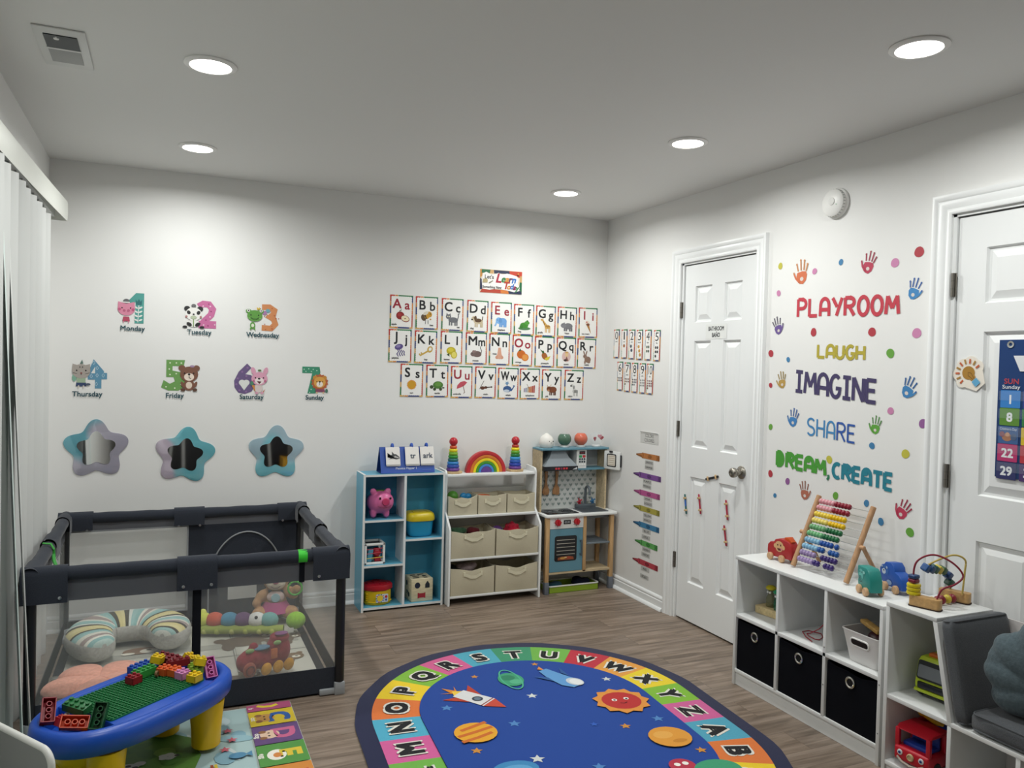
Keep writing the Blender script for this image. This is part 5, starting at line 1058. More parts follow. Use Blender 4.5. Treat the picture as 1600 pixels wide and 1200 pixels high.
mb = MB(); mb.k = 3; mb.ell(-.02, .03, .014, .016, '223038'); mb.ell(.02, -.03, .014, .014, '223038'); mb.star(-.01, -.02, .018, '1d4a50'); mb.bm.transform(T(-.0672, 0, .067) @ Matrix(((0, 0, -1, 0), (-1, 0, 0, 0), (0, 1, 0, 0), (0, 0, 0, 1)))); mb.build('side_holes', t)

t = thing('phonics_easel', 'blue tabletop flip chart with three packs of white cards on the cubby shelf', 'flip chart', (-1.42, -.135, .7963))
b1 = P('1b4aa3', .4); b2 = P('1a3a78', .45); L = .163
def slab(y0, z0, y1, z1, th, mat):
    m = MB(mat); n = Vector((0, z1 - z0, -(y1 - y0))).normalized() * th
    m.prism([(y0, z0), (y1, z1), (y1 + n.y, z1 + n.z), (y0 + n.y, z0 + n.z)], 2 * L, M=T(-L, 0, 0) @ YZ); return m
slab(-.055, .0, -.008, .148, .003, b1).build('front_panel', t); slab(.055, .0, .0, .148, .003, b2).build('rear_panel', t); MB(b2).bb(-L, L, -.054, .056, 0, .003).build('base_panel', t)
SLP = math.atan2(.047, .148); FM = T(0, -.055, 0) @ Matrix.Rotation(PI / 2 - SLP, 4, 'X')
mb = MB(); mb.k = 14; mb.text('Phonics Flipper 1', -.012, .028, .0135, 'c3cbe0', w=.125, bold=.02); mb.rect(.085, .015, .14, .017, '5f7ab8'); mb.bm.transform(FM @ T(0, 0, .0)); mb.build('title_print', t)
for x, tx in ((-.087, None), (.03, 'tr'), (.122, 'ark')):
    q = MB(P('e6e3df', .7))
    for i in range(5): q.box((x + .0015 * ((i * 7) % 3 - 1) - .001 * i, .102 - .0022 * (4 - i) - .001, .006 + i * .0022), (.082, .104, .0014), rot=(.01 * (i - 2), 0, .012 * ((i * 5) % 3 - 1)))
    q.bm.transform(FM); q = q.build('card_pack', t)
    mb = MB(); mb.k = 110
    if tx: mb.text(tx, x, .100, .032, '3f4a5c', bold=.02)
    else:
        mb.poly([(x - .036, 0.1180), (x - .028, 0.1040), (x - .036, 0.0920), (x - .022, 0.1010), (x - .004, 0.1100), (x + .014, 0.1100), (x + .032, 0.0960), (x + .036, 0.0840), (x + .018, 0.0800), (x - .004, 0.0890), (x - .022, 0.0970)], '3d3f42')
        mb.poly([(x - .008, 0.1080), (x - .010, 0.1260), (x + .004, 0.1100)], '3d3f42'); mb.poly([(x - .012, 0.0900), (x - .03, 0.0800), (x - .004, 0.0860)], '3d3f42'); mb.poly([(x + .0, 0.0920), (x + .028, 0.0860), (x + .030, 0.0900), (x + .008, 0.1000)], 'b9b7b4')
    mb.bm.transform(FM); mb.build('card_print', q)
    r = MB(P('1f4fae', .4)); r.bm = r.bm; r.tube([(x, .012 * math.cos(a) - .006, .150 + .014 * math.sin(a)) for a in [2 * PI * i / 16 for i in range(16)]], .008, n=8, closed=True, up=(1, 0, 0)); r.build('ring', t)

RING = [('6a3f94', .041), ('2a4aa0', .039), ('2f7fc4', .036), ('1f6a6a', .033), ('2f8a34', .031), ('7fae2c', .029), ('e0cf1c', .027), ('d0562a', .023)]
RING2 = [('6a3f94', .041), ('2440a8', .039), ('2456b0', .036), ('3a94d0', .034), ('1f7a3a', .031), ('5fa52c', .029), ('e8d81c', .027), ('b8402a', .023)]
def tower(x, lb, rings, seed):
    t = thing('stacking_rings', lb, 'stacking toy', (x, -.092, .7725), rz=.3 * seed)
    MB(wood('c8ab7f')).prism([(.058 * math.cos(q), .058 * math.sin(q)) for q in [PI / 8 + PI / 4 * i for i in range(8)]], .013, bev=.002).build('base', t); MB(wood('c8ab7f')).cyl((0, 0, .012), (0, 0, .172), .005).build('peg', t)
    z = .013
    for c, r in rings:
        h = .0195; n = 12; MB(P(c, .35)).lathe([(.007, 0), (r - .006, 0)] + [(r - .006 + .006 * math.sin(PI * i / 6), h / 2 - h / 2 * math.cos(PI * i / 6)) for i in range(1, 6)] + [(r - .006, h), (.007, h)], M=T(0, 0, z)).build('ring', t); z += h
    MB(P('b51f2c', .3)).ball((0, 0, z + .0245), .0265).build('ball', t)
tower(-1.108, 'rainbow ring stacker left of the wooden rainbow', RING, 0); tower(-.69, 'rainbow ring stacker right of the wooden rainbow', RING2, 1)
t = thing('wooden_rainbow', 'nested wooden rainbow of six arches on the white organiser', 'rainbow toy', (-.893, -.092, .7725))
for i, (c, r) in enumerate((('b8292f', .132), ('d0752a', .108), ('e6cf1c', .088), ('3f8f2c', .070), ('3f7fc4', .052), ('5a3a86', .036))):
    ri = (.109, .089, .071, .053, .037, 0)[i]
    MB(P(c, .4)).prism([(r * math.cos(a), r * math.sin(a)) for a in [PI * k / 36 for k in range(37)]] + ([(ri * math.cos(a), ri * math.sin(a)) for a in [PI - PI * k / 36 for k in range(37)]] if ri else []), .04, M=T(0, .02, 0) @ XZ, bev=.0015).build('arch', t)

# things lying in the fabric bins
def simple(name, lb, cat, loc, mb, group=None, part='body', rz=0):
    o = mb.build(name); o.matrix_basis = T(*loc) @ Matrix.Rotation(rz, 4, 'Z'); return tag(o, lb, cat, group)
simple('toy_ball', 'green ball lying in the top left beige bin', 'ball', (-1.108, -.10, .630), MB(P('4f8f2c', .4)).ball((0, 0, 0), .034))
simple('toy_shaker', 'blue heart-shaped toy in the top left beige bin', 'toy', (-1.022, -.095, .612), MB(P('1f86c0', .4)).ball((-.014, 0, .012), (.024, .018, .024)).ball((.016, 0, .010), (.024, .018, .022)).ball((0, 0, -.012), (.024, .018, .034)))
simple('net_bag', 'grey net bag between green ball and blue toy in the bin', 'bag', (-1.064, -.11, .604), blob([((0, 0, 0), (.012, .018, .022)), ((.004, -.01, .012), (.010, .012, .012))], plush('8b8f86'), .004, 3))
simple('toy_dish', 'orange toy dish showing above the middle top bin', 'toy dish', (-.905, -.10, .604), MB(P('cf5f22', .4)).lathe([(0, 0), (.03, 0), (.044, .022), (.042, .024), (.028, .004), (0, .003)]))
rb = plush('b01f36')
simple('toy_ball', 'large red knobbly ball in the right bin of the second row', 'ball', (-.725, -.145, .402), blob([((0, 0, 0), .052)] + [((.046 * math.cos(a) * math.cos(b), .046 * math.sin(a) * math.cos(b), .046 * math.sin(b)), .014) for a in [k * .785 for k in range(8)] for b in (.1, .75)] + [((0, 0, .048), .014)], rb, .005, 2))
simple('toy_ball', 'purple ball left of the red ball in the same bin', 'ball', (-.828, -.15, .405), MB(P('5a3472', .5)).ball((0, 0, 0), .038))
simple('soft_toy', 'dark green toy in the left bin of the second row', 'toy', (-1.10, -.15, .418), blob([((0, 0, 0), (.05, .04, .03)), ((.04, 0, .008), (.03, .03, .018)), ((-.03, .01, .012), (.026, .026, .016))], plush('35543c'), .005, 4))
simple('soft_toy', 'dark red toy in the left bin of the second row', 'toy', (-.995, -.14, .413), blob([((0, 0, 0), (.03, .04, .03)), ((.02, -.01, .008), (.03, .03, .018))], plush('5c2026'), .005, 4))
simple('soft_toy', 'pale pink soft toy in the bottom left beige bin', 'toy', (-1.025, -.15, .196), blob([((0, 0, 0), (.05, .045, .03)), ((.035, -.01, .014), (.028, .03, .018)), ((-.04, .01, .005), (.03, .03, .02))], plush('b5a2a2'), .005, 4))
simple('soft_toy', 'black soft toy left of the pink one in the bottom left bin', 'toy', (-1.118, -.15, .192), blob([((0, 0, 0), (.028, .04, .028)), ((-.01, -.01, .012), (.024, .03, .018))], plush('2a2c2e'), .005, 4))
# on top of and under the play kitchen
KT = .9152
t = thing('night_light', 'round white dumpling night light with a tiny face on the play kitchen', 'night light', (-.462, -.075, KT))
MB(P('e8e6e0', .5)).lathe([(0, 0), (.034, 0), (.045, .012), (.049, .032), (.046, .055), (.034, .074), (.018, .085), (.008, .093), (0, .095)], n=36).build('body', t)
for x in (-.002, .028): MB(P('1c1c1e', .3)).ball((x, -.045 + (.004 if x > .02 else 0), .044), .004).build('eye', t)
MB(P('1c1c1e')).tube([(.008, -.0485, .036), (.013, -.0483, .034), (.018, -.047, .036)], .001, n=6).build('mouth', t)
clear = see_through('clear_plastic', 'e4e8ea', .10, .05)
def globe(x, lb, fill, lvl, extra=None):
    t = thing('water_globe', lb, 'globe toy', (x, -.075, KT), group=None)
    MB(P('dcdedd', .4)).lathe([(0, 0), (.028, 0), (.030, .006), (.026, .013), (0, .013)]).build('base', t); R, zc = .046, .054
    MB(clear).ball((0, 0, zc), R, n=32).build('shell', t)
    if fill:
        a0 = math.asin((lvl - zc) / (R - .002)); pr = [(max(0, (R - .002) * math.cos(a)), zc + (R - .002) * math.sin(a)) for a in [-PI / 2 + (a0 + PI / 2) * i / 14 for i in range(15)]] + [(0, lvl)]
        pr[0] = (0, pr[0][1]); MB(P(fill, .25)).lathe(pr, n=32).build('filling', t)
    return t
globe(-.330, 'clear globe filled with dark green, second object on the play kitchen', '0f5a35', .086); globe(-.208, 'clear globe filled with orange on the play kitchen', 'd8541a', .091)
g = globe(-.092, 'clear globe with red hearts at the right end of the play kitchen', None, 0)
for s, x, y, z, r in ((0, -.026, -.026, .056, .5), (1, .026, -.024, .060, -.5), (2, .004, -.038, .072, 0)):
    h = [(.0155 * 16 * math.sin(a) ** 3 / 16, .0155 * (13 * math.cos(a) - 5 * math.cos(2 * a) - 2 * math.cos(3 * a) - math.cos(4 * a)) / 16) for a in [2 * PI * i / 28 for i in range(28)]]
    mb = MB(P('a3303f' if s < 2 else 'c98a96', .4)); mb.prism(h, .004, M=T(x, y, z) @ Matrix.Rotation(r, 4, 'Z') @ XZ); mb.build('heart', g)
t = thing('storage_tray', 'lime green tray with a white rim on the floor under the play kitchen', 'tray', (-.31, -.145, 0))
mb = MB(P('8aa82c', .5)); 
for a in ((-.18, .18, -.075, -.071), (-.18, .18, .071, .075)): mb.bb(*a, .001, .040)
for a in ((-.18, -.176, -.075, .075), (.176, .18, -.075, .075)): mb.bb(*a, .001, .040)
mb.bb(-.18, .18, -.075, .075, 0, .003); mb.build('tray', t)
mb = MB(P('e4e6e2', .5)); mb.tube([(x, y, .043) for x, y in rrect(-.18, -.075, .18, .075, .012)], .005, n=8, closed=True); mb.build('rim', t)
simple('folded_cloth', 'dark navy cloth heaped in the lime green tray', 'cloth', (-.22, -.14, .034), blob([((0, 0, .0), (.065, .05, .024)), ((-.02, .01, .018), (.035, .034, .018)), ((.03, -.01, .012), (.03, .03, .016))], fabric('1e2233', 300, .4), .005, 4))
simple('folded_cloth', 'teal blue cloth at the left end of the lime green tray', 'cloth', (-.415, -.14, .026), blob([((0, 0, 0), (.06, .05, .02)), ((.02, .01, .008), (.04, .03, .016))], fabric('2f6478', 300, .4), .005, 4))

# ------------------------------------------------------------------ toys on the white cube shelf
TZ = .5925
t = thing('abacus', 'wooden abacus with ten rows of coloured beads leaning on the cube shelf', 'abacus', (-.22, -2.18, TZ))
bm_ = wood('b98f68', (30, 30, 4)); fx0, fx1 = -.222, -.083; z0, z1 = TZ + .0095, TZ + .307; yl, yr = -2.033, -2.325
for y in (yl, yr): MB(bm_).cyl((fx0, y, z0 - .003), (fx1, y, z1), .0115, bev=.002).build('post', t, world=True)
for y in (yl + .016, yr - .016):
    MB(bm_).cyl((-.155, y, TZ + .152), (-.052, y, TZ + .006), .0085, bev=.002).build('rear_leg', t, world=True)
    MB(bm_).cyl((-.157, y - .02 if y > -2.2 else y + .02, TZ + .148), (-.157, y + .012 if y > -2.2 else y - .012, TZ + .148), .009, bev=.002).build('pivot_pin', t, world=True)
ROWS = [('d99aa3', '8c1f33', 0, 0), ('d99aa3', '8c1f33', 0, .004), ('e6cb4a', 'dfb80f', 0, 0), ('e3d06c', 'dfb80f', .006, 0), ('6fa876', '1f6a3f', .004, 0), ('6fb07a', '1f6a3f', 0, 0), ('86b4d0', '1f4f9c', 0, .012), ('86b4d0', '1f559c', 0, .05), ('9a86b0', '37256b', .03, 0), ('a08cb8', '37256b', 0, .05)]
bead_me = {}
for i, (ca, cb, g1, g2) in enumerate(ROWS):
    f = .93 - i * .091; x = fx0 + (fx1 - fx0) * f; z = z0 + (z1 - z0) * f
    MB(metal('b9b9b6', .3)).cyl((x, yl, z), (x, yr, z), .0016, n=8).build('rod', t, world=True)
    y = yl - .022
    for k in range(10):
        c = ca if k < 5 else cb
        if k == 5: y -= g1
        if k == (7 if g2 > .03 else 9): y -= g2 * (.5 if g2 > .03 else 1)
        if c not in bead_me: b = MB(P(c, .3)); b.ball((0, 0, 0), (.0125, .0095, .0125), n=14); ob = b.build('bead', t); bead_me[c] = ob
        else: ob = bead_me[c].copy(); COL.objects.link(ob)
        ob.parent = t; ob.location = Vector((x, y, z)) - t.location; y -= .0172
whl = wood('c9a27a', (20, 20, 20))
def rolling(name, lb, loc, rz, prof, th, col, wheels, face_f, extra=None):
    t = thing(name, lb, 'wooden toy car', loc, rz); m = P(col, .4)
    MB(m).prism(prof, th, M=T(0, th / 2, 0) @ XZ, bev=.004).build('body', t)
    for x in wheels:
        MB(whl).cyl((x, -th / 2 - .012, .0165), (x, -th / 2 + .002, .0165), .0165, bev=.003, n=24).build('wheel', t); MB(whl).cyl((x, th / 2 - .002, .0165), (x, th / 2 + .012, .0165), .0165, bev=.003, n=24).build('wheel', t)
    mb = MB(); face_f(mb); mb.bm.transform(T(0, -th / 2, 0) @ XZ.to_3x3().to_4x4()); mb.build('painted_face', t)
    if extra: extra(t, th)
    return t
def f_monkey(mb):
    mb.ell(-.004, .074, .024, .018, 'd6a878'); mb.ell(-.004, .060, .021, .016, 'd6a878'); mb.ell(-.028, .068, .008, .010, 'd6a878'); mb.ell(.022, .066, .008, .010, 'd6a878')
    for x in (-.013, .005): mb.ell(x, .074, .003, .0045, '2a1a14', n=10)
    mb.poly([(-.016, .060), (.010, .060), (.006, .050), (-.010, .050)], '5a1f1a'); mb.ell(.01, .058, .005, .004, 'd87a8a')
def x_monkey(t, th): MB(P('c9521f', .4)).prism([(.012, .094), (.016, .112), (.036, .116), (.056, .098), (.05, .086)], .03, M=T(0, .015, 0) @ XZ, bev=.003).build('orange_cap', t)
rolling('wooden_monkey_car', 'red wooden monkey car on wheels left of the abacus', (-.186, -1.938, TZ), -PI / 2 + .05, [(-.070, .016), (-.076, .040), (-.074, .066), (-.060, .080), (-.040, .082), (-.030, .096), (-.008, .103), (.022, .102), (.048, .096), (.064, .078), (.070, .050), (.066, .020)], .05, 'a8262a', (-.052, .016), f_monkey, x_monkey)
def f_hippo(mb):
    mb.ell(-.024, .072, .017, .022, '5fb5ac'); mb.ell(-.030, .058, .012, .010, '2f7f7a')
    for x in (-.032, -.016): mb.ell(x, .082, .0025, .0035, '12302e', n=10); mb.ell(x - .002, .056, .002, .002, '12302e', n=8)
    mb.rib([(-.036, .048), (-.026, .044), (-.014, .048)], .002, '12302e'); mb.ell(-.002, .084, .008, .006, '8acac2')
rolling('wooden_hippo_car', 'teal wooden hippo car on wheels at the shelf end', (-.243, -2.462, TZ), -PI / 2 - .35, [(-.044, .018), (-.050, .045), (-.046, .055), (-.054, .075), (-.052, .102), (.014, .104), (.028, .094), (.044, .060), (.046, .018)], .05, '23877f', (-.026, .022), f_hippo)
def f_bear(mb):
    mb.ell(-.040, .076, .024, .020, '2f62ad'); mb.ell(-.046, .070, .012, .011, 'b9c4d6'); mb.ell(-.046, .074, .004, .003, '16202e', n=10); mb.ell(-.058, .088, .005, .005, '9fb2d0'); mb.ell(-.028, .088, .005, .005, '9fb2d0')
    for x in (-.055, -.036): mb.ell(x, .082, .0022, .003, '10182a', n=8)
    mb.ell(-.01, .034, .016, .010, '8ba3c9')
rolling('wooden_bear_car', 'blue wooden bear car on wheels behind the teal hippo', (-.105, -2.466, TZ), -PI / 2 - .25, [(-.060, .030), (-.072, .050), (-.074, .078), (-.062, .094), (-.05, .096), (-.040, .108), (-.004, .112), (.014, .098), (.018, .082), (.044, .074), (.062, .056), (.064, .018), (-.03, .018)], .05, '1f52a8', (-.030, .034), f_bear)
t = thing('wooden_stand', 'pale wooden display block holding two bottles in the left top cube', 'stand', (-.175, -1.88, .3285), rz=.12)
MB(wood('d9c492', (4, 30, 30))).box((0, 0, .018), (.085, .152, .034), bev=.0015).build('block', t)
def bottle(x, y, lb, body, cap, eyes, h):
    t = thing('face_bottle', lb, 'bottle', (x, y, .3642))
    MB(see_through('bottle_' + body, body, .55, .1)).lathe([(0, 0), (.020, 0), (.022, .006), (.021, .04), (.013, .055), (.013, h - .02), (0, h - .02)], n=24).build('body', t)
    MB(P(cap, .4)).lathe([(0, 0), (.014, 0), (.024, .006), (.024, .012), (.014, .020), (0, .021)], n=24, M=T(0, 0, h - .022)).build('cap', t)
    for s in (-1, 1): MB(P('e8e8e4', .3)).ball((-.012, s * .007, h - .032), .0055).build('eye', t)
bottle(-.178, -1.857, 'clear bottle with a yellow mushroom cap and eyes', '7a7a50', 'c2b420', 1, .098); bottle(-.183, -1.912, 'green bottle with a green cap and eyes', '0f6b4a', '1f8a5a', 1, .092)
t = thing('pull_toy', 'white and black faced pull toy with a red string in the middle top cube', 'pull toy', (-.178, -2.252, .3285))
MB(P('dfe1df', .4)).ball((0, 0, .046), (.040, .050, .042)).build('head', t); MB(P('1f6f86', .45)).lathe([(0, 0), (.046, 0), (.048, .010), (.040, .016), (0, .016)]).build('base', t)
MB(P('15171a', .3)).ball((-.030, .026, .060), (.012, .012, .014)).build('eye', t); MB(P('f2f2f0')).ball((-.0405, .025, .062), .003).build('eye_glint', t)
MB(P('1a1c1f')).tube([(-.034, .034, .038), (-.040, .022, .030), (-.043, .004, .028), (-.041, -.014, .032)], .0025, n=6).build('mouth', t)
MB(P('a02233', .6)).tube([(.0, .02, .086), (.0, .055, .075), (-.01, .09, .03), (-.03, .12, .004), (-.045, .125, .0025), (-.06, .10, .0025), (-.065, .06, .0025), (-.055, .045, .003), (-.02, .06, .004), (.01, .10, .004), (-.01, .15, .003), (-.05, .145, .005), (-.085, .09, .005), (-.10, .04, .003)], .0022, n=6).build('string', t)
t = thing('plastic_basket', 'white plastic basket with a handle slot in the right top cube', 'basket', (-.195, -2.472, .3285))
mb = MB(P('dcdad8', .35)); tb = bmesh.new()
def br(k, hz, ins): return [tb.verts.new((x, y, hz)) for x, y in rrect(-.088 - .02 * k + ins, -.068 - .022 * k + ins, .085 + .02 * k - ins, .068 + .022 * k - ins, .02)]
lv = [(0, 0, 0), (.08, .004, 0), (.55, .066, 0), (.98, .118, 0), (1.1, .120, 0), (1.1, .123, 0), (.98, .123, .003), (.5, .06, .003), (.05, .004, .003)]
R = [br(*q) for q in lv]; n = len(R[0])
for p, q in zip(R, R[1:]):
    for i in range(n): tb.faces.new([p[i], p[(i + 1) % n], q[(i + 1) % n], q[i]])
tb.faces.new(R[0][::-1]); tb.faces.new(R[-1]); mb._in(tb, None); mb.build('basket_body', t)
sl = Matrix.Translation((-.1045, 0, .083)) @ Matrix.Rotation(-.16, 4, 'Y') @ Matrix(((0, 0, -1, 0), (-1, 0, 0, 0), (0, 1, 0, 0), (0, 0, 0, 1)))
mb = MB(P('e6e5e3', .3)); mb.tube([(x, y, .0) for x, y in rrect(-.042, -.014, .042, .014, .013)], .0035, n=8, closed=True, up=(0, 0, 1)); mb.bm.transform(sl); mb.build('handle_slot_rim', t)
mb = MB(P('1a0f10', .9)); mb.prism(rrect(-.041, -.013, .041, .013, .012), .001, M=T(0, 0, .0006)); mb.bm.transform(sl); mb.build('handle_slot', t)
for dx, dy, dz, sz, c, lb, r in ((-.02, .02, .134, (.03, .11, .016), 'c9a05c', 'pale wooden bar lying across the white basket', (.12, 0, -.25)), (.03, -.03, .146, (.035, .06, .03), '6b2430', 'dark red wooden piece in the white basket', (.2, .1, .4))):
    o = MB(wood(c)).box((0, 0, 0), sz, bev=.003).build('toy_block'); o.matrix_basis = T(-.195 + dx, -2.472 + dy, .3285 + dz) @ Euler(r).to_matrix().to_4x4(); tag(o, lb, 'toy block')
simple('music_shaker', 'dark red and black shaker filling the white basket', 'toy', (-.20, -2.488, .392), blob([((0, 0, .012), (.06, .055, .045)), ((-.02, .01, .04), (.03, .03, .02))], P('3a141c', .4), .006, 3))
# ------------------------------------------------------------------ toys on the reading bench
T2 = .6155
t = thing('bead_maze', 'wooden bead maze with red and yellow wires on the bench end', 'bead maze', (-.165, -2.70, T2)); ml = wood('c39a63', (4, 30, 30))
def mblk(cx, cy, L, rz):
    m = MB(ml); m.prism(rrect(-.0185, -L / 2, .0185, L / 2, .012), .036, M=T(cx, cy, .0035) @ Matrix.Rotation(rz, 4, 'Z'), bev=.002); m.build('block', t)
    MB(P('3a2a20', .8)).prism(rrect(-.0200, -L / 2 - .002, .0200, L / 2 + .002, .012), .004, M=T(cx, cy, 0) @ Matrix.Rotation(rz, 4, 'Z')).build('felt_pad', t)
    return m
mblk(-.092, -.013, .105, .32); mblk(.090, .010, .105, .32)
def bez(P_, n=26):
    o = []; P_ = [Vector(p) for p in P_]
    for i in range(len(P_) - 1):
        p0, p1, p2, p3 = P_[max(0, i - 1)], P_[i], P_[i + 1], P_[min(len(P_) - 1, i + 2)]
        for k in range(8): s = k / 8; o.append(.5 * ((2 * p1) + (p2 - p0) * s + (2 * p0 - 5 * p1 + 4 * p2 - p3) * s * s + (3 * p1 - p0 - 3 * p2 + p3) * s ** 3))
    return o + [P_[-1]]
MB(P('8a2438', .35)).tube(bez([(-.105, .026, .038), (-.107, .026, .13), (-.095, .012, .17), (-.06, -.02, .188), (-.02, -.06, .165), (.0, -.085, .125), (-.03, -.078, .095), (-.065, -.056, .075), (-.080, -.048, .038)]), .0034, n=8).build('red_wire', t)
MB(P('c2aa5a', .35)).tube(bez([(.075, -.030, .038), (.076, -.036, .12), (.074, -.036, .165), (.04, -.012, .178), (-.03, .014, .150), (-.055, .022, .130), (-.02, .022, .122), (.05, .034, .112), (.092, .036, .08), (.098, .034, .038)]), .0034, n=8).build('yellow_wire', t)
def bd(c, p, r, s=(1, 1, 1), name='bead', rot=(0, 0, 0)): return MB(P(c, .35)).box(p, (r * s[0], r * s[1], r * s[2]), bev=r * .18, rot=rot, seg=3).build(name, t)
for i in range(3): MB(P('dcc81f', .35)).lathe([(.005, 0), (.022, 0), (.024, .006), (.022, .012), (.005, .012)], n=20, M=T(-.105, .026, .040 + i * .0135)).build('yellow_ring', t)
bd('7a2236', (-.106, .026, .089), .030, (1, 1, .5)); bd('24406f', (-.106, .026, .104), .030, (1, 1, .5))
for c, p in (('24548f', (-.052, .021, .131)), ('2a4f7a', (-.03, .019, .127)), ('1f5a4a', (-.008, .021, .124)), ('c9b53a', (.02, .027, .119)), ('2f5a2f', (.05, .033, .112)), ('24406f', (.085, .036, .09)), ('1f4a3a', (.094, .036, .062))): bd(c, p, .027, rot=(.3, .5, .2))
MB(P('3a2a20')).cyl((-.086, -.01, .018), (.086, .0, .018), .003, n=8).build('axle_rod', t)
for x, c in ((-.05, 'c9a83a'), (-.02, '8a2430'), (.0, '8a2430'), (.03, 'c9b53a'), (.055, '8a2430')): MB(P(c, .35)).ball((x, -.006, .018), (.012, .016, .016)).build('bead', t)
t = thing('toy_van', 'lime yellow toy van with a grey windscreen on the bench shelf', 'toy vehicle', (-.155, -2.722, .2835), rz=.12)
ly = P('b3c62a', .35); dk = P('16181b', .3)
MB(ly).prism([(-.074, .026), (-.078, .045), (-.074, .066), (-.060, .125), (-.045, .140), (.06, .140), (.07, .026)], .136, M=T(0, .068, 0) @ XZ, bev=.012, seg=3).build('body', t)
MB(dk).bb(-.07, .07, -.064, .064, .012, .03, bev=.004).build('chassis', t)
for x in (-.042, .042):
    for y in (-.058, .058): MB(P('1c1d20', .6)).cyl((x, y - .01, .02), (x, y + .01, .02), .02, bev=.003).build('wheel', t)
fm = Matrix.Translation((-.0695, 0, .098)) @ Matrix.Rotation(.235, 4, 'Y') @ Matrix(((0, 0, -1, 0), (-1, 0, 0, 0), (0, 1, 0, 0), (0, 0, 0, 1)))
mb = MB(dk); mb.prism(rrect(-.058, -.032, .058, .034, .008), .004); mb.bm.transform(fm); mb.build('windscreen_surround', t); mb = MB(P('6f7478', .2)); mb.prism(rrect(-.054, -.026, .054, .018, .006), .002, M=T(0, 0, .0035)); mb.bm.transform(fm); mb.build('windscreen', t)
MB(dk).bb(-.084, -.070, -.052, .052, .034, .058, bev=.004).build('grille', t); MB(ly).bb(-.087, -.07, -.062, .062, .022, .033, bev=.003).build('bumper', t); MB(P('9aa09a', .3)).bb(-.085, -.078, -.060, -.046, .034, .058, bev=.002).build('headlight', t)
MB(P('c2621f', .3)).bb(-.03, .0, .01, .045, .138, .152, bev=.004).build('roof_light', t)
t = thing('toy_fire_engine', 'red toy fire engine with blue seats and a yellow ladder arm', 'toy vehicle', (-.195, -2.708, .0405), rz=.10); fr = P('bd1328', .35); bl = P('1f3f9c', .4)
q = MB(fr); q.prism([(-.110, .022), (-.118, .05), (-.114, .075), (-.102, .128), (-.092, .138), (-.01, .142), (-.008, .075), (-.09, .073), (-.09, .022)], .012, M=T(0, -.052, 0) @ XZ, bev=.003)
q = MB(fr)                                                 # cab built as pillars round an open window
q.bb(-.118, -.012, -.066, .066, .022, .074, bev=.010, seg=3)
q.prism([(-.110, .132), (-.092, .146), (.0, .146), (.004, .132)], .132, M=T(0, .066, 0) @ XZ, bev=.006)
for y in (-.058, .058): q.bb(-.112, -.098, y - .008, y + .008, .07, .136, bev=.003).bb(-.022, -.006, y - .008, y + .008, .07, .136, bev=.003)
q.build('cab', t)
MB(bl).bb(-.090, -.03, -.05, .05, .072, .088, bev=.006).bb(-.036, -.024, -.05, .05, .072, .125, bev=.004).build('seat', t)
mb = MB(fr); mb.bb(-.012, .118, -.066, .066, .022, .128, bev=.006); mb.bb(.066, .112, -.045, .045, .128, .150, bev=.008).bb(-.012, .112, -.064, -.05, .128, .142, bev=.004).bb(-.012, .112, .05, .064, .128, .142, bev=.004); mb.build('rear_body', t)
mb = MB(); mb.k = 4; mb.poly(rrect(-.004, .042, .056, .118, .004), '6f7d78'); mb.poly([(.008, .078), (.03, .084), (.05, .076), (.046, .092), (.02, .098)], 'b9a23a'); mb.bm.transform(T(0, -.066, 0) @ XZ.to_3x3().to_4x4()); mb.build('side_sticker', t)
MB(bl).lathe([(0, 0), (.026, 0), (.028, .010), (.020, .016), (0, .016)], M=T(.028, -.030, .128)).build('turntable', t); MB(P('cf9f12', .35)).tube([(.028, -.026, .142), (.014, .004, .156), (.002, .034, .172)], .011, n=12).ball((.0, .038, .175), .0145).build('ladder_arm', t)
for x in (-.068, .074):
    for y in (-.062, .062): MB(P('17181a', .6)).cyl((x, y - .008, .024), (x, y + .008, .024), .0235, bev=.003).build('wheel', t)
MB(bl).bb(.03, .118, -.070, -.060, .018, .05, bev=.004).build('side_step', t)
ff = T(-.1185, 0, .05) @ Matrix(((0, 0, -1, 0), (-1, 0, 0, 0), (0, 1, 0, 0), (0, 0, 0, 1)))
for y in (-.040, .040):
    e = MB(P('dfe3e6', .3)); e.lathe([(0, 0), (.010, 0), (.009, .003), (0, .004)], M=ff @ T(y, .004, 0)); e = e.build('eye', t); p = MB(P('1f3a7a', .3)); p.lathe([(0, .0035), (.005, .0035), (.004, .006), (0, .0065)], M=ff @ T(y, .004, 0)); p.build('pupil', e)
MB(P('c9b58a', .4)).lathe([(0, 0), (.013, 0), (.012, .005), (.009, .006), (.008, .003), (0, .003)], M=ff).build('badge', t); MB(P('b0a79c', .4)).tube([(-.119, .05, .036), (-.122, .03, .024), (-.123, 0, .020), (-.122, -.03, .024), (-.119, -.05, .036)], .004, n=8).build('smile_bumper', t)
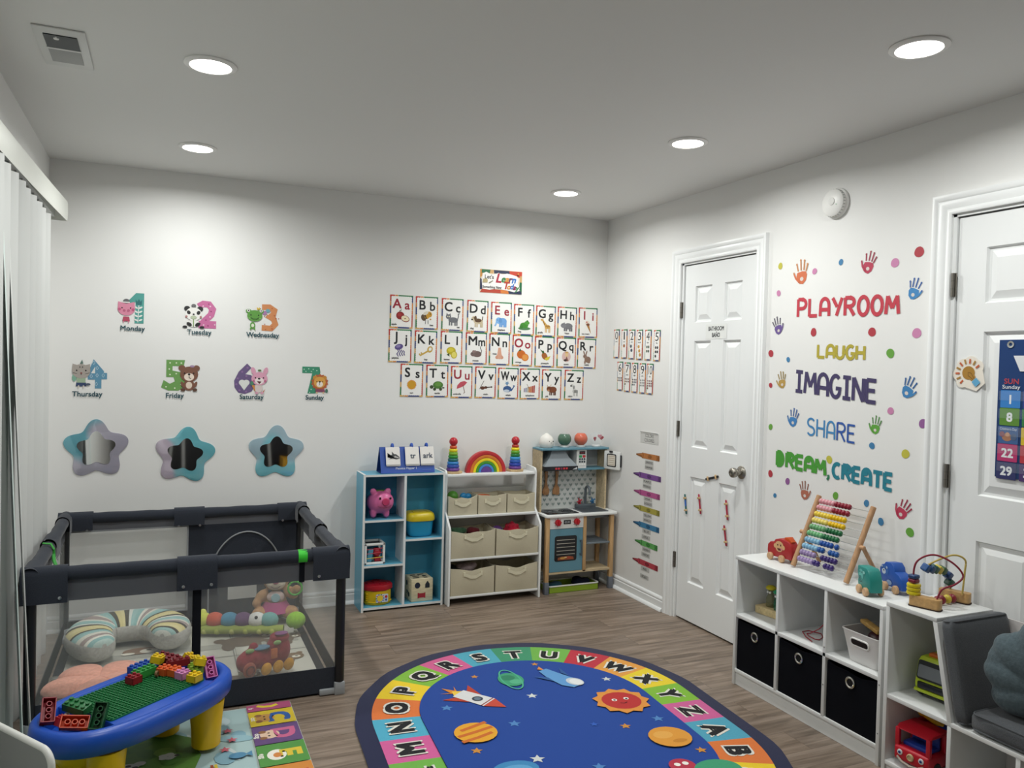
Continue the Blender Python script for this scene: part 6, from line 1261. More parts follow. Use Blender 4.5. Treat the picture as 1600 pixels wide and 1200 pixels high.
# shell pillow
t = thing('shell_pillow', 'grey green scallop shell pillow on the bench seat', 'pillow', (-.215, -3.055, .360))
hy, hz = -.09, .06; fan = []
for i in range(7):
    a = math.radians(197 - i * 29); ln = (.17, .19, .205, .215, .21, .19, .17)[i]
    cy, cz = math.cos(a), math.sin(a)
    fan.append(((0, hy - cy * ln * .56 * 1.0, hz + cz * ln * .56 + .02), (.066, .072, ln * .60), (math.atan2(cy, cz), 0, 0)))
sh = blob([(p, r, rot) for p, r, rot in fan] + [((0, hy + .06, hz + .07), (.062, .15, .15))], plush('56646a'), .006, 3)
bmesh.ops.scale(sh.bm, vec=(1, 1, .93), verts=sh.bm.verts[:]); zmin = min(v.co.z for v in sh.bm.verts); sh.bm.transform(Matrix.Rotation(.32, 4, 'Z') @ T(0, 0, -zmin)); sh.build('cover', t, ang=70)

# ------------------------------------------------------------------ playpen
navy = fabric('31353e', 300, .3, lo=.9, hi=1.1); dkf = fabric('17191f', 300, .3)
NX0, NX1, NY0, NY1 = -3.187, -2.028, -1.262, -.135
net = see_through('netting', 'e4e6e2', .105, .9); sheer = see_through('sheer_band', '64666c', .92, .9)
t = thing('playpen', 'dark grey fabric baby playpen with mesh sides in the back left corner', 'playpen', ((NX0 + NX1) / 2, (NY0 + NY1) / 2, 0))
RZ = .612; cor = [(NX0, NY0), (NX1, NY0), (NX1, NY1), (NX0, NY1)]
for i, (x, y) in enumerate(cor):
    MB(P('15171b', .4)).cyl((x, y, .03), (x, y, RZ), .021, n=16).build('post', t, world=True)
    sx, sy = (1 if x < -2.6 else -1), (1 if y < -.7 else -1)
    f = MB(P('9fa3a6', .4)); f.bb(x - .022, x + .022, y - .022, y + .022, .0, .055, bev=.004); f.bb(x, x + sx * .085, y - .016, y + .016, .004, .028, bev=.004).bb(x - .016, x + .016, y, y + sy * .085, .004, .028, bev=.004); f.build('corner_foot', t, world=True)
for i in range(4):
    (xa, ya), (xb, yb) = cor[i], cor[(i + 1) % 4]; d = Vector((xb - xa, yb - ya, 0)); L = d.length; d.normalize()
    n = 24; pts = [(xa + d.x * L * k / n, ya + d.y * L * k / n, RZ - .006 * math.sin(PI * k / n) * (1 if i in (1, 3) else .4)) for k in range(n + 1)]
    MB(navy).tube(pts, [.0275 + .0012 * math.sin(k * 1.9 + i) for k in range(n + 1)], n=16).build('rail', t, world=True)
    A = math.atan2(d.y, d.x); F = T(xa, ya, 0) @ Matrix.Rotation(A, 4, 'Z')     # local: x along the side, -y outwards
    def panel(name, x0, x1, z0, z1, m, th=.0025, off=0, mb=None):
        q = MB(m); q.bb(x0, x1, off - th / 2, off + th / 2, z0, z1); q.bm.transform(F); return q.build(name, t, world=True)
    panel('upper_band', .012, L - .012, .505 if i != 2 else .545, RZ - .01, sheer)
    panel('lower_band', .012, L - .012, .012, .118 if i == 0 else .09, dkf if i else navy, .004)
    m0, m1 = (.118 if i == 0 else .09), (.505 if i != 2 else .545)
    if i == 2:                                              # the back: solid zipped half on the right, mesh on the left
        panel('door_panel', .014, .585, .05, m1, navy, .006); panel('mesh_panel', .585, L - .014, m0, m1, net)
        q = MB(P('8f9296', .6)); q.bb(.582, .590, .002, .006, m0, m1).bb(L - .02, L - .012, .002, .006, m0, m1).bb(.585, L - .014, .002, .006, m1 - .006, m1 + .002).bb(.585, L - .014, .002, .006, m0, m0 + .006); q.bm.transform(F); q.build('mesh_binding', t, world=True)
        q = MB(P('8f9296', .5)); q.tube([(.285 + .195 * math.cos(a), .006, .21 + .285 * math.sin(a)) for a in [PI * k / 30 for k in range(31)]] , .0042, n=8); q.tube([(.48, .006, .21), (.48, .006, .06)], .0042, n=8); q.bm.transform(F); q.build('zip_arch', t, world=True)
        q = MB(P('c9cac6', .8)).bb(.23, .38, .005, .0065, .128, .196); q.bm.transform(F); q.build('fabric_label', t, world=True)
    else:
        panel('mesh_panel', .014, L - .014, m0, m1, net)
    if i == 0:
        q = MB(dkf).bb(L / 2 - .0165, L / 2 + .0165, -.010, .004, .05, .54, bev=.004); q.bm.transform(F); q.build('middle_strap', t, world=True)
    def wrap(x0, x1, drop, m=navy):
        q = MB(m); prof = [(-.031, -drop), (-.0325, -.03)] + [(.0325 * math.cos(a), .0325 * math.sin(a)) for a in [PI - PI * k / 10 for k in range(11)]] + [(.0325, -.03), (.031, -drop * .8)]
        tb = bmesh.new(); R = [[tb.verts.new((x, y * (1.03 if 0 < k < 3 else 1), z)) for y, z in prof] for k, x in enumerate((x0, x0 + (x1 - x0) * .33, x0 + (x1 - x0) * .67, x1))]
        for a, b in zip(R, R[1:]):
            for k in range(len(prof) - 1): tb.faces.new([a[k], a[k + 1], b[k + 1], b[k]])
        bmesh.ops.solidify(tb, geom=tb.faces[:], thickness=.003); q._in(tb, None); q.bm.transform(F @ T(0, 0, RZ)); return q.build('rail_cover', t, world=True)
    def snap(x, z, y=-.034, par=None):
        q = MB(metal('b9bcc0', .3)); q.lathe([(0, 0), (.0062, 0), (.0062, .002), (.003, .0035), (0, .0036)], M=F @ T(x, y, z) @ Matrix.Rotation(PI / 2, 4, 'X'), n=16); q.bm.transform(t.matrix_basis.inverted()); q.build('snap', par or t)
    ins = 1 if i >= 1 else -1
    c = wrap(L / 2 - .075, L / 2 + .075, .100 if i == 0 else .075)
    for s in (-1, 1): snap(L / 2 + s * .052, RZ - (.082 if i == 0 else .062), -.0345 if i == 0 else .036, c)
    c = wrap(-.031, .125, .105 if i == 0 else .075); snap(.10, RZ - .085 if i == 0 else RZ - .06, -.0345 if i == 0 else .036, c)
    c = wrap(L - .125, L + .031, .105 if i == 0 else .075); snap(L - .10, RZ - .085 if i == 0 else RZ - .06, -.0345 if i == 0 else .036, c)
    if i == 0:
        q = MB(P('35c22f', .5)); q.tube([(x, .0288 * math.cos(a), RZ + .0288 * math.sin(a)) for x in (0,) for a in [PI * 1.35 - PI * 1.1 * k / 12 for k in range(13)]], .001, n=6); q = MB(P('35c22f', .5))
        tb = bmesh.new(); R = [[tb.verts.new((x, .0295 * math.cos(a), RZ - .0025 + .0295 * math.sin(a))) for a in [PI * 1.25 - PI * 1.0 * k / 10 for k in range(11)]] for x in (L - .185, L - .148)]
        for k in range(10): tb.faces.new([R[0][k], R[0][k + 1], R[1][k + 1], R[1][k]])
        bmesh.ops.solidify(tb, geom=tb.faces[:], thickness=.001); q._in(tb, None); q.bm.transform(F); q.build('green_tag', t, world=True)
        panel('inner_strap', L - .178, L - .156, .50, RZ - .02, dkf, .002, -.004)
MB(P('2f9a35', .6)).tube([(NX0 - .01, -.86, .646), (NX0 + .02, -.863, .642), (NX0 + .032, -.868, .62), (NX0 + .030, -.865, .60), (NX0 + .034, -.88, .575), (NX0 + .05, -.91, .545), (NX0 + .058, -.93, .50), (NX0 + .060, -.94, .46)], .004, n=8, sx=1.8).build('green_strap', t, world=True)
MB(fabric('2b2e35', 300, .3)).bb(NX0 + .01, NX1 - .01, NY0 + .01, NY1 - .01, .004, .0075).build('floor_sheet', t, world=True)

# padded mat with pale animal drawings inside
t = thing('padded_mat', 'grey padded mat with brown bear drawings inside the playpen', 'mat', ((NX0 + NX1) / 2, -.69, .0078))
mx, my = .53, .50
mb = MB(P('bdbcb1', .7)); mb.bb(-mx, mx, -my, my, 0, .010, bev=.003)
mb.eps = .00006; mb.k = 175
br, lt = '6a5c50', 'e0dccd'
for y in (-.36, .1, .38): mb.rect(-mx + .02, y, mx - .02, y + .05 + .02 * (y > 0), 'a5a59c')
for x in (-.16, .19): mb.rect(x, -my, x + .006, my, '83847c'); mb.rect(x + .012, -my, x + .015, my, '8c8d85')
mb.rect(-mx, -.02, mx, -.016, '83847c')
W0 = lambda x, y: (x - (NX0 + NX1) / 2, y + .69)
def bearart(x, y, s, c=br, rot=0):
    X, Y = W0(x, y)
    for dx, dy, rx, ry in ((0, 0, .10, .07), (.10, .06, .06, .05), (.06, .105, .018, .016), (.14, .105, .018, .016), (-.07, -.06, .03, .05), (.05, -.06, .03, .05), (-.1, .03, .03, .03)): mb.ell(X + s * dx, Y + s * dy, abs(s) * rx, abs(s) * ry, c)
    mb.ell(X + s * .115, Y + s * .05, abs(s) * .024, abs(s) * .018, lt); mb.ell(X + s * .118, Y + s * .055, abs(s) * .009, abs(s) * .007, '3a3530')
bearart(-2.36, -.52, 1.05); bearart(-2.185, -.56, .7); bearart(-2.24, -.86, .85, '7d6650'); bearart(-2.45, -1.02, .8); bearart(-3.02, -.98, .8)
for x, y in ((-2.50, -.22), (-2.42, -.20), (-2.34, -.22), (-2.28, -.24), (-2.46, -.29)): X, Y = W0(x, y); mb.ell(X, Y, .026, .022, lt)
X, Y = W0(-2.83, -.50); mb.ell(X, Y, .075, .045, '8a6f5a'); mb.ell(X + .04, Y - .01, .04, .03, lt); mb.ell(X + .04, Y + .005, .012, .008, '4a3a30'); mb.ell(X - .05, Y - .03, .03, .016, lt)
X, Y = W0(-3.155, -.735); mb.ell(X, Y, .03, .026, '6f706a'); mb.ell(X, Y, .013, .010, '8f9089')
mb.text('FOX', *W0(-2.885, -.64), .03, lt, rot=PI); mb.text('BEAR', *W0(-2.25, -.76), .022, lt, rot=PI)
mb.build('mat', t)

# C-shaped nursing pillow
t = thing('nursing_pillow', 'C-shaped grey pillow with yellow, blue and mauve stripes inside the playpen', 'pillow', (-2.888, -.47, .0300))
ctl = [(-.085, -.185), (-.135, -.10), (-.160, .01), (-.12, .115), (-.01, .150), (.105, .13), (.175, .05), (.185, -.05), (.155, -.125)]
cp_ = bez([(x, y, 0) for x, y in ctl]); N = len(cp_)
stripes = ['b7cfc8', '8fb8b5', 'e0dfd2', 'a39490', 'd8d7c9', '9cc0bc', '8fb8b5', '4a463c', 'd3c78e', 'd9cf9a', 'd3c78e', '4a463c', 'd8dcd2', '8fb8b5', '9cc0bc', 'e0dfd2', 'a39490', 'a39490', 'd8d7c9', '9cc0bc', '8fb8b5', '4a463c', 'd3c78e', 'd9cf9a', '4a463c', 'd8dcd2', '9cc0bc', '8fb8b5', 'e0dfd2', 'a39490', 'd8d7c9', '9cc0bc', '8fb8b5', '4a463c', 'd3c78e', 'd9cf9a', 'd3c78e', '4a463c', 'e0dfd2', '8fb8b5', '9cc0bc', 'd8d7c9', 'a39490', '4a463c', 'd3c78e', 'd9cf9a', '4a463c', '9cc0bc', 'd8dcd2']
tb = bmesh.new(); rings = []; M_ = 28; SUB = 2
fine = []
for i in range(N - 1):
    for k in range(SUB): fine.append(cp_[i].lerp(cp_[i + 1], k / SUB))
fine.append(cp_[-1]); n = len(fine)
for i, p in enumerate(fine):
    a, b = fine[max(0, i - 1)], fine[min(n - 1, i + 1)]; d = (b - a).normalized(); x = d.cross(Vector((0, 0, 1))).normalized()
    f = i / (n - 1); e = min(1, math.sqrt(max(.02, 1 - (abs(2 * f - 1)) ** 9))); r = (.092 + .034 * math.sin(PI * f) ** 2) * e; hgt = .066 * (.35 + .65 * e)
    rings.append([tb.verts.new(p + x * (math.copysign(abs(math.cos(q)) ** .8, math.cos(q)) * r) + Vector((0, 0, .066 + math.copysign(abs(math.sin(q)) ** .85, math.sin(q)) * hgt))) for q in [2 * PI * k / M_ for k in range(M_)]])
gm = plush('b3b2ab'); mb = MB(gm); mb.mi(gm); idx = {c: mb.mi(fabric(c, 260, .35)) for c in dict.fromkeys(stripes)}; fl = []
for i in range(n - 1):
    for k in range(M_):
        f = tb.faces.new([rings[i][k], rings[i][(k + 1) % M_], rings[i + 1][(k + 1) % M_], rings[i + 1][k]])
        q = (k + .5) / M_; top = .06 < q < .44
        f.material_index = idx[stripes[int(i / (n - 1) * (len(stripes) - .01))]] if top else 0
e1 = tb.faces.new(rings[0][::-1]); e2 = tb.faces.new(rings[-1]); bmesh.ops.recalc_face_normals(tb, faces=tb.faces[:])
me = bpy.data.meshes.new('t'); tb.to_mesh(me); tb.free(); mb.bm.from_mesh(me); bpy.data.meshes.remove(me); mb.build('cover', t, ang=85)

# peach flower cushion
t = thing('flower_cushion', 'peach flower-shaped cushion in the front left of the playpen', 'cushion', (-2.968, -1.03, .0300))
tb = bmesh.new(); NA, NR = 90, 12; mbp = plush('e6a48f'); rr = []
for s in (1, -1):
    for j in range(NR + 1):
        u = math.sin(PI / 2 * j / NR); row = []
        for i in range(NA):
            a = 2 * PI * i / NA; pet = abs(math.cos(2.5 * (a + .35))); R = .150 + .062 * pet ** .6
            h = (.030 + .028 * pet ** .5 * u) * math.sqrt(max(0, 1 - (u * .999) ** 2.6)) * s
            row.append(tb.verts.new((R * u * math.cos(a), R * u * math.sin(a) * .95, .058 + h)) if j else None)
        rr.append(row)
    c = tb.verts.new((0, 0, .058 + .030 * s)); base = rr[-(NR + 1):]
    for i in range(NA):
        k = (i + 1) % NA; tb.faces.new([c, base[1][i], base[1][k]])
        for j in range(1, NR): tb.faces.new([base[j][i], base[j + 1][i], base[j + 1][k], base[j][k]])
bmesh.ops.remove_doubles(tb, verts=tb.verts[:], dist=.0012); bmesh.ops.recalc_face_normals(tb, faces=tb.faces[:]); mb = MB(mbp); mb._in(tb, mbp); mb.build('cover', t, ang=80)

# plush bear holding a ring
t = thing('plush_bear', 'brown and cream plush bear in a pink skirt with a green ring', 'soft toy', (-2.168, -.248, .0300), rz=-.15)
bp = plush('b58d66'); cr = plush('d3c6b4')
blob([((0, 0, .085), (.060, .050, .070)), ((-.075, -.035, .045), (.045, .05, .034), (0, 0, .5)), ((.075, -.035, .045), (.045, .05, .034), (0, 0, -.5)), ((-.095, -.072, .045), (.030, .024, .036)), ((.092, -.072, .045), (.030, .024, .036)),
      ((-.075, -.01, .130), (.028, .028, .045), (0, .7, 0)), ((-.098, -.025, .098), (.024, .024, .026)), ((.078, -.015, .145), (.03, .028, .045), (0, -.9, 0)), ((.108, -.03, .165), (.024, .024, .024)), ((0, 0, .215), (.070, .058, .058)), ((-.058, .005, .268), (.022, .014, .022)), ((.058, .005, .268), (.022, .014, .022))], bp, .006, 6).build('body', t)
blob([((0, -.034, .205), (.052, .034, .036)), ((0, -.012, .222), (.055, .045, .035))], cr, .006, 4).build('face_patch', t)
MB(P('b56a80', .6)).ball((0, -.068, .218), (.016, .008, .011)).build('nose', t); MB(P('5a3f3a')).tube([(-.024, -.062, .195), (-.010, -.067, .186), (.010, -.067, .186), (.024, -.062, .195)], .002, n=6).build('mouth', t)
for s in (-1, 1): MB(P('2a2320', .2)).ball((s * .024, -.052, .240), .006).build('eye', t)
pf = fabric('a8507c', 200, .5); mb = MB(pf); mb.lathe([(.054, .105), (.066, .085), (.086, .058), (.092, .052), (.088, .050), (.06, .07), (.05, .10)], M=T(0, -.006, 0), n=36); mb.build('skirt', t)
blob([((0, -.030, .128), (.048, .026, .034))], plush('d0b9b4'), .006, 3).build('shirt_front', t)
MB(P('9fc0c9', .7)).lathe([(0, 0), (.024, 0), (.022, .006), (0, .008)], M=T(0, -.054, .130) @ Matrix.Rotation(PI / 2, 4, 'X')).build('heart_badge', t)
MB(P('4f6f86', .8)).ball((-.096, -.092, .045), (.022, .006, .026)).build('foot_patch', t)
MB(P('4aa53a', .35)).tube([(.100 + .036 * math.cos(a), -.056, .178 + .036 * math.sin(a)) for a in [2 * PI * k / 30 for k in range(30)]], .0055, n=10, closed=True, up=(0, 1, 0)).build('ring', t)

# soft caterpillar
t = thing('plush_caterpillar', 'long plush caterpillar with patchwork segments and green head in the playpen', 'soft toy', (-2.345, -.41, .0300))
ca = [(-.200, .075), (-.14, .05), (-.07, .025), (-.005, .003), (.06, -.02), (.12, -.042), (.185, -.062)]
for i, c in enumerate(('c9d05a', 'c25a45', '4f8fae', '6a4a72', 'd8d8d4', '6fa3a0')):
    x, y = ca[i]; m = fabric(c, 160, .5); mb = MB(m); mb.ball((x, y, .062), (.047, .042, .040), None, (0, 0, -.33)); 
    if i == 4:
        for k in range(12): a = k * .9; mb.ball((x + .028 * math.cos(a), y + .026 * math.sin(a) - .004, .062 + .026 * math.sin(k * 1.7)), .010, P('17181a', .9), n=10)
    mb.build('segment', t)
mb = MB(plush('8fbf3a')); mb.ball((.25, -.068, .055), (.050, .044, .044)); mb.build('head', t)
tf = MB(P('d8dc6a', .9)); 
for dx, dz in ((-.272, .105), (-.245, .105)): tf.ball((dx + .05, .085, dz - .012), (.018, .020, .022))
tf.build('tail_bow', t)
mb = MB(fabric('93a04a', 160, .5)); mb.tube([(x, y - .030, .022) for x, y in ca], .022, n=12, sx=1.3); mb.build('belly', t)
for i in range(6): x, y = ca[i]; MB(P('a9b24f' if i % 2 else 'b5ba66', .9)).ball((x + .01, y - .052, .018), (.018, .014, .016)).build('foot', t)
MB(P('d8d8d0', .8)).bb(.205, .232, -.118, -.117, .01, .034).build('care_tag', t)

# plush train
t = thing('plush_train', 'red plush toy train with mustard wheels at the front of the playpen', 'soft toy', (-2.30, -.985, .0300), rz=.28)
rp = plush('8f2b38')
blob([((-.060, 0, .070), (.068, .050, .048)), ((-.105, 0, .06), (.03, .046, .04)), ((.055, 0, .090), (.055, .052, .070)), ((.0, 0, .06), (.09, .048, .042)), ((.06, 0, .145), (.045, .045, .022)), ((-.06, 0, .118), (.022, .022, .026))], rp, .006, 3).build('body', t)
for x in (-.02, .035, .085): MB(plush('c9922f')).ball((x, -.050, .030), (.024, .014, .028), None, (0, .3, 0)).build('wheel', t)
MB(plush('a4574a')).ball((-.095, -.046, .04), (.030, .012, .034)).build('face_patch', t); MB(P('5f2028')).tube([(-.095 + .018 * math.cos(a), -.058, .04 + .020 * math.sin(a)) for a in [2 * PI * k / 16 for k in range(16)]], .003, n=6, closed=True, up=(0, 1, 0)).build('face_ring', t)
MB(plush('c46a3f')).bb(-.0, .03, -.054, -.044, .07, .115, bev=.004).build('door_patch', t); MB(plush('5f8096')).ball((-.03, -.01, .118), (.04, .03, .008)).build('roof_patch', t); MB(plush('8aa86a')).ball((-.085, -.02, .115), (.02, .012, .010)).build('leaf_patch', t); MB(plush('8aa86a')).ball((.03, -.047, .138), (.018, .010, .010)).build('leaf_patch', t)
MB(plush('7d4a78')).ball((.06, -.02, .168), (.03, .024, .006)).build('roof_patch', t)

# ------------------------------------------------------------------ alphabet play mat on the floor
t = thing('alphabet_mat', 'colourful printed play mat with letter squares under the building table', 'play mat', (-2.75, -2.05, 0))
mb = MB(P('b9c4c0', .6)); mb.bb(-.52, .512, -1.0, .755, 0, .008, bev=.002); mb.k = 62; mb.eps = .00004; mb.k = 200
grass, sky = '5d8a3c', '8fb3bb'
mb.rect(-.50, -.98, .33, .745, 'a5bfc0')
rd = random.Random(3)
for i in range(70): mb.ell(-.50 + rd.random() * .82, -.92 + rd.random() * 1.60, .02 + rd.random() * .05, .015 + rd.random() * .03, ('b9ccd0', '8fb5c0', 'c6d3d4', '7fa8b8')[i % 4], rd.random() * 3, n=10)
mb.poly([(-.44, -.9), (-.40, -.3), (-.44, .1), (-.36, .45), (-.2, .62), (.02, .64), (.12, .55), (.15, .40), (.10, .2), (.16, .05), (.13, -.12), (.16, -.5), (.12, -.9)], grass)
for i in range(46): mb.ell(-.36 + rd.random() * .44, -.7 + rd.random() * 1.28, .03 + rd.random() * .04, .02 + rd.random() * .02, ('6f9a48', '50803a', '7da552')[i % 3], rd.random() * 3, n=9)
for x, y in ((-.12, .24), (-.02, .02), (-.16, -.04), (-.2, -.16), (-.02, .30), (-.2, .36), (.04, .42)):        # sheep
    for k in range(5): mb.ell(x + .018 * math.cos(k * 1.26), y + .014 * math.sin(k * 1.26), .016, .013, 'c9cbc4', n=10)
    mb.ell(x + .03, y, .009, .008, '4a4a48', n=8)
mb.ell(-.10, .385, .05, .026, 'd8d9d2'); mb.ell(-.05, .40, .02, .016, 'd8d9d2')                     # cow
for k in range(4): mb.ell(-.13 + k * .022, .385 + .008 * (-1) ** k, .010, .009, '2e2f2e', n=8)
for k in range(4): mb.rect(-.135 + k * .024, .345, -.127 + k * .024, .365, 'd8d9d2')
mb.poly([(.05, .14), (.13, .14), (.13, .22), (.09, .26), (.05, .22)], 'b05a4a'); mb.rect(.08, .14, .10, .19, 'd8cbb0'); mb.poly([(-.06, -.2), (.04, -.2), (.04, -.1), (-.06, -.1)], 'c2614a'); mb.rect(-.03, -.2, -.0, -.14, 'd9d2c0'); mb.poly([(-.07, -.1), (-.01, -.05), (.05, -.1)], '8a6a50')
mb.rib([(.18, .3), (.19, .1), (.17, -.2), (.2, -.6)], .010, '9a4a32'); mb.rib([(.193, .3), (.203, .1), (.183, -.2), (.213, -.6)], .010, 'd6b93f')
for x, y in ((.26, .47), (.23, .40), (.27, .2), (.25, .55)): mb.star(x, y, .022, 'c4606e'); 
mb.ell(.27, .34, .03, .022, '4f86a8'); mb.poly([(.295, .34), (.32, .36), (.32, .32)], '4f86a8')
cells = [('A', 'c8553f', 'e8d26a', .918 - .05), ('B', 'a84a72', 'e0c23a', None)]
yb = [.75, .683, .544, .383, .215, .055, -.105, -.265, -.425, -.585, -.745, -.905]
SQ = [('B', 'a84f74', 'c9ad2f', 'ban'), ('C', 'cdb42f', '2f5a9c', 'cat'), ('D', '5f4276', 'c25f86', 'dog'), ('E', '4f8f3f', 'd8bd35', 'egg'), ('F', 'cf8433', 'b8322f', 'fish'), ('G', '4f8fae', 'd8bd35', 'grape'), ('H', 'b84a5a', 'e0cf8a', 'hat'), ('I', '5f4276', 'e0cf8a', 'ice'), ('J', '4f8f3f', 'c25f86', 'jam'), ('K', 'cdb42f', '2f5a9c', 'kite'), ('L', 'a84f74', 'd8bd35', 'lion')]
for (L_, c, lc, wd), y1, y0 in zip(SQ, yb, yb[1:]):
    mb.rect(.335, y0 + .003, .507, y1 - .003, c); cy = (y0 + y1) / 2
    if wd != 'ban': mb.text(L_, .448, cy, .085, lc, bold=.06, rot=-PI / 2)
    if wd == 'egg': mb.ell(.400, cy - .005, .034, .040, 'ece8dc'); mb.ell(.402, cy - .008, .015, .018, 'd0843f')
    elif wd == 'ban': mb.rib([(.455, cy + .012), (.43, cy + .0), (.40, cy + .004), (.375, cy + .018)], .018, 'd8c238')
    else: mb.ell(.395, cy + .0, .036, .034, {'cat': 'b98a4a', 'dog': 'd8b9a0'}.get(wd, 'd9c7a8')); mb.ell(.37, cy + .026, .014, .012, '8a5f3a'); mb.ell(.37, cy - .026, .014, .012, '8a5f3a'); mb.ell(.392, cy + .012, .005, .005, '2a221c', n=8); mb.ell(.392, cy - .012, .005, .005, '2a221c', n=8)
    mb.text(wd[:3] if wd != 'ban' else 'b', .352, cy, .020, 'e6e2d8', rot=-PI / 2, bold=.03)
mb.build('mat', t)

# ------------------------------------------------------------------ space alphabet rug
rg = lambda c: fabric(c, 500, .25, lo=.93, hi=1.06)
t = thing('alphabet_rug', 'oval blue space rug with a ring of letter squares', 'rug', (-1.275, -1.71, 0), rz=-.075)
def stad(R, L=.43, n=40):
    return [(R * math.cos(a), R * math.sin(a)) for a in [PI * k / n for k in range(n + 1)]] + [(R * math.cos(a), -L + R * math.sin(a)) for a in [PI + PI * k / n for k in range(n + 1)]]
mb = MB(rg('262a48')); mb.prism([(x * (1 + .004 * math.sin(i * 1.3)), y * (1 + .004 * math.sin(i * 1.3))) for i, (x, y) in enumerate(stad(.765))], .008, bev=.003); mb.k = 56
sq_c = {'M': 'cf5f98', 'N': '4fa8c4', 'O': 'd9743a', 'P': 'e6c72c', 'Q': '7fb53f', 'R': 'cf5f8f', 'S': '4fa3b8', 'T': '3f8f6a', 'U': '6fae4a', 'V': 'b83240', 'W': 'dd9a45', 'X': 'e3c92f', 'Y': '7fb53a', 'Z': 'c95f94', 'A': '4f9fb8', 'B': 'd9763a', 'C': 'e6c72c', 'D': '7fb53f', 'E': 'cf5f8f', 'F': '4fa3b8', 'G': '3f8f6a', 'H': 'b83240', 'I': 'dd9a45', 'J': 'e3c92f', 'K': '7fb53a', 'L': '6fae4a'}
Rm, Ls = .60, .43; per = 2 * PI * Rm + 2 * Ls; cwid = per / 26
def along(s, R):                                             # s measured clockwise from the top of the far semicircle
    s %= per; q = PI * Rm / 2
    if s < q: a = PI / 2 - s / Rm; return Vector((R * math.cos(a), R * math.sin(a))), a
    s -= q
    if s < Ls: return Vector((R, -s)), 0
    s -= Ls
    if s < PI * Rm: a = -s / Rm; return Vector((R * math.cos(a), -Ls + R * math.sin(a))), a
    s -= PI * Rm
    if s < Ls: return Vector((-R, -Ls + s)), PI
    s -= Ls; a = PI - s / Rm; return Vector((R * math.cos(a), R * math.sin(a))), a
s0 = math.radians(90 - 81) * Rm
for i, ch in enumerate('TUVWXYZABCDEFGHIJKLMNOPQRS'):
    sc = s0 + i * cwid; o = []; inn = []
    for k in range(9): s = sc - cwid / 2 + cwid * k / 8; o.append(tuple(along(s, .697)[0])); inn.append(tuple(along(s, .503)[0]))
    mb.poly(o + inn[::-1], rg(sq_c[ch])); mb.k -= 1
mb.k += 1
for i, ch in enumerate('TUVWXYZABCDEFGHIJKLMNOPQRS'):
    p, a = along(s0 + i * cwid, Rm)
    mb.text(ch, p.x, p.y, .088, P('d9d6cc', .9), bold=.16, rot=a - PI / 2); mb.k += 1; mb.text(ch, p.x, p.y, .088, P('16161a', .9), bold=.07, rot=a - PI / 2); mb.k -= 2
mb.k += 3
mb.poly(stad(.503), rg('1d4494')); mb.k += 1
RI = Matrix.Rotation(.075, 3, 'Z')
def rl(x, y): v = RI @ Vector((x + 1.275, y + 1.71, 0)); return v.x, v.y
def star(x, y, c, r=.026): mb.star(*rl(x, y), r, rg(c), .45, 5, .3)
for x, y, c, r in ((-1.265, -1.613, 'cfd3d0', .026), (-.865, -1.566, 'cfd3d0', .024), (-1.099, -1.29, 'c98a3f', .020), (-1.424, -1.333, 'c98a3f', .020), (-1.65, -1.6, '4f82bd', .028), (-1.445, -1.83, '4f82bd', .028), (-.878, -1.996, '4f82bd', .028), (-1.039, -2.007, 'c98a3f', .024), (-1.666, -1.984, 'c98a3f', .024), (-1.482, -2.119, 'cfd3d0', .030), (-.877, -2.279, 'c98a3f', .024), (-1.15, -1.95, '2f5cb5', .02), (-1.3, -2.25, '4f82bd', .028)): star(x, y, c, r)
def loc_(cx, cy, ang):                                       # drawing frame
    X, Y = rl(cx, cy); c, s = math.cos(ang), math.sin(ang); return lambda u, v: (X + u * c - v * s, Y + u * s + v * c)
g = loc_(-1.50, -1.565, -.88)
for pts, c in (([(-.10, 0), (-.16, .05), (-.13, .015), (-.19, .0), (-.13, -.015), (-.16, -.05)], 'd8862f'), ([(-.10, .03), (-.135, .0), (-.10, -.03)], 'e8c24a'), ([(-.08, .035), (-.115, .095), (-.01, .045)], 'b5402f'), ([(-.08, -.035), (-.115, -.095), (-.01, -.045)], 'b5402f'), ([(-.10, -.04), (.06, -.045), (.06, .045), (-.10, .04)], 'd6d6d6'), ([(.06, -.045), (.145, 0), (.06, .045)], 'c44a3a')): mb.poly([g(*q) for q in pts], rg(c))
mb.rib([g(.05, -.045), g(.05, .045)], .006, rg('8a3a3a')); mb.ell(*g(.0, 0), .024, .024, rg('3a3f4a')); mb.ell(*g(.0, 0), .015, .015, rg('6a7a8a'))
X, Y = rl(-1.283, -1.425); mb.ell(X, Y, .058, .075, rg('3f9a72')); mb.ell(X - .01, Y + .02, .035, .03, rg('2f7f5f')); mb.ell(X + .015, Y - .03, .03, .025, rg('57ae86')); mb.rib([(X + .085 * math.cos(a) * .5 - .0, Y + .11 * math.sin(a)) for a in [2 * PI * k / 24 for k in range(25)]], .007, rg('4fb08a'))
g = loc_(-1.06, -1.50, -1.15)
for pts, c in (([(-.12, .01), (-.17, .02), (-.15, -.01)], 'd98a4a'), ([(-.13, .03), (-.06, .035), (.06, .05), (.10, .02), (.10, -.03), (.05, -.055), (-.05, -.045), (-.13, -.02)], '5f97cc'), ([(-.05, .045), (-.10, .085), (-.0, .05)], '2f5a94'), ([(-.05, -.04), (-.10, -.085), (-.0, -.05)], '2f5a94')): mb.poly([g(*q) for q in pts], rg(c))
mb.ell(*g(.06, .02), .045, .036, rg('c6ccd2'), -1.15); mb.ell(*g(.065, .022), .034, .026, rg('e0e2e2'), -1.15)
X, Y = rl(-.93, -1.80); mb.star(X, Y, .125, rg('d98f3f'), .84, 11); mb.ell(X, Y, .086, .084, rg('b5302f'))
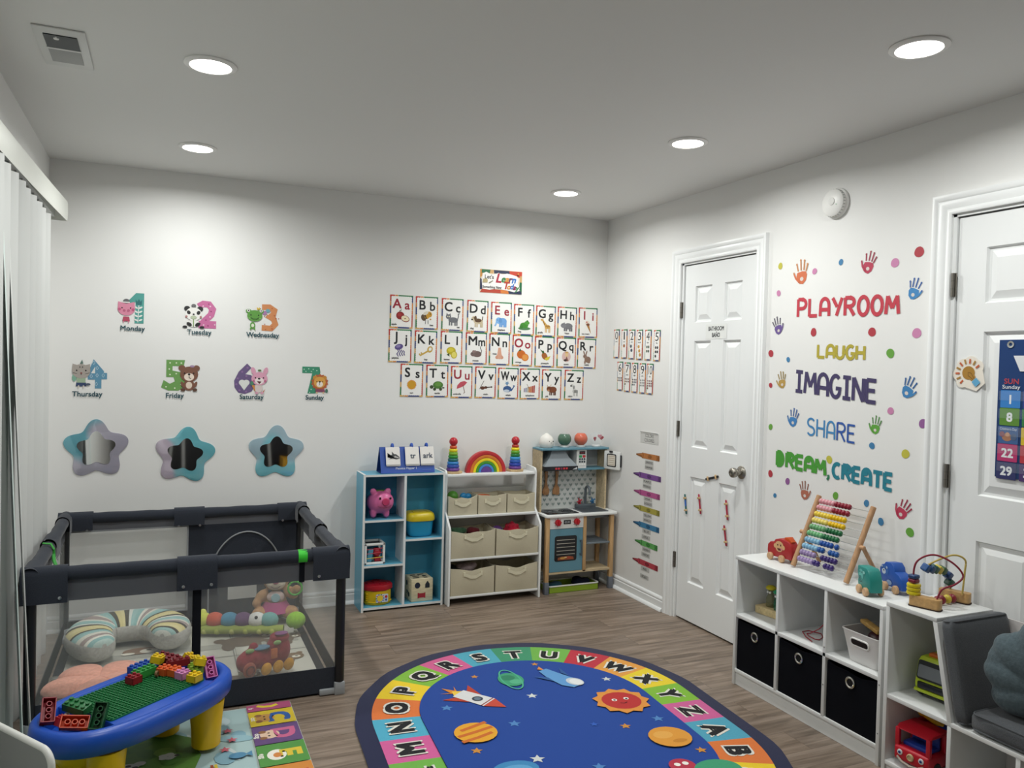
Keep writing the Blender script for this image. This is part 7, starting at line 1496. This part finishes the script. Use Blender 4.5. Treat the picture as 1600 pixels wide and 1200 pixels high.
for s in (-1, 1): mb.ell(X + s * .028, Y + .012, .012, .012, rg('f0ece4'), n=10); mb.ell(X + s * .028, Y + .010, .006, .006, rg('16161a'), n=8)
mb.rib([(X - .016, Y - .022), (X, Y - .03), (X + .016, Y - .022)], .005, rg('5a1a1a'))
X, Y = rl(-1.62, -1.855); mb.ell(X, Y, .085, .082, rg('e0a22f'))
for o_, h_ in ((-.045, .062), (.0, .075), (.045, .062)): mb.rib([(X - h_ + o_ * .2, Y + o_ - .02), (X, Y + o_ + .002), (X + h_ - o_ * .0, Y + o_ + .028)], .018, rg('c86a2c'))
X, Y = rl(-.93, -2.155); mb.ell(X, Y, .085, .082, rg('d9963a')); mb.ell(X - .02, Y + .02, .04, .03, rg('e0a54f')); mb.ell(X + .02, Y - .04, .03, .014, rg('c4822c'))
X, Y = rl(-1.02, -2.36); mb.ell(X, Y, .05, .05, rg('b5344a')); mb.ell(X + .11, Y - .06, .09, .07, rg('3f9a72')); mb.ell(X - .015, Y + .012, .012, .012, rg('f0ece4')); mb.ell(X + .018, Y + .012, .012, .012, rg('f0ece4'))
X, Y = rl(-1.59, -2.17); mb.ell(X, Y, .085, .06, rg('3f86b8')); mb.ell(X, Y - .01, .06, .04, rg('5fa0cc'))
mb.build('rug', t)

# ------------------------------------------------------------------ blue and yellow building table with bricks
TA = math.radians(40.6)
t = thing('building_table', 'blue and yellow building table with a green studded plate', 'play table', (-2.806, -1.657, .0240), rz=TA)
TT = .2495; bl = P('1a4fb5', .35); yw = P('e6b80c', .35)
def oval(L, w, e=.288, n=56):
    return [((L - e) * (1 if math.cos(q) > 0 else -1) + e * math.copysign(abs(math.cos(q)) ** .86, math.cos(q)), w * math.copysign(abs(math.sin(q)) ** .86, math.sin(q))) for q in [2 * PI * (k + .5) / n for k in range(n)]]
tb = bmesh.new(); RR = []
for dl, z in ((-.075, .155), (-.06, .205), (-.014, TT - .079), (-.004, TT - .068), (0, TT - .035), (-.004, TT - .014), (-.014, TT - .003), (-.026, TT), (-.036, TT - .004), (-.042, TT - .015), (-.046, TT - .062)):
    RR.append([tb.verts.new((x, y, z)) for x, y in oval(.355 + dl, .200 + dl)])
RR = RR[2:]; n = len(RR[0])
for v in [v for v in tb.verts if not any(v in r for r in RR)]: tb.verts.remove(v)
for a, b in zip(RR, RR[1:]):
    for k in range(n): tb.faces.new([a[k], a[(k + 1) % n], b[(k + 1) % n], b[k]])
tb.faces.new(RR[0][::-1]); tb.faces.new(RR[-1]); bmesh.ops.recalc_face_normals(tb, faces=tb.faces[:])
mb = MB(bl); mb._in(tb, bl)
blk = [(.205, -.155), (.195, -.10), (.195, .10), (.205, .155), (.0, .165), (-.205, .155), (-.195, .10), (-.195, -.10), (-.205, -.155), (0, -.165)]
mb.prism(blk, .062, M=T(0, 0, TT - .068), bev=.004); mb.build('table_top', t)
gr = P('1c6b3a', .4); mb = MB(gr); PX, PY, OY = .192, .122, .012
mb.prism(rrect(-PX, -PY + OY, PX, PY + OY, .01), .005, M=T(0, 0, TT - .006)); pt = .0142
for i in range(int(2 * PX / pt)):
    for j in range(int(2 * PY / pt)):
        mb.cyl((-PX + pt * (i + .5), -PY + OY + pt * (j + .5), TT - .001), (-PX + pt * (i + .5), -PY + OY + pt * (j + .5), TT + .0035), .0046, n=8)
mb.build('studded_plate', t)
for s in (-1, 1):                                           # each end: two round legs joined by an arched apron
    for k in (-1, 1):
        mb = MB(yw); c = Vector((s * .205, k * .105, 0)); 
        mb.lathe([(0, 0), (.046, 0), (.050, .004), (.052, .06), (.058, .13), (.062, TT - .083), (0, TT - .083)], n=28, M=T(c.x, c.y, 0)); mb.build('leg', t)
    MB(yw).lathe([(0, -.085), (.045, -.080), (.075, -.062), (.092, -.035), (.097, 0), (0, 0)], n=32, M=T(s * .205, 0, TT - .082)).build('tray_bowl', t)
def brick_mb(nx, ny, col, hollow=False, h=.0245, u=.0205):
    m = P(col, .42); mb = MB(m); X, Y = nx * u / 2 - .0004, ny * u / 2 - .0004; th = .0028
    mb.bb(-X, X, -Y, Y, h - th, h, bev=.0006)
    for a in ((-X, -X + th, -Y, Y), (X - th, X, -Y, Y), (-X, X, -Y, -Y + th), (-X, X, Y - th, Y)): mb.bb(*a, 0, h - .001)
    for i in range(nx):
        for j in range(ny): mb.lathe([(0, h), (.0062, h), (.0062, h + .006), (.0056, h + .0066), (0, h + .0066)], n=14, M=T(-X - .0004 + u * (i + .5), -Y - .0004 + u * (j + .5), 0)) if not hollow else mb.lathe([(.0035, h), (.0062, h), (.0062, h + .006), (.0035, h + .006), (.0035, h)], n=14, M=T(-X - .0004 + u * (i + .5), -Y - .0004 + u * (j + .5), 0))
    for i in range(nx - 1):
        for j in range(max(1, ny - 1)): mb.lathe([(.006, .001), (.0085, .001), (.0085, h - th), (.006, h - th), (.006, .001)], n=16, M=T(-X + u * (i + 1), -Y + u * (j + 1) if ny > 1 else 0, 0))
    return mb
TM = T(-2.806, -1.657, .0240) @ Matrix.Rotation(TA, 4, 'Z')
NUDGE = [(0, 0, 0), (0, 0, 0), (.0027, -.001, .0001), (0, 0, 0), (0, 0, 0), (0, 0, 0), (0, 0, 0), (.0011, .0, .0001), (0, 0, 0), (-.006, -.0108, .0107), (.0119, .0001, .0014), (0, 0, 0), (.0088, .0005, .0014), (.0008, -.0007, .0113), (-.0023, .0082, .0083), (-.0132, -.0009, .034), (-.0171, .0002, .003), (.0016, .0016, .0142), (.0014, -.0239, .0138), (.0016, .0025, .0315), (.0036, .0073, .0009)]   # settled so that no brick cuts into another
def brick(nx, ny, col, loc, rot, lb, slope=False):
    mb = brick_mb(nx, ny, col)
    if NUDGE: loc = tuple(a + b for a, b in zip(loc, NUDGE.pop(0)))
    if slope:
        for v in mb.bm.verts:
            if v.co.z > .02 and v.co.x > .0: v.co.z -= (v.co.x) * .8
    o = mb.build('toy_brick'); o.matrix_basis = TM @ T(*loc) @ Euler(rot).to_matrix().to_4x4()
    return tag(o, lb, 'toy brick', 'building bricks')
Z1, Z2 = TT + .0042, TT + .0292
for a in ((2, 2, '8a1420', (.037, .072, Z1), (0, 0, 0), 'dark red brick standing alone on the green plate'),
          (2, 2, '8a1420', (.037, .047, Z1 + .0), (0, 0, 0), None),
          (4, 2, '2f8a3a', (.098, .095, Z1), (0, 0, 0), 'bright green brick lying beside the lone dark red brick'),
          (2, 2, 'd8602c', (.142, .045, Z1), (0, 0, .1), 'orange brick next to the green one, towards the red pile'),
          (2, 2, 'd8622a', (.155, .002, Z1), (0, 0, .05), 'orange brick directly behind the pale pink brick'),
          (2, 2, 'cf86b8', (.150, -.043, Z1), (0, 0, -.05), 'pale pink brick at the edge of the brick cluster'),
          (2, 2, 'dcb915', (.152, -.100, Z1), (0, 0, .08), 'yellow brick nearest the rim beside the upright pink brick'),
          (4, 2, '1f4fa8', (.128, .150, Z1 - .004), (0, 0, .0), 'blue brick at the far edge of the green plate'),
          (2, 2, 'd8b818', (.172, .118, Z2 - .006), (.2, .1, .5), 'yellow brick on top of the far corner of the cluster'),
          (2, 4, '6f1420', (.225, .120, Z1 + .004), (.15, -.1, .3), 'dark red brick at the back of the pile by the rim'),
          (2, 4, '75151f', (.215, .055, Z1 - .004), (-.1, .15, .8), 'dark red brick in the middle of the pile'),
          (2, 2, 'd8b51c', (.255, .062, Z1 + .002), (.5, .3, .2), 'tilted yellow brick leaning at the back of the end tray'),
          (2, 2, '7fa02a', (.225, -.018, Z1 - .006), (.1, .2, .4), 'lime green brick between the pile and upright pink brick'),
          (2, 2, '7fa32c', (.185, -.060, Z1 - .0), (0, 0, .2), 'lime green brick under the small yellow brick'),
          (2, 2, 'd9bd1c', (.200, -.068, Z2), (.25, .1, .9), 'yellow brick perched on the lime green brick')):
    if a[5]: brick(*a)
brick(2, 4, 'c56aa8', (.250, -.085, TT + .010), (PI + .8, 0, -.5), 'long pink brick standing on edge in the right end tray')
brick(2, 4, '8f1a28', (-.280, .050, TT + .006), (PI + .75, .15, -.55), 'dark red long brick tipped up at the left tip of the table')
brick(2, 2, 'a81f2c', (-.248, .035, TT - .024), (.4, .3, .6), 'small red brick beside the tipped-up dark red brick')
brick(4, 2, 'cf4a1c', (-.268, -.040, TT - .004), (PI + .8, .15, -.75), 'orange-red long brick lying on its side in the left tray')
brick(2, 4, '14522c', (-.222, -.062, TT + .008), (PI + 1.0, .1, -.95), 'dark green long brick propped against the green plate')
brick(2, 4, '1f6b38', (-.215, .022, TT - .020), (.15, -.2, .2), 'mid green brick lying flat at the plate edge in the left tray')
brick(2, 2, 'dabb1c', (-.258, -.075, TT - .058), (0, 0, .5), 'yellow brick at the near edge of the left tray')
o = MB(P('e6e4dc', .4)).ball((0, 0, 0), (.010, .008, .007)).build('toy_piece'); o.matrix_basis = TM @ T(-.232, .050, TT - .002); tag(o, 'small white toy piece by the red brick in the left tray', 'toy')
o = MB(P('7a5a3a', .6)).lathe([(.005, -.004), (.011, -.004), (.011, .004), (.005, .004), (.005, -.004)], n=18).build('toy_hoop'); o.matrix_basis = TM @ T(.112, .045, Z1 + .011) @ Matrix.Rotation(PI / 2, 4, 'X') @ Matrix.Rotation(.5, 4, 'Y'); tag(o, 'small brown toy hoop leaning beside the orange brick', 'toy')

# ------------------------------------------------------------------ things at the near left
t = thing('grey_panel', 'grey board with a rounded white edge standing at the near left', 'board', (-3.045, -2.385, .0185), rz=math.atan2(-.182, .126))
pp = [(-.16, 0), (.116, 0)] + [(x, z) for x, z in arc(.081, .415, .035, .035, 0, 90, 8)] + [(-.16, .45)]
mb = MB(P('8c8d8c', .45)); mb.prism(pp, .016, M=T(0, .008, 0) @ XZ); mb.build('board', t)
mb = MB(P('d8d9d4', .4)); mb.tube([(x, 0, z) for x, z in [(.118, .0)] + [(x, z) for x, z in arc(.081, .415, .038, .038, 0, 90, 10)] + [(-.16, .453)]], .0085, n=10, up=(0, 1, 0)); mb.build('edge_trim', t)
# furniture behind the camera, seen in the star mirrors
t = thing('dark_cabinet', 'dark low cabinet with pale slats seen only in the star mirrors', 'cabinet', (-2.2, -5.40, 0))
MB(P('1b1c20', .5)).bb(-.85, .85, -.17, .17, .04, .95, bev=.004).build('body', t); MB(P('141518', .5)).bb(-.8, .8, -.14, .14, 0, .04).build('plinth', t)
for x in (-.62, -.45, -.33, -.05, .12, .40, .62): MB(P('a9aaa8' if x != -.05 else '6a4a38', .5)).box((x, .178, .5), (.035, .012, .84), bev=.002, rot=(0, .12 * math.sin(x * 9), 0)).build('slat', t)
for i, (x, y, c, lb) in enumerate(((-1.32, -4.95, 'b88a1c', 'yellow toy crate behind the viewer, seen only in a star mirror'), (-1.02, -4.95, '8f1f26', 'red toy crate behind the viewer, seen only in a star mirror'))):
    fabric_bin('toy_crate', lb, x - .14, x + .14, y - .13, y + .13, 0, .30, P(c, .5), 'toy crates behind the viewer', handle=None)
# three blind slats pushed out by the playpen; mint colour paints light passing through one
for y, sw, an, m in ((-1.70, .024, .42, 'd4d6d4'), (-1.47, .088, .22, 'd3e3de'), (-1.365, .098, .2, 'd0d2cf')): slat(y, an, sw, x=-3.266, m=m, par=bpy.data.objects['vertical_blind'])
